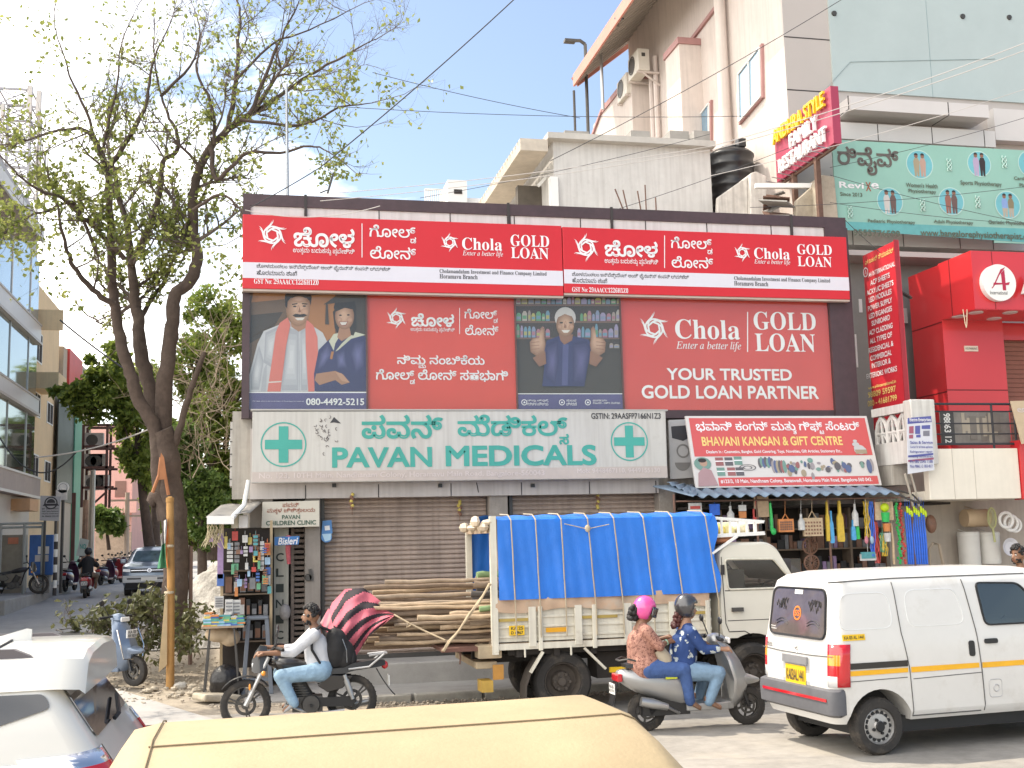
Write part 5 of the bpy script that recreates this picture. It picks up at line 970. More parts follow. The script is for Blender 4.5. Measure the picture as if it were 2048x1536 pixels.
def wheel(root, x, y, r, w, sty, nm='wheel', rimm=None, face=-1):
    m = M(); h = w/2; ti = .74 if sty == '3' else .62
    m.lathe((x, y, r), (0, 1, 0), [(r*ti, -h*.8), (r*(ti+.04), -h), (r*.9, -h), (r*.985, -h*.72), (r, -h*.4), (r, h*.4), (r*.985, h*.72), (r*.9, h), (r*(ti+.04), h), (r*ti, h*.8)], 36)
    for i in range(int(r*110)):
        a = 2*math.pi*i/int(r*110); c, s = math.cos(a), math.sin(a); m.bar((x+c*r*.985, y-h*.6, r+s*r*.985), (x+c*r*1.0, y+h*.6*(1 if i % 2 else -1)*.2, r+s*r*1.0), .012, .012)
    wh = part(m, nm, tyre, root, smooth=40)
    m = M(); f = face
    if sty == 'steel':
        m.lathe((x, y, r), (0, f, 0), [(r*.63, h*.75), (r*.6, h*.8), (r*.55, h*.45), (r*.47, h*.42), (r*.42, h*.62), (r*.22, h*.68), (r*.17, h*.95), (0, h*1.0)], 32)
        mm = M()
        for i in range(16): a = 2*math.pi*i/16; mm.lathe((x+math.cos(a)*r*.475, y+f*h*.47, r+math.sin(a)*r*.475), (0, f, 0), [(0, .006), (.02, .006), (.022, 0)], 8)
        for i in range(4): a = 2*math.pi*i/4+.4; mm.lathe((x+math.cos(a)*r*.25, y+f*h*.68, r+math.sin(a)*r*.25), (0, f, 0), [(0, .02), (.016, .02), (.018, 0)], 6)
        mm.lathe((x, y+f*h*.97, r), (0, f, 0), [(0, .012), (.045, .012), (.055, 0)], 12); part(m, 'rim', rimm or alloy, wh, smooth=40); part(mm, 'rim_holes', blk, wh)
    elif sty == 'truck':
        m.lathe((x, y, r), (0, f, 0), [(r*.63, h*.8), (r*.6, h*.85), (r*.52, -h*.2), (r*.34, -h*.2), (r*.3, h*.3), (r*.16, h*.35), (r*.13, h*.6), (0, h*.6)], 28)
        for i in range(6): a = i*math.pi/3; m.lathe((x+math.cos(a)*r*.26, y+f*h*.3, r+math.sin(a)*r*.26), (0, f, 0), [(0, .05), (.02, .05), (.022, 0)], 6)
        part(m, 'rim', rimm, wh, smooth=40)
    else:
        for q in (1, -1): m.lathe((x, y, r), (0, q, 0), [(r*(ti+.04), h*.5), (r*(ti+.04), h*.62), (r*(ti-.04), h*.62), (r*(ti-.04), h*.2)], 32)
        m.lathe((x, y, r), (0, 1, 0), [(0, -h*.9), (r*.16, -h*.9), (r*.16, h*.9), (0, h*.9)], 16); k = 3 if sty == '3' else 6
        for i in range(k):
            for d in ((-.12, .12) if sty == '3' else (0,)):
                a = 2*math.pi*i/k+.3+d; m.bar((x+math.cos(a)*r*.12, y, r+math.sin(a)*r*.12), (x+math.cos(a)*r*ti, y, r+math.sin(a)*r*ti), w*.22, r*.09, up=(0, 1, 0))
        m.lathe((x, y+f*h*.5, r), (0, f, 0), [(r*.42, .004), (r*.42, .008), (r*.3, .008), (r*.3, .004)], 24); part(m, 'rim', rimm or alloy, wh, smooth=40)
    return wh
def archcut(x, z, r, y0, y1): m = M(); m.cyl((x, y0, z), (x, y1, z), r, n=32); return m
# ---------------------------------------------------------------- white delivery van
VAN = T('delivery_van', 'white windowless delivery van with yellow side stripe and dark rear window', 'van', (5.61, 11.585, 0), math.radians(4.5), local=True)
VL = [(.33, .03, 3.60, .68, .12), (.42, 0, 3.66, .73, .14), (.75, .0, 3.66, .74, .14), (.98, .015, 3.58, .74, .13), (1.12, .03, 3.50, .735, .13), (1.62, .10, 3.08, .665, .15), (1.73, .13, 2.95, .63, .16), (1.79, .20, 2.80, .56, .18), (1.83, .36, 2.6, .42, .2), (1.845, .6, 2.3, .25, .2)]
m = M(); zcar(m, VL, 6); body = part(m, 'body', vanw, VAN)
boolcut(body, [archcut(.52, .28, .38, -.9, -.40), archcut(.52, .28, .38, .40, .9), archcut(2.87, .28, .38, -.9, -.40), archcut(2.87, .28, .38, .40, .9)])
for x in (.52, 2.87):
    for s in (-1, 1): wheel(VAN, x, s*.62, .285, .165, 'steel', face=s)
m = M()
for x in (.52, 2.87): m.box(x-.37, x+.37, -.41, .41, .40, .66); m.cyl((x, -.6, .285), (x, .6, .285), .04)
m.box(.3, 3.4, -.6, .6, .2, .36); part(m, 'underbody', blk, VAN)
sf = sidef(VL, -1); sfl = sidef(VL, 1); rf_ = rearf(VL)
rw_ = rpoly([(-.56, 1.16), (.56, 1.16), (.52, 1.66), (-.52, 1.66)], .1)
m = M(); m.prism(rw_, rf_, .001, .010); rg = part(m, 'rear_window', mat('tinted_rear', (.11, .09, .085), .14, var=.3, coat=1), VAN)
m = M(); seamline(m, rw_, rf_, .028, .008, True); part(m, 'rubber_seal', blk, rg)
m = M(); ring(m, rf_, (.0, 1.40), .075, .016, .014); put(m, 'SS', lambda u, v, n: rf_(-u, v, n), (-.05, .05, 1.37, 1.43), 'b', n=.014); part(m, 'orange_sticker', mat('sticker_orange', (.85, .2, .03), .5), rg)
m = M()
for cx_, sg_ in ((.30, 1), (-.32, -1)):
    for j in range(8): x0 = cx_+U(-.13, .13); z0 = 1.47+U(-.05, .06); m.tube([rf_(x0+i*.012*sg_, z0+math.sin(i*1.7+j)*.035, .013) for i in range(6)], .003, 4)
    for j in range(2): m.tube([rf_(cx_+.12-i*.03, 1.30+.035*math.sin(i/8*math.pi)-j*.03, .013) for i in range(9)], .004, 4)
part(m, 'finger_writing', blk, rg)
m = M(); m.box(0, 0, 0, 0, 0, 0); m.v = []; m.f = []; m.m = []
m.flat([(-.08, 1.60), (.08, 1.60), (.08, 1.645), (-.08, 1.645)], rf_, .012); put(m, 'Maruti', lambda u, v, n: rf_(-u, v, n), (-.53+.0, -.43, 1.235, 1.25), 'b', n=.013); put(m, 'Vaidya', lambda u, v, n: rf_(-u, v, n), (-.53, -.41, 1.205, 1.225), 'b', n=.013); part(m, 'white_sticker', plateW, rg)
m = M(); m.prism(rpoly([(-.27, .60), (.27, .60), (.27, .95), (-.27, .95)], .02), rf_, .0015, .004); part(m, 'plate_recess', mat('recess_grey', (.36, .36, .36), .5), VAN)
m = M(); m.prism([(-.24, .88), (.24, .88), (.24, .96), (-.24, .96)], rf_, .004, .03); part(m, 'plate_lamp_bar', mat('satin_grey', (.33, .33, .34), .4, .5), VAN)
m = M(); m.prism(rpoly([(-.2, .66), (.2, .66), (.2, .86), (-.2, .86)], .01), rf_, .005, .012, 0); put(m, 'KA03AL1441', lambda u, v, n: rf_(-u, v, n), (-.18, .18, .70, .82), 'b', n=.015, mi=1); part(m, 'rear_number_plate', [plateY, seam], VAN)
m = M()
for pts in ([(.03, 1.03), (-.02, 1.055), (.03, 1.08)], [(-.03, 1.035), (.02, 1.012), (-.03, .99)]): seamline(m, pts, rf_, .014, .008)
part(m, 'emblem', chrome, VAN)
m = M(); put(m, 'EECO', lambda u, v, n: rf_(-u, v, n), (-.62, -.5, 1.035, 1.06), 'b', n=.006); m.prism([(.5, 1.02), (.62, 1.02), (.62, 1.025), (.5, 1.025)], rf_, .001, .004); part(m, 'model_badge', dsteel, VAN)
for s in (-1, 1):
    m = M(); Lf = lambda t, z, n: (max(.0, .135*(1-math.cos(min(t, 1)*math.pi/2)))+lerpl(VL, z, 1)-.002*(1-t)+(t-1)*.1*(t > 1), s*(lerpl(VL, z, 3)-.135*(1-math.sin(min(t, 1)*math.pi/2)))+s*n, z)
    m.grid(lambda u, v: Lf(u*1.35, .70+v*.42, .008), 10, 4, lambda i, j: 1 if j == 2 and i < 5 else 2 if j == 0 and i < 4 else 0); part(m, 'tail_light', [redlamp, amber, clear], VAN, smooth=40, solid=.012)
bump = mat('bumper_grey', (.10, .10, .11), .6, var=.2)
m = M(); m.loft([[(x, y, z) for x, y in rr(a, .15, w, .09, 6)] for z, a, w in ((.40, -.0, .70), (.43, -.05, .755), (.6, -.055, .76), (.66, -.045, .755), (.68, .01, .74))]); bp = part(m, 'rear_bumper', bump, VAN, smooth=40)
m = M(); m.prism([(-.66, .555), (.62, .555), (.62, .585), (-.66, .585)], lambda y, z, n: (-.058-n, y, z), 0, .006); part(m, 'red_stripe', redlamp, bp)
m = M(); m.prism([(.17, .87), (.86, .87), (.86, .93), (.17, .93)], sf, .002, .010); m.prism([(.84, .87), (.855, .87), (.855, .93), (.84, .93)], sf, .0, .012); part(m, 'door_rail', mat('rail_black', (.03, .026, .022), .5), VAN)
m = M()
for x0, x1, z0, z1 in ((.17, .86, .83, .855), (.9, 1.73, .83, .86), (1.77, 3.3, .83, .86)): m.prism([(x0, z0-.025), (x1, z0-.02), (x1, z1), (x0, z1)], sf, .002, .006)
part(m, 'yellow_stripe', mat('stripe_yellow', (.78, .40, .02), .5), VAN)
m = M(); m.prism([(.125, 1.155), (.385, 1.155), (.385, 1.215), (.125, 1.215)], sf, .001, .007, 0); put(m, 'KA 03 AL 1441', sf, (.14, .37, 1.168, 1.202), 'b', n=.009, mi=1); part(m, 'side_number_plate', [plateY, seam], VAN)
m = M(); zt_ = 1.72
seamline(m, [(.80, zt_), (.82, 1.2), (.88, .86), (.90, .5), (.905, .37), (1.74, .37)], sf); seamline(m, [(1.66, zt_), (1.73, 1.2), (1.76, .8), (1.78, .37)], sf); seamline(m, [(2.62, 1.6), (2.68, .9), (2.6, .6)], sf)
seamline(m, [(.14, .75), (.85, .76)], sf, .008, .002); seamline(m, [(.92, .74), (1.76, .76)], sf, .008, .002)
seamline(m, [(.06, 1.735), (.8, 1.755), (2.5, 1.755)], lambda x, z, n: (x, -(lerpl(VL, z, 3)+.004), z), .016)
seamline(m, [(-.70, 1.0), (-.3, .985), (.3, .985), (.70, 1.0)], rf_, .01); part(m, 'panel_gap', mat('gap', (.09, .09, .09), .8), VAN)
m = M()
for q in ([(.10, 1.26), (.74, 1.26), (.72, 1.62), (.16, 1.62)], [(.92, 1.26), (1.62, 1.26), (1.56, 1.63), (.92, 1.63)]): seamline(m, rpoly(q, .12), sf, .014, -.002, True)
part(m, 'pressed_panel', mat('van_shade', (.69, .69, .68), .4), VAN)
wq = rpoly([(1.86, 1.24), (2.62, 1.24), (2.5, 1.50), (2.36, 1.66), (1.82, 1.68)], .07)
m = M(); m.prism(wq, sf, .001, .008); dw = part(m, 'door_window', tpane, VAN)
m = M(); seamline(m, wq, sf, .024, .006, True); part(m, 'rubber_seal', blk, dw)
boolcut(body, [(lambda k: (k.prism(wq, sf, -.9, .1), k)[1])(M())])
m = M(); m.box(1.75, 3.0, -.55, .6, .7, .75); m.box(1.55, 1.75, -.52, -.1, .7, 1.5); m.box(1.55, 1.7, -.42, -.2, 1.5, 1.68); m.box(1.5, 1.54, -.6, .6, .5, 1.6); m.lathe((2.55, -.3, 1.2), (-.7, 0, .6), [(.18, 0), (.19, .02), (.2, 0)], 20); part(m, 'cabin_interior', mat('cabin_dark', (.05, .05, .055), .7), VAN)
m = M(); m.prism(rpoly([(1.62, .93), (1.69, .93), (1.69, 1.09), (1.62, 1.09)], .03), sf, 0, .012); m.prism(rpoly([(1.82, 1.05), (1.98, 1.05), (1.98, 1.1), (1.82, 1.1)], .02), sf, 0, .018); part(m, 'door_handle', blkp, VAN)
m = M(); seamline(m, rpoly([(1.84, .50), (2.0, .50), (2.0, .68), (1.84, .68)], .04), sf, .008, .002, True); seamline(m, circ((1.93, .59), .035, 12), sf, .012, .003, True); part(m, 'fuel_flap', mat('van_grey', (.4, .4, .4), .5), VAN)
m = M(); m.prism(rpoly([(-.6, 1.15), (.6, 1.15), (.55, 1.6), (-.55, 1.6)], .08), frontf(VL), .002, .01); part(m, 'windscreen', autoglass, VAN)
for s in (-1, 1):
    m = M(); m.prism(rpoly([(s*.4, .7), (s*.68, .7), (s*.68, .9), (s*.4, .88)][::s], .05), frontf(VL), .002, .03); part(m, 'headlight', clear, VAN)
    m = M(); m.box(.0, .01, 0, .01, 0, .01); m.v = []; m.f = []; m.m = []; m.bar((2.6, s*.7, 1.2), (2.68, s*.86, 1.24), .03); m.box(2.64, 2.7, s*.86-.09, s*.86+.09, 1.16, 1.34); part(m, 'wing_mirror', blkp, VAN, bevel=.02)
# ---------------------------------------------------------------- cream truck with blue tarpaulin
TY = 14.8; trm = mat('truck_cream', (.66, .62, .52), .5, var=.12, sc=4, streak=.25, stain=(3, .6, .4, (.3, .22, .15)))
def tx(x, y=1200): return P(x, y, Y=TY).x
def tz(x, y): return P(x, y, Y=TY).z
b0, b1 = tx(988, 1250), tx(1424, 1250); zb0, zb1 = tz(1200, 1292), tz(1200, 1205); zT_ = tz(1200, 1031); FYw = TY+1.8
TR = T('cargo_truck', 'cream cargo truck with a wooden side bed covered by a blue tarpaulin', 'truck', (b0, TY+.9, 0))
m = M(); m.box(b0, b1, TY+.02, FYw-.02, zb0+.02, zb0+.1); part(m, 'bed_floor', wood, TR)
m = M(); h = zb1-zb0
m.box(b0, b1, TY+.02, TY+.06, zb0+.08, zb1); m.box(b0, b1, FYw-.06, FYw-.02, zb0+.08, zb1); m.box(b1-.05, b1, TY+.061, FYw-.061, zb0+.08, zT_-.1)
m.box(b0-.02, b1, TY-.02, TY+.06, zb0, zb0+.079)
for k in (.30, .52, .74, .97): m.box(b0, b1, TY+.002, TY+.02, zb0+h*k-.02, zb0+h*k+.012)
for i, x in enumerate((992, 1064, 1080, 1156, 1188, 1255, 1290, 1345, 1415)): q = tx(x, 1250); w = .05 if i in (1, 3, 5, 7) else .028; m.box(q-w, q+w, TY-.035, TY+.0, zb0-.02 if w < .04 else zb0+.03, zb1-.02)
for x in (1048, 1140, 1262, 1385): q = tx(x, 1250); m.box(q-.012, q+.012, TY-.03, TY-.005, zb0-.1, zb0+.02)
part(m, 'side_boards', trm, TR, bevel=.006)
m = M(); m.box(b0-.03, b0+.05, TY-.03, TY+.06, zb0-.05, zT_+.02); part(m, 'corner_post', trm, TR); m = M(); m.box(b0-.03, b0+.05, FYw-.06, FYw+.03, zb0-.05, zT_-.1); part(m, 'corner_post', trm, TR)
m = M(); m.box(b0-.03, b0+.03, TY+.07, FYw-.07, zT_-.2, zT_-.12); m.box(b0-.03, b0+.0, TY+1.2, FYw-.1, zb1-.1, zb1); part(m, 'rear_frame', wood, TR)
m = M(); m.grid(lambda u, v: (b0+.3+.03*math.sin(u*14), TY+.1+u*1.6, zb1+.1+(zT_-.1-zb1)*v), 14, 4); part(m, 'rear_curtain', mat('brown_canvas', (.24, .19, .15), .9, var=.3, sc=4), TR, smooth=60)
m = M()
for x0, x1 in ((990, 1056), (1162, 1235), (1362, 1418)): m.box(tx(x0, 1237), tx(x1, 1237), TY-.006, TY+.0, tz(1100, 1240), tz(1100, 1234))
part(m, 'ochre_band', mat('ochre', (.42, .30, .08), .6), TR)
m = M(); a = (tx(1016), tx(1046), tz(1030, 1270), tz(1030, 1251)); m.box(a[0], a[1], TY-.045, TY-.02, a[2], a[3], 0); zm = (a[2]+a[3])/2; F = FY(TY-.045); put(m, 'KA 25', F, (a[0]+.02, a[1]-.02, zm+.008, a[3]-.012), 'b', mi=1); put(m, 'D 6967', F, (a[0]+.02, a[1]-.02, a[2]+.012, zm-.008), 'b', mi=1); part(m, 'side_number_plate', [plateY, seam], TR)
m = M(); m.box(tx(1090), tx(1131), TY-.012, TY-.001, tz(1110, 1264), tz(1110, 1255)); part(m, 'reflector_strip', mat('reflector', (.75, .36, .02), .4), TR)
# tarpaulin: draped sheet with folds
tarp = mat('blue_tarp', (.014, .17, .64), .42, var=.14, sc=2.5, bump=.9, bsc=4); tl = b0+.065; tr_ = tx(1432, 1100); ztb = tz(1200, 1193)
def tarpf(u, v):
    x = tl+(tr_-tl)*u; s = v*3.3; rp_ = .006*math.sin(x*17+v*3)+.004*math.sin(x*41+v*15)+.006*math.sin(v*23+x*5)+.010*math.sin(x*5.1+1)
    sag = .035*abs(math.sin((x-tl)*math.pi/.42))
    if s < 1.05: t = s/1.05; z = ztb+(zT_-.03-ztb)*t; y = TY-.05+.04*t+rp_*(1-.4*t)
    elif s < 2.25: t = (s-1.05)/1.2; z = zT_+.05*math.sin(t*math.pi)-sag*.6+rp_*.3; y = TY+.0+1.8*t
    else: t = (s-2.25)/1.05; z = zT_-.03+(ztb-zT_)*t; y = FYw+.03+rp_
    if u > .985: x += .04*math.sin(s*9)
    return (x, y, z)
m = M(); m.grid(tarpf, 110, 60); part(m, 'tarpaulin', tarp, TR, smooth=60)
m = M(); m.grid(lambda u, v: (b1+.03+.06*math.sin(v*7)+.02*math.sin(u*15), TY-.02+u*1.84, ztb+(zT_-ztb)*v), 16, 12); part(m, 'tarpaulin_front', tarp, TR, smooth=60)
m = M(); m.grid(lambda u, v: (b0+.02+(b1-b0-.05)*u, TY-.022-.012*math.sin(u*60)-.01*math.sin(u*23+v*4), tz(1200, 1216+4*math.sin(u*14))+(ztb+.03-tz(1200, 1216))*v), 60, 4); part(m, 'canvas_skirt', mat('peach_canvas', (.52, .36, .25), .8, var=.15, sc=5, stain=(2, .5, .6, (.45, .42, .36))), TR, smooth=60)
m = M()
for i, x in enumerate((1024, 1073, 1124, 1177, 1229, 1288, 1345, 1412)):
    t0 = tx(x-4, 1100); d = .04+.015*i*(i > 2); pts = [(t0-.02, TY+.5, zT_+.05), (t0-.02, TY-.01, zT_+.03)]+[(t0+d*j/5, TY-.075-.02*(j < 3), zT_-.04+(zb1+.02-zT_)*j/5) for j in range(6)]+[(t0+d+.01, TY-.05, zb0+.15)]
    m.tube(pts, .009, 5)
m.tube([(tx(1130), TY-.08, zT_-.1), (tx(1175), TY-.09, tz(1175, 1058)), (tx(1220), TY-.08, zT_-.12)], .006, 5); m.ball((tx(1176), TY-.09, tz(1176, 1057)), .04, .03, .05)
part(m, 'tie_rope', mat('rope', (.46, .38, .27), .9, var=.2), TR)
m = M()
for i in range(9): y = TY+.05+U(0, 1.7); x = b0-U(.0, .2); m.ball((x, y, zT_-.02-U(0, .12)), U(.05, .1), U(.08, .16), U(.04, .08), n=8)
part(m, 'rolled_canvas_flap', mat('canvas_edge', (.6, .5, .38), .9, var=.3), TR)
# chassis, braces, wheels, lamps
m = M(); m.box(b0-.2, b1+1.4, TY+.5, TY+.6, zb0-.2, zb0-.04); m.box(b0-.2, b1+1.4, TY+1.2, TY+1.3, zb0-.2, zb0-.04); m.box(b0+.2, b1, TY+.12, TY+1.7, zb0-.08, zb0)
for i in range(6): x = b0+.3+i*.5; m.box(x, x+.08, TY+.05, TY+1.75, zb0-.1, zb0-.001)
m.box(tx(1200), tx(1260), TY+.25, TY+.7, .4, zb0-.1); part(m, 'chassis', mat('chassis_dark', (.03, .025, .022), .8, var=.3), TR)
rx = tx(1130, 1370); fx = tx(1512, 1350); dirt = mat('dusty_steel', (.075, .062, .052), .8, .1, var=.35, sc=9)
for x, y in ((rx, TY+.2), (rx, FYw-.2), (fx, TY+.14), (fx, FYw-.14)): wheel(TR, x, y, .395, .25, 'truck', rimm=dirt)
m = M(); m.bar((tx(1085, 1310), TY-.02, tz(1085, 1303)), (tx(1060, 1340), TY-.02, tz(1060, 1345)), .07, .03); m.bar((tx(1168, 1300), TY-.02, tz(1168, 1296)), (tx(1210, 1335), TY-.02, tz(1210, 1337)), .06, .03); part(m, 'mudguard_stay', trm, TR)
m = M(); prof = [(1075, 1318), (1058, 1345), (1048, 1372), (1047, 1400)]; m.grid(lambda u, v: (tx(prof[min(3, int(v*3.01))][0]), TY-.02+u*.35, tz(1060, prof[min(3, int(v*3.01))][1])), 2, 3); part(m, 'mudguard', dirt, TR, solid=.015)
m = M(); m.box(tx(1222, 1345), tx(1262, 1345), TY+.03, TY+.08, tz(1230, 1345), tz(1230, 1335)); part(m, 'side_guard', plateY, TR)
m = M(); x0 = tx(955, 1325); m.box(x0, b0+.05, TY+.1, TY+1.7, tz(960, 1340), tz(960, 1326)); m.box(x0+.02, b0+.1, TY+.02, TY+.3, tz(975, 1318), tz(975, 1292)); part(m, 'rear_bumper', mat('scuffed_cream', (.42, .33, .22), .8, var=.3), TR, bevel=.01)
m = M(); m.box(x0+.05, x0+.2, TY+.0, TY+.3, tz(975, 1385), tz(975, 1362)); part(m, 'tail_light', mat('scuffed_yellow', (.50, .31, .06), .5, var=.3), TR); m = M(); m.box(x0+.2, x0+.34, TY-.0, TY+.02, tz(985, 1360), tz(985, 1330)); part(m, 'side_marker', mat('dull_orange', (.42, .20, .04), .5, var=.3), TR)
m = M(); m.box(tx(884), b0, TY+.06, FYw-.1, zb0+.0, zb0+.05); tg = part(m, 'tailgate', mat('tailgate_brown', (.17, .08, .06), .8, var=.3), TR)
m = M(); c0 = tx(920); m.tube([(c0, TY+.1, zb0), (c0+.01, TY+.1, zb0-.07), (c0, TY+.1, zb0-.16)], .012, 5); part(m, 'hook', rust, tg)
# cab
k0 = tx(1440, 1180); kz = lambda y: tz(1500, y); zf = kz(1275)
cabo = [(k0, zf), (k0+.02, kz(1100)), (k0+.12, kz(1086)), (tx(1535, 1090), kz(1084)), (tx(1556, 1100), kz(1096)), (tx(1592, 1150), kz(1165)), (tx(1615, 1200), kz(1200)), (tx(1622, 1270), zf), ]
m = M(); ins = [(TY-.03+.02, 0), (TY-.03, .0)]
def cabring(y, sx_, top): 
    cx_ = sum(p[0] for p in cabo)/len(cabo); return [(cx_+(x-cx_)*sx_, y, z-(top if z > kz(1120) else 0)) for x, z in rpoly(cabo, .12, 3)]
m.loft([cabring(TY+.02, .985, .03), cabring(TY+.06, 1, 0), cabring(FYw-.06, 1, 0), cabring(FYw-.02, .985, .03)]); cab = part(m, 'cab', mat('cab_cream', (.66, .625, .54), .35, var=.06, sc=3, coat=.3, stain=(3, .62, .3, (.35, .28, .2))), TR, smooth=40)
wq2 = rpoly([(tx(1456, 1150), kz(1178)), (tx(1606, 1180), kz(1178)), (tx(1573, 1145), kz(1150)), (tx(1548, 1120), kz(1119)), (tx(1450, 1120), kz(1117))], .05)
FT = FY(TY+.02); boolcut(cab, [(lambda k: (k.prism(wq2, FT, .2, -2.4), k)[1])(M()), archcut(fx, .42, .5, TY-.1, TY+.5)])
m = M(); m.prism(wq2, FT, -.02, -.024); win = part(m, 'door_window', pane, TR)
m = M(); seamline(m, wq2, FT, .03, .01, True); part(m, 'window_frame', trm, win)
m = M(); cq = (sum(p[0] for p in wq2)/len(wq2), sum(p[1] for p in wq2)/len(wq2)); sq = [(cq[0]+(x-cq[0])*.985, cq[1]+(y-cq[1])*.985) for x, y in wq2]; m.loft([[FT(x, y, -.05) for x, y in sq], [FT(x, y, -1.5) for x, y in sq]], cap=False); part(m, 'cab_shade_sleeve', mat('shade_dark', (.05, .045, .04), .8, var=.4, sc=9), TR)  # dark sleeve added behind the window, its colour stands in for cab shade
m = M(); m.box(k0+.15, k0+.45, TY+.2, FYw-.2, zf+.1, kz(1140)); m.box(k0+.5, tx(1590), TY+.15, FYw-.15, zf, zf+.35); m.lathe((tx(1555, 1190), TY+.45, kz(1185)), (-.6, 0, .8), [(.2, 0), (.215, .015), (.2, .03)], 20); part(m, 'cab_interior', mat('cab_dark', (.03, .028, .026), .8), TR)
m = M(); m.box(tx(1482), tx(1498), TY+.5, TY+.56, kz(1175), kz(1150)); m.bar((tx(1490), TY+1.2, kz(1118)), (tx(1520), TY+1.2, kz(1178)), .1, .05); part(m, 'mirror_and_pillar', mat('pale_grey', (.5, .48, .44), .5), TR)
m = M(); ds = [(tx(1447, 1190), kz(1112)), (tx(1450, 1190), kz(1245)), (tx(1456, 1190), kz(1262)), (tx(1490, 1250), kz(1262)), (tx(1500, 1250), kz(1268))]; seamline(m, ds, FT, .012, .004); seamline(m, [(tx(1455), kz(1240)), (tx(1600), kz(1240))], FT, .01, .002); seamline(m, [(tx(1452), kz(1180)), (tx(1606), kz(1180))], FT, .012, .002)
for x in (1438.5, 1440.5, 1443): m.bar((tx(x, 1140)+.03, TY+.0, kz(1148)), (tx(x, 1140)+.035, TY+.0, kz(1128)), .012, .03)
part(m, 'panel_gap', seam, TR)
m = M(); m.box(tx(1463), tx(1485), TY-.03, TY+.015, kz(1222), kz(1214)); part(m, 'door_handle', dsteel, TR)
m = M(); m.box(tx(1592), tx(1612), TY+.1, FYw-.1, kz(1190), kz(1120)); part(m, 'windscreen', autoglass, TR)
m = M(); y0, y1 = TY-.0, FYw; r0_, r1_ = tx(1432, 1060), tx(1534, 1060); zr0, zr1, zr2 = kz(1073), kz(1040), kz(1062)
for y in (y0+.1, y1-.2):
    m.bar((r0_, y, kz(1070)), (r1_, y, kz(1067)), .05, .05); m.bar((r0_, y, kz(1034)), (r1_, y, kz(1044)), .04, .04)
    for i in range(7): t = i/6; x = r0_+(r1_-r0_)*t; m.bar((x, y, kz(1070-3*t)), (x, y, kz(1034+10*t)), .03)
for i in range(6): y = y0+.1+(y1-y0-.3)*i/5; m.bar((r1_, y, kz(1067)), (r1_, y, kz(1044)), .03)
m.bar((r1_, y0+.1, kz(1044)), (r1_, y1-.2, kz(1044)), .04); m.bar((r1_, y0+.1, kz(1067)), (r1_, y1-.2, kz(1067)), .04); m.bar((tx(1428), TY-.0, kz(1105)), (tx(1480), TY-.0, kz(1072)), .05, .03)
part(m, 'roof_rack', wht, TR)
for i, (x, w, h_) in enumerate(((1441, .13, .14), (1468, .12, .1), (1490, .14, .08), (1450, .2, .06))):
    m = M(); zc = kz(1062) if i < 3 else kz(1080)
    for j in range(5): m.ball((tx(x, 1060)+U(-.1, .1), TY+.4+U(-.15, .3), zc+U(0, .05)), w*U(.6, 1), w*U(.7, 1.1), h_*U(.7, 1), n=10)
    S(m, 'cloth_bundle', mat('bundle%d' % i, ((.75, .60, .16), (.72, .66, .35), (.68, .62, .45), (.30, .12, .06))[i], .9, var=.3, bump=.4), ('round yellow cloth bundle at the left of the cab roof rack', 'yellow and cream bundle in the middle of the cab roof rack', 'pale cream bundle at the right of the cab roof rack', 'brown rolled cloth stuffed under the cab roof rack')[i], 'bundle', smooth=50)
# ---------------------------------------------------------------- wooden poles sticking out of the truck
pw_ = [mat('pole_a', (.35, .265, .19), .85, var=.35, sc=7, bump=.4), mat('pole_b', (.24, .175, .125), .85, var=.35, sc=7, bump=.4), mat('pole_c', (.46, .34, .225), .85, var=.3, sc=7, bump=.4), mat('bamboo_green', (.22, .33, .16), .6, var=.25, sc=6), mat('pole_dark', (.09, .08, .075), .8, var=.3)]
def pole(xl, yl, xr, yr, Yq, r, mi, lb, grp='wooden poles sticking out of the truck'):
    a, b = P(xl, yl, Y=Yq), P(xr, yr, Y=Yq+U(-.05, .05)); m = M(); n = 9; ph = U(0, 6)
    b = a+(b-a)*1.0
    m.tube([a.lerp(b, i/n)+V((0, .007*math.sin(i*1.3+ph), .006*math.sin(i*1.7+ph))) for i in range(n+1)], [r*(1.1-.25*i/n+.06*math.sin(i*2.1+ph)) for i in range(n+1)], 9)
    S(m, 'bamboo_pole' if mi == 3 else 'wooden_pole', pw_[mi], lb, 'pole', grp, smooth=50)
lst = [(770, 1165, 1010, 1158, 'uppermost'), (728, 1176, 1005, 1168, 'second highest'), (745, 1186, 1020, 1170, 'third highest'), (735, 1195, 1020, 1186, 'fourth'), (740, 1203, 1015, 1196, 'fifth'), (750, 1217, 1020, 1206, 'sixth')]
for i, (a, b, c, d, w) in enumerate(lst): pole(a, b, c, d, 15.7+.12*(i % 3), .028+.005*(i % 2), i % 3, f'{w} wooden pole of the bundle jutting from the truck bed' if i < 3 else 'long knotty wooden pole in the middle of the bundle jutting from the truck bed', 'wooden poles sticking out of the truck')
for i in range(58): y = 1206+i*1.55; pole(U(720, 800), y+U(-2, 4), U(1000, 1060), y-8+U(-4, 2), 15.15+U(0, 1.0), U(.02, .032), rnd.choice((0, 1, 1, 2)), 'rough wooden pole in the lower stack jutting from the truck bed')
for i, (x, y) in enumerate(((835, 1236), (888, 1236), (900, 1228), (940, 1248), (880, 1255), (965, 1282), (955, 1290), (935, 1262))): pole(x, y, 1020, y-5, 14.98+.05*i, .032, (2, 0)[i % 2], 'short pale sawn pole at the front of the stack by the truck post')
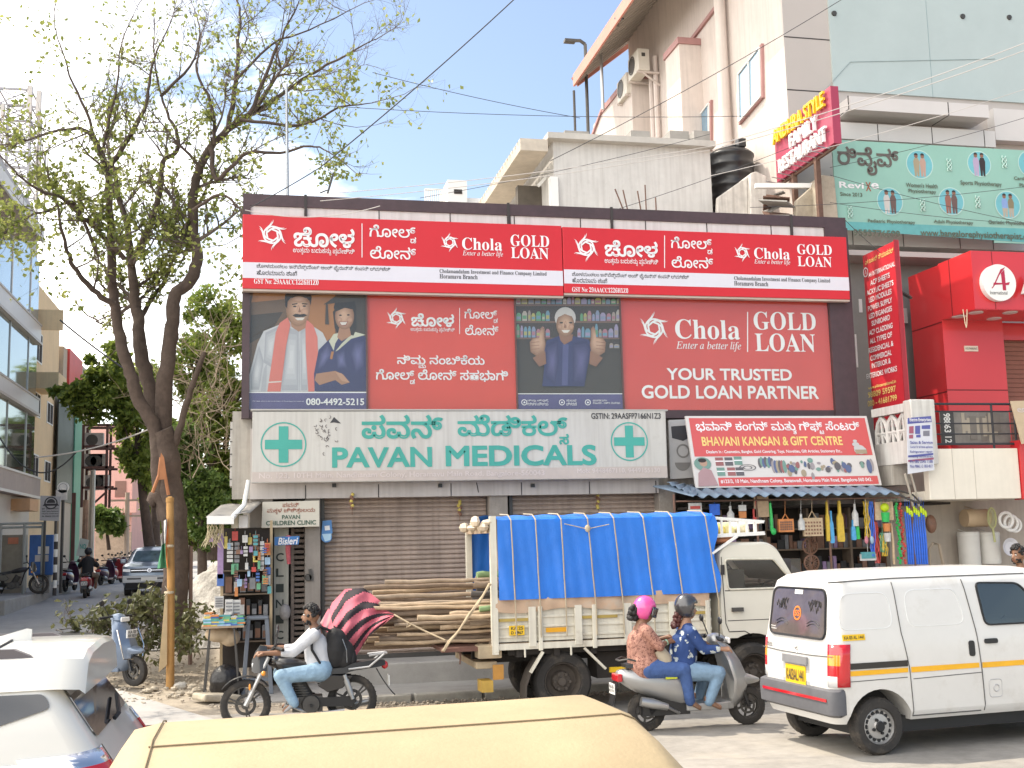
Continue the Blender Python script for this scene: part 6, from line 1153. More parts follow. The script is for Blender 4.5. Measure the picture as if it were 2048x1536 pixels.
for i in range(14): y = 1150+i*9.6; pole(U(942, 962), y, 1050, y-2, 15.0+U(0, .9), U(.03, .05), (3 if i in (0, 7, 8) else 4 if i in (3, 4, 5, 6) else 1), 'pale green bamboo pole end beside the truck corner post' if i in (0, 7, 8) else 'dark pole end packed inside the truck tail' if i in (3, 4, 5, 6) else 'brown pole end packed inside the truck tail')
m = M(); rpth = [(980, 1168), (972, 1182), (958, 1205), (940, 1228), (918, 1262), (898, 1285), (886, 1303)]; pts = [P(x, y, Y=TY-.06) for x, y in rpth]
for k in range(3): m.tube([p+V((.012*math.cos(i*2.2+k*2.1), .012*math.sin(i*2.2+k*2.1), .006*k)) for i, p in enumerate(pts)], .013, 6)
m.tube([P(788, 1229, Y=15.0), P(818, 1246, Y=14.9), P(850, 1262, Y=14.85), P(890, 1280, Y=TY-.05)], .012, 5); m.tube([P(816, 1245, Y=14.9), P(813, 1255, Y=14.88), P(822, 1250, Y=14.86)], .008, 4)
S(m, 'lashing_rope', mat('hemp', (.50, .39, .26), .9, var=.25), 'thick hemp rope lashing the pole bundle to the truck corner post', 'rope')
# checked cloth draped over the pole ends
ck = [mat('cloth_pink', (.58, .135, .175), .85, var=.12, sc=9), mat('cloth_black', (.03, .022, .027), .85, var=.2, sc=9), mat('cloth_faded', (.33, .20, .21), .85, var=.1)]
out = [(640, 1243, 15.1), (676, 1182, 15.3), (722, 1175, 15.5), (790, 1228, 15.05), (748, 1262, 14.9), (722, 1300, 14.9), (700, 1325, 14.95), (680, 1310, 15.0)]
TL, TR_, BL, BR = (646, 1240), (724, 1174), (682, 1324), (742, 1268)
def clothf(u, v):
    # top edge follows the pole tips, right corner is pulled out by the rope, tail hangs down
    top = [(640, 1246), (662, 1208), (690, 1178), (728, 1176), (762, 1203), (790, 1229)]; bot = [(676, 1290), (684, 1318), (696, 1328), (712, 1312), (738, 1272), (788, 1232)]
    t = u*5; i = min(4, int(t)); f = t-i; a = (top[i][0]*(1-f)+top[i+1][0]*f, top[i][1]*(1-f)+top[i+1][1]*f); b = (bot[i][0]*(1-f)+bot[i+1][0]*f, bot[i][1]*(1-f)+bot[i+1][1]*f)
    x, y = a[0]*(1-v)+b[0]*v, a[1]*(1-v)+b[1]*v; bulge = math.sin(min(1, v*1.1)*math.pi)*.22*math.sin(min(1, u*1.1+.1)*math.pi)
    fold = .028*math.sin(u*26+v*6)*(.3+u)+.012*math.sin(v*31+u*9)
    return P(x, y, Y=15.35-.5*math.sin(v*1.5)*(.5+.3*u)-bulge-fold)
m = M(); m.grid(clothf, 72, 56, lambda i, j: (lambda p: 1 if p % 16 < 7 else 0)(int((i*.42+j*.9)*1.15)) if i > 10 else (2 if (j+i) % 15 < 6 else 0))
m.grid(lambda u, v: P(640+v*40+u*6, 1246+v*56*(1-u*.3), Y=15.25+u*.7), 6, 10, 0); S(m, 'checked_cloth', ck, 'pink and black checked cloth wrapped round the ends of the pole bundle', 'cloth', smooth=60)
# ---------------------------------------------------------------- scooters and motorcycles
def scooter(nm, lb, loc, rz, bm, group=None, flap=redlamp, plate='KA 03 HB 4512', det=True, lit=False):
    R = T(nm, lb, 'scooter', loc, rz, group, local=True); w = .27
    wheel(R, 0, 0, .225, .1, '6', rimm=dsteel); wheel(R, 1.26, 0, .225, .1, '6', rimm=dsteel)
    def sec(x, z0, z1, hw): 
        return [(x, y*hw, z0+(z1-z0)*t) for y, t in ((-.55, 0), (-1, .3), (-1, .62), (-.75, 1), (.75, 1), (1, .62), (1, .3), (.55, 0))]
    m = M(); m.loft([sec(-.36, .62, .70, .05), sec(-.30, .54, .72, .12), sec(-.1, .42, .74, .19), sec(.15, .34, .74, .21), sec(.40, .25, .72, .20), sec(.55, .22, .66, .16)]); part(m, 'body_panel', bm, R, smooth=50, sub=1)
    m = M(); m.loft([[(x, y*hw, z) for y, z in ((-1, .215), (-1, .30), (1, .30), (1, .215))] for x, hw in ((.45, .15), (.6, .17), (.95, .17), (1.05, .13))]); part(m, 'floorboard', bm, R, bevel=.015)
    m = M(); pr_ = [(1.0, .24, .12), (1.05, .34, .19), (1.06, .55, .22), (1.0, .78, .20), (.93, .95, .14), (.88, 1.02, .09)]
    m.loft([[(x+.10*k*(1 if j in (1, 2) else 0)+(.0 if j in (0, 3) else .05), y*hw, z-(0 if j in (0, 3) else .02)) for j, y in enumerate((-1, -.35, .35, 1))]+[(x-.03, y*hw*.96, z) for y in (1, -1)] for (x, z, hw), k in zip(pr_, (.6, 1, 1.6, 1.2, .8, .4))]); part(m, 'leg_shield', bm, R, smooth=45)
    m = M(); m.loft([[(x, y*hw, z) for y, z in ((-1, z0), (-1, z1-.02), (0, z1), (1, z1-.02), (1, z0))] for x, z0, z1, hw in ((1.12, .46, .62, .10), (1.22, .45, .62, .15), (1.34, .47, .585, .12), (1.45, .50, .54, .03))]); part(m, 'front_fender', bm, R, smooth=50, sub=1)
    m = M()
    for s in (-1, 1): m.cyl((1.26, s*.075, .225), (1.12, s*.07, .62), .022, n=8)
    m.cyl((1.08, 0, .6), (.93, 0, 1.0), .03, n=8); m.tube([(.15, -.06, .28), (.0, -.09, .225)], .05, 8); m.box(-.08, .5, -.12, .12, .18, .36); part(m, 'frame', blkp, R)
    m = M(); m.loft([[(x, y*hw, z) for y, z in ((-1, z0), (-.9, z1-.01), (0, z1), (.9, z1-.01), (1, z0))] for x, z0, z1, hw in ((-.26, .735, .78, .10), (-.1, .735, .80, .15), (.15, .73, .785, .16), (.3, .715, .765, .15), (.52, .70, .755, .10), (.58, .69, .72, .07))]); part(m, 'seat', seatm, R, smooth=50)
    m = M(); m.loft([[(x, y*hw, z) for y, z in ((-1, z0), (-.7, z1), (.7, z1), (1, z0), (0, z0-.05))] for x, z0, z1, hw in ((.80, 1.0, 1.06, .10), (.86, .98, 1.10, .15), (.96, .97, 1.09, .13), (1.03, .98, 1.04, .07))]); part(m, 'handlebar_cowl', bm, R, smooth=50, sub=1)
    m = M(); m.tube([(.86, -.33, 1.03), (.88, -.15, 1.04), (.88, .15, 1.04), (.86, .33, 1.03)], .016, 8)
    for s in (-1, 1): m.cyl((.855, s*.22, 1.03), (.85, s*.34, 1.03), .022, n=8)
    part(m, 'handlebar', blk, R)
    for s in (-1, 1):
        m = M(); m.tube([(.88, s*.18, 1.06), (.86, s*.24, 1.18), (.85, s*.27, 1.22)], .008, 5); m.ball((.85, s*.29, 1.25), .02, .06, .045, n=12); part(m, 'mirror', blkp, R, smooth=50)
    m = M(); m.box(1.03, 1.06, -.09, .09, .96, 1.03); part(m, 'headlight', clear, R, bevel=.015)
    m = M(); m.box(-.38, -.31, -.11, .11, .58, .67); part(m, 'tail_light', flap, R, bevel=.015)
    m = M(); m.bar((-.36, 0, .58), (-.43, 0, .32), .16, .015, up=(1, 0, 0)); part(m, 'rear_fender', blkp, R)
    m = M(); m.box(-.415, -.405, -.1, .1, .44, .56, 0); put(m, plate[:5], lambda u, v, n: (-.416-n, -u, v), (-.08, .08, .505, .545), 'b', mi=1, n=.002); put(m, plate[6:], lambda u, v, n: (-.416-n, -u, v), (-.09, .09, .455, .495), 'b', mi=1, n=.002); part(m, 'number_plate', [plateW, seam], R)
    m = M(); m.tube([(-.12, -.17, .36), (.02, -.18, .33), (.2, -.18, .28)], [.055, .062, .04], 10); m.tube([(.2, -.18, .28), (.35, -.12, .2), (.45, -.05, .2)], .018, 6); part(m, 'exhaust', steel, R, smooth=40)
    m = M(); m.box(-.02, .42, .09, .14, .16, .34); part(m, 'engine_cover', dsteel, R, bevel=.02)
    m = M(); m.tube([(-.1, -.14, .8), (-.24, -.13, .84), (-.33, -.06, .82), (-.33, .06, .82), (-.24, .13, .84), (-.1, .14, .8)], .012, 6); part(m, 'grab_rail', dsteel, R, smooth=40)
    return R
def motorbike(nm, lb, loc, rz, bm, group=None):
    R = T(nm, lb, 'motorcycle', loc, rz, group, local=True)
    wheel(R, 0, 0, .30, .09, '3', rimm=dsteel); wheel(R, 1.27, 0, .30, .08, '3', rimm=dsteel)
    m = M()
    for s in (-1, 1): m.cyl((1.27, s*.07, .30), (1.0, s*.085, .86), .024, n=8); m.cyl((1.27, s*.07, .30), (1.19, s*.075, .46), .032, n=8)
    part(m, 'front_fork', steel, R, smooth=40)
    m = M(); m.grid(lambda u, v: (1.27+math.cos(math.radians(35+105*v))*.34, (u-.5)*.13, .30+math.sin(math.radians(35+105*v))*.34), 4, 10); part(m, 'front_mudguard', blkp, R, smooth=60, solid=.01)
    m = M(); m.tube([(.98, 0, .84), (.85, 0, .66), (.75, 0, .3), (.2, 0, .28)], .022, 8); m.tube([(.98, 0, .8), (.5, 0, .72), (.1, 0, .66), (-.3, 0, .74)], .022, 8); m.tube([(.25, 0, .66), (.2, 0, .28)], .022, 8)
    for s in (-1, 1): m.tube([(.25, s*.06, .32), (0, s*.08, .30)], .02, 8)
    part(m, 'frame', blk, R, smooth=40)
    m = M(); m.box(.36, .72, -.12, .12, .20, .38); m.cyl((.55, 0, .36), (.68, 0, .58), .09, n=12)
    for i in range(6): m.box(.5+i*.022, .74+i*.006, -.11, .11, .39+i*.03, .4+i*.03)
    m.lathe((.5, -.12, .29), (0, -1, 0), [(0, .05), (.1, .05), (.115, 0)], 16); m.lathe((.5, .12, .29), (0, 1, 0), [(0, .05), (.1, .05), (.115, 0)], 16); part(m, 'engine', dsteel, R, smooth=40)
    m = M(); m.tube([(.72, .1, .5), (.8, .11, .3), (.5, .13, .17), (.1, .14, .2)], .02, 8); m.tube([(.25, -.14, .2), (-.25, -.16, .26)], [.04, .05], 10); part(m, 'exhaust', steel, R, smooth=40)
    m = M(); m.loft([[(x, y*hw, z) for y, z in ((-.7, z0), (-1, (z0+z1)/2), (-.55, z1), (.55, z1), (1, (z0+z1)/2), (.7, z0))] for x, z0, z1, hw in ((.42, .66, .72, .08), (.55, .64, .80, .13), (.8, .66, .86, .15), (.95, .72, .84, .10))]); part(m, 'fuel_tank', bm, R, smooth=50, sub=1)
    m = M(); m.loft([[(x, y*hw, z) for y, z in ((-1, z0), (-.9, z1), (.9, z1), (1, z0))] for x, z0, z1, hw in ((.5, .66, .70, .08), (.35, .63, .69, .12), (.1, .63, .70, .13), (-.02, .66, .75, .13), (-.32, .69, .78, .11), (-.4, .71, .76, .08))]); part(m, 'seat', seatm, R, smooth=50)
    for s in (-1, 1):
        m = M(); m.prism([(.42, .5), (.30, .62), (.0, .6), (.12, .46), (.3, .42)], lambda u, v, n: (u, s*(.11+n), v), 0, .02); part(m, 'side_panel', bm, R, bevel=.006)
        m = M(); m.tube([(.1, s*.16, .62), (-.0, s*.165, .33)], .025, 8); m.tube([(.08, s*.16, .56), (.02, s*.165, .38)], .036, 10); part(m, 'shock_absorber', steel, R, smooth=40)
    m = M(); m.loft([[(x, y*hw, z) for y, z in ((-1, z0), (-.6, z1), (.6, z1), (1, z0))] for x, z0, z1, hw in ((1.02, .70, .98, .10), (1.10, .68, 1.0, .12), (1.16, .68, .92, .11), (1.2, .70, .82, .07))]); part(m, 'headlamp_cowl', bm, R, smooth=45)
    m = M(); m.box(1.17, 1.20, -.07, .07, .70, .80); part(m, 'headlight', clear, R, bevel=.02)
    m = M(); m.tube([(.84, -.36, .96), (.92, -.2, .98), (.98, -.06, .92), (.98, .06, .92), (.92, .2, .98), (.84, .36, .96)], .013, 8)
    for s in (-1, 1): m.cyl((.9, s*.24, .975), (.83, s*.37, .96), .02, n=8)
    part(m, 'handlebar', blk, R, smooth=40)
    for s in (-1, 1):
        m = M(); m.tube([(.92, s*.22, .98), (.9, s*.27, 1.1), (.9, s*.3, 1.14)], .007, 5); m.ball((.9, s*.33, 1.17), .02, .06, .045, n=12); part(m, 'mirror', blkp, R, smooth=50)
        m = M(); m.tube([(1.06, s*.1, .68), (1.06, s*.16, .68)], .008, 5); m.ball((1.06, s*.18, .68), .03, .03, .03, n=10); part(m, 'indicator', amber, R, smooth=50)
        m = M(); m.ball((1.22, s*.11, .52), .014, .012, .04); part(m, 'fork_reflector', amber, R)
    m = M()
    for s in (-1, 1): m.tube([(.05, s*.14, .68), (-.2, s*.14, .70), (-.38, s*.12, .84), (-.42, s*.05, .85)], .014, 6)
    m.tube([(-.2, -.13, .83), (-.42, -.08, .85), (-.42, .08, .85), (-.2, .13, .83)], .014, 6); part(m, 'grab_rail', alloy, R, smooth=40)
    m = M(); m.ball((-.4, 0, .70), .045, .06, .05, n=12); part(m, 'tail_light', redlamp, R, smooth=50)
    m = M(); m.grid(lambda u, v: (-.30-.22*v, (u-.5)*.14, .66-.42*v+.1*v*v), 2, 8); part(m, 'rear_mudguard', blkp, R, smooth=60, solid=.012)
    m = M(); m.box(-.45, -.44, -.09, .09, .46, .58); part(m, 'number_plate', plateW, R)
    m = M(); m.bar((.5, -.22, .28), (.5, .22, .28), .03); m.bar((.3, .1, .26), (.2, .2, .04), .02); part(m, 'footpeg', blk, R)
    m = M(); m.prism([(.5, .26), (.48, .36), (.02, .36), (-.05, .30), (.02, .24)], lambda u, v, n: (u, .10+n, v), 0, .03); part(m, 'chain_cover', blkp, R)
    return R
silver = mat('scooter_silver', (.36, .36, .36), .35, .5, var=.08, coat=.4); sblue = mat('scooter_slate', (.15, .195, .27), .3, .4, var=.1, coat=.6); sred = mat('scooter_red', (.30, .02, .025), .3, var=.1, coat=.6); sdark = mat('scooter_dark', (.025, .022, .03), .3, var=.1, coat=.6); bblack = mat('bike_black', (.02, .018, .018), .3, var=.1, coat=.6)
SCW = scooter('scooter', 'silver scooter ridden by two women in helmets', (4.48, 13.22, 0), 0., silver, flap=redlamp, plate='KA 03 HJ 7719')
m = M(); m.box(.18, .32, -.218, -.21, .60, .68); part(m, 'lime_sticker', mat('lime', (.55, .60, .04), .5), SCW)
MOT = motorbike('motorcycle', 'black commuter motorcycle ridden by a man with a backpack', (1.16, 14.55, gz(1, 14.5)), math.pi-.02, bblack)
q = P(270, 1330, Y=18.75); fx_ = V((q.x, 18.75, gz(q.x, 18.75)+.03))
SCB = scooter('scooter', 'slate blue parked scooter leaning beside the wooden pole', fx_-V((math.cos(-.66)*1.26, math.sin(-.66)*1.26, 0)), -.66, sblue, plate='KA 01 EX 2208')
m = M(); m.box(1.17, 1.19, -.1, .1, .72, .84, 0); put(m, 'KA 03', lambda u, v, n: (1.192+n, u, v), (-.08, .08, .785, .83), 'b', mi=1, n=.002); put(m, 'HX 8231', lambda u, v, n: (1.192+n, u, v), (-.085, .085, .73, .775), 'b', mi=1, n=.002); part(m, 'front_number_plate', [plateW, seam], SCB)
m = M(); m.tube([(1.1, -.22, .85), (1.2, -.24, .6), (1.22, -.2, .42), (1.3, 0, .40), (1.22, .2, .42), (1.2, .24, .6), (1.1, .22, .85)], .011, 6); part(m, 'crash_guard', chrome, SCB, smooth=40)
# street bikes further up the lane
def yat(px_, Yq): return P(px_, 1100, Y=Yq).x
Yr = 41.; xr_ = yat(172, Yr); SCR = scooter('scooter', 'red scooter driving away with a rider in black', (xr_, Yr, gz(0, Yr)), math.pi/2+.05, sred)
Yr = 44.; SCD = scooter('scooter', 'dark purple scooter parked left of the red one', (yat(133, Yr), Yr, gz(0, Yr)+.1), math.pi/2-.1, mat('scooter_plum', (.06, .02, .05), .3, var=.1, coat=.6))
for i, (px_, Yq, src, lb) in enumerate(((203, 52, SCD, 'dark scooter first in the row parked up the lane'), (222, 53.5, SCR, 'red tailed scooter second in the row parked up the lane'), (214, 57, SCD, 'dark scooter behind the red tailed one up the lane'), (232, 60, SCD, 'scooter in the dense row of parked bikes further up the lane'), (240, 63, SCD, 'scooter in the dense row of parked bikes further up the lane'), (246, 66, SCD, 'scooter in the dense row of parked bikes further up the lane'), (238, 69, SCR, 'scooter in the dense row of parked bikes further up the lane'), (250, 71, SCD, 'scooter in the dense row of parked bikes further up the lane'), (256, 73, SCD, 'scooter in the dense row of parked bikes further up the lane'))):
    o = dup(src, (yat(px_, Yq), Yq, gz(0, Yq)), math.pi/2-.25-.02*i, lb); o['group'] = 'bikes parked along the side street'
MBL = dup(MOT, (P(-12, 1180, Y=38.5).x, 38.5, .93), .15, 'black motorcycle parked at the far left beside the grey cabinet')
# ---------------------------------------------------------------- compact SUV up the lane
Ys = 41.; sxc = (P(243, 1130, Y=Ys).x+.9); SUV = T('suv', 'blue grey compact SUV facing the camera in the side street', 'car', (sxc, Ys+4, gz(0, Ys)), -math.pi/2, local=True)
SL = [(.25, .05, 3.92, .80, .2), (.45, 0, 4.0, .88, .25), (.8, 0, 4.0, .90, .25), (1.0, .02, 3.9, .90, .22), (1.07, .05, 3.55, .87, .2), (1.12, .08, 2.95, .86, .2), (1.55, .4, 2.2, .70, .2), (1.62, .6, 2.0, .62, .2), (1.66, .9, 1.8, .45, .2)]
svb = mat('suv_blue', (.21, .27, .35), .3, .4, var=.05, coat=.8); m = M(); zcar(m, SL, 5); bd = part(m, 'body', svb, SUV); boolcut(bd, [archcut(.7, .33, .4, -1, 1), archcut(3.2, .33, .4, -1, 1)])
for x in (.7, 3.2):
    for s in (-1, 1): wheel(SUV, x, s*.76, .33, .2, '6', face=s)
ff = frontf(SL); m = M(); m.prism(rpoly([(-.68, 1.16), (.68, 1.16), (.60, 1.52), (-.60, 1.52)], .06), ff, .004, .012); part(m, 'windscreen', mat('reflecting_glass', (.10, .15, .19), .05, var=.8, sc=3, coat=1, spec=1), SUV)
m = M(); m.prism([(-.8, .26), (.8, .26), (.72, .62), (-.72, .62)], ff, .004, .04); part(m, 'bumper', blkp, SUV, bevel=.03)
m = M(); m.prism([(-.86, .46), (.86, .46), (.86, .70), (-.86, .70)], ff, .002, .03); part(m, 'bumper_panel', mat('suv_silver', (.33, .35, .38), .35, .4, coat=.5), SUV, bevel=.03)
m = M(); m.prism([(-.6, .80), (.6, .80), (.62, .93), (-.62, .93)], ff, .003, .03, 0); m.prism([(-.6, .86), (.6, .86), (.6, .88), (-.6, .88)], ff, .031, .04, 1); ring(m, ff, (0, .865), .07, .02, .045, 16, 1); part(m, 'grille', [blkp, chrome], SUV)
for s in (-1, 1):
    m = M(); m.prism([(s*.62, .82), (s*.86, .84), (s*.86, .93), (s*.62, .92)][::s], ff, .003, .03); part(m, 'headlight', clear, SUV, bevel=.01)
    m = M(); m.box(2.7, 2.78, s*.98-.1, s*.98+.1, 1.1, 1.24); part(m, 'wing_mirror', svb, SUV, bevel=.03)
m = M(); m.prism([(-.26, .52), (.26, .52), (.26, .64), (-.26, .64)], ff, .04, .05); part(m, 'number_plate', plateW, SUV)
m = M()
for s in (-1, 1): m.prism(rpoly([(1.0, 1.14), (2.75, 1.14), (2.15, 1.52), (1.05, 1.5)][::1], .06), sidef(SL, s), .003, .01)
part(m, 'side_window', autoglass, SUV)
# ---------------------------------------------------------------- white SUV in the left foreground
xt = -.61; TO = T('suv', 'cream white SUV cropped at the lower left with dark rear glass and red lamp', 'car', (xt, 7.05, 0), math.pi, local=True); TO.scale = (1, .95, .955)
CL = [(.35, .22, 4.72, .86, .2), (.5, .05, 4.78, .92, .22), (.85, .0, 4.79, .93, .2), (1.1, .02, 4.6, .935, .15), (1.22, .09, 3.55, .92, .14), (1.36, .185, 3.35, .885, .12), (1.62, .36, 2.75, .78, .10), (1.70, .41, 2.6, .73, .12), (1.78, .55, 2.45, .66, .16), (1.815, .8, 2.3, .5, .2), (1.835, 1.1, 2.1, .3, .2)]
m = M(); zcar(m, CL, 6); bd = part(m, 'body', carw, TO); boolcut(bd, [archcut(.95, .4, .46, -1.2, 1.2), archcut(3.7, .4, .46, -1.2, 1.2)])
for x in (.95, 3.7):
    for s in (-1, 1): wheel(TO, x, s*.8, .39, .26, '6', face=s)
cf = sidef(CL, 1); cr = rearf(CL)
m = M(); m.prism(rpoly([(-.70, 1.365), (.70, 1.365), (.62, 1.66), (-.62, 1.66)], .05), cr, .004, .012); rg = part(m, 'rear_window', mat('suv_rear_glass', (.03, .026, .024), .04, var=.6, sc=2, coat=1, spec=1), TO)
m = M(); m.tube([cr(.05, 1.37, .03), cr(.0, 1.39, .06), cr(-.45, 1.45, .04)], .014, 5); part(m, 'wiper', blk, rg)
for s in (-1, 1):
    f_ = sidef(CL, s); m = M(); m.prism(rpoly([(.385, 1.54), (.42, 1.612), (1.75, 1.615), (1.75, 1.37), (1.0, 1.37), (.80, 1.41)][::s], .06), f_, .003, .010); part(m, 'quarter_window', autoglass, TO)
    m = M(); m.prism(rpoly([(1.85, 1.37), (3.2, 1.37), (2.78, 1.6), (1.85, 1.61)][::s], .06), f_, .003, .010); part(m, 'side_window', autoglass, TO)
    m = M(); m.prism([(.42, 1.25), (4.3, 1.15), (4.3, 1.175), (.42, 1.28)][::s], f_, .002, .012); part(m, 'chrome_strip', chrome, TO)
    m = M(); Lf2 = lambda t, z, n: (lerpl(CL, z, 1)+.16*(1-math.cos(min(t, 1)*math.pi/2))+max(0, t-1)*.42-.01, s*(lerpl(CL, z, 3)-.17*(1-math.sin(min(t, 1)*math.pi/2))+.012), z)
    m.grid(lambda u, v: Lf2(u*1.55, 1.04+v*(.29-.03*u), 0), 14, 4, lambda i, j: 1 if (j == 3 or i > 11) else 0); part(m, 'tail_light', [redlamp, chrome], TO, smooth=40, solid=.015)
m = M(); zs_ = 1.795
m.loft([[(x, y*k, z+dz) for y, z in ((-.79, 1.63), (-.742, 1.70), (-.68, 1.782), (-.5, 1.822), (0, 1.838), (.5, 1.822), (.68, 1.782), (.742, 1.70), (.79, 1.63))] for x, k, dz in ((.235, .93, -.035), (.26, .95, -.01), (.36, .99, .0), (.60, 1.0, .0), (.76, 1.0, .0))]); sp_ = part(m, 'spoiler', carw, TO, smooth=35)
m = M(); m.tube([(.72, y, z+.004) for y, z in ((-.80, 1.63), (-.745, 1.70), (-.685, 1.782), (-.5, 1.824), (0, 1.84), (.5, 1.824), (.685, 1.782), (.745, 1.70), (.80, 1.63))], .006, 4); part(m, 'panel_gap', seam, TO)
m = M(); m.loft([[(x, y*w, z) for y, z in ((-1, 1.80), (-.3, z1), (.3, z1), (1, 1.80))] for x, w, z1 in ((.62, .02, 1.90), (.65, .03, 1.905), (.77, .035, 1.87), (.92, .03, 1.84), (.97, .01, 1.83))]); part(m, 'shark_fin', carw, TO, smooth=40)
for s in (-1, 1):
    m = M(); m.loft([[(x, s*.62+y*.035, z) for y, z in ((-1, 1.77), (-.8, z1), (.8, z1), (1, 1.76))] for x, z1 in ((.48, 1.78), (.60, 1.835), (2.2, 1.855), (2.5, 1.79))]); rl = part(m, 'roof_rail', mat('rail_taupe', (.10, .085, .09), .4), TO, smooth=40)
    if s > 0:
        m = M(); put(m, 'TOYOTA', lambda u, v, n: (.80-u, .658+n, v), (.0, .11, 1.795, 1.825), 'b', n=.002); part(m, 'rail_lettering', plateW, rl)
m = M(); m.prism([(-.3, .75), (.3, .75), (.3, .95), (-.3, .95)], cr, .003, .02); part(m, 'plate_recess', blkp, TO); m = M(); m.box(-.04, .2, -.9, .9, .42, .72); part(m, 'rear_bumper', carw, TO, bevel=.05)
m = M(); m.prism(rpoly([(-.66, 1.38), (.66, 1.38), (.6, 1.66), (-.6, 1.66)], .06), frontf(CL), .004, .012); part(m, 'windscreen', autoglass, TO)
for s in (-1, 1): m = M(); m.prism([(s*.5, .8), (s*.88, .84), (s*.88, .98), (s*.5, .95)][::s], frontf(CL), .003, .03); part(m, 'headlight', clear, TO)
# ---------------------------------------------------------------- auto rickshaw, roof in the foreground
ca = mat('canvas_cream', (.385, .295, .175), .7, var=.12, sc=4, bump=.12, bsc=60); AU = T('auto_rickshaw', 'auto rickshaw with cream yellow canvas roof cropped at the bottom', 'auto rickshaw', (.5, 4.1, 0))
xs_ = [(-.47, 1.52, .90), (-.43, 1.585, .97), (-.34, 1.602, 1.0), (0, 1.605, 1.0), (.5, 1.61, 1.0), (1.0, 1.615, 1.0), (1.28, 1.62, 1.0), (1.33, 1.60, .99), (1.46, 1.46, .95), (1.53, 1.32, .92)]
def sec2(x, zt, k): yc = 4.06; return [(x, yc+y*k, zt+dz*(1 if dz > -.5 else (zt-.75)/.85)) for y, dz in ((.66, -.85), (.665, -.22), (.655, -.06), (.64, -.01), (.5, .008), (.05, .012), (-.0, 0.), (-.25, -.035), (-.45, -.10), (-.56, -.2), (-.62, -.38), (-.64, -.85))]
m = M(); m.loft([sec2(*q) for q in xs_], cap=True, close=False); part(m, 'canvas_roof', ca, AU, smooth=50)
m = M()
for q0 in (-.33,): m.tube([V(p)+V((0, 0, .004)) for p in sec2(q0, 1.604, 1.0)[1:-1]], .003, 4)
m.tube([V(sec2(*q)[6])+V((0, 0, .004)) for q in xs_[2:]], .0028, 4); m.tube([V(sec2(*q)[2])+V((0, .004, .0)) for q in xs_], .006, 4); part(m, 'canvas_seam', mat('seam_brown', (.17, .125, .07), .8), AU)
m = M(); m.box(-.4, 1.45, 3.5, 4.66, .35, .72); m.loft([[(x, 4.06+y*w, z) for y, z in ((-1, .3), (-1, z1), (1, z1), (1, .3))] for x, w, z1 in ((-.4, .6, .75), (-1.0, .45, .95), (-1.25, .2, .8))]); part(m, 'body', mat('auto_yellow', (.65, .42, .03), .4, var=.1), AU, bevel=.03)
m = M(); m.grid(lambda u, v: (-.72+.28*v, 3.62+u*.88, .9+.6*v), 2, 2); part(m, 'windscreen', tpane, AU, solid=.01)
m = M(); m.box(-.1, .2, 3.6, 4.5, .7, .8); m.box(.7, 1.2, 3.55, 4.55, .7, .85); m.box(1.2, 1.35, 3.55, 4.55, .8, 1.3); part(m, 'bench_seat', seatm, AU)
for x, y in ((1.0, 3.55), (1.0, 4.57), (-1.0, 4.06)): wheel(AU, x, y, .22, .11, 'steel')
# ================================================================ people
skA = mat('skin_brown', (.235, .115, .065), .5, var=.1, sc=20); skB = mat('skin_tan', (.33, .18, .115), .5, var=.1, sc=20); hairm = mat('black_hair', (.012, .010, .010), .5, var=.3, sc=40, bump=.6, bsc=120)
eyew = mat('eye_white', (.6, .58, .55), .3, var=0); lipm = mat('lips', (.22, .075, .06), .5, var=0)
def hand(caps, wr, d, up, grip=1.):
    d = V(d).normalized(); up = V(up).normalized(); sd = d.cross(up).normalized(); pc = wr+d*.05
    caps.append((wr, wr+d*.085, .026, .034))
    for i, (o, l) in enumerate(((-.033, .055), (-.011, .065), (.011, .06), (.032, .045))):
        b = wr+d*.09+sd*o; k = b+d*l*.55-up*.012*grip; e = k+d*l*.2-up*l*.5*grip; caps += [(b, k, .0115, .0105), (k, e, .0105, .009)]
    t = wr+d*.035+sd*(-.035); caps += [(t, t+d*.035-sd*.022-up*.01, .013, .0115), (t+d*.035-sd*.022-up*.01, t+d*.06-sd*.012-up*.03*grip, .0115, .009)]
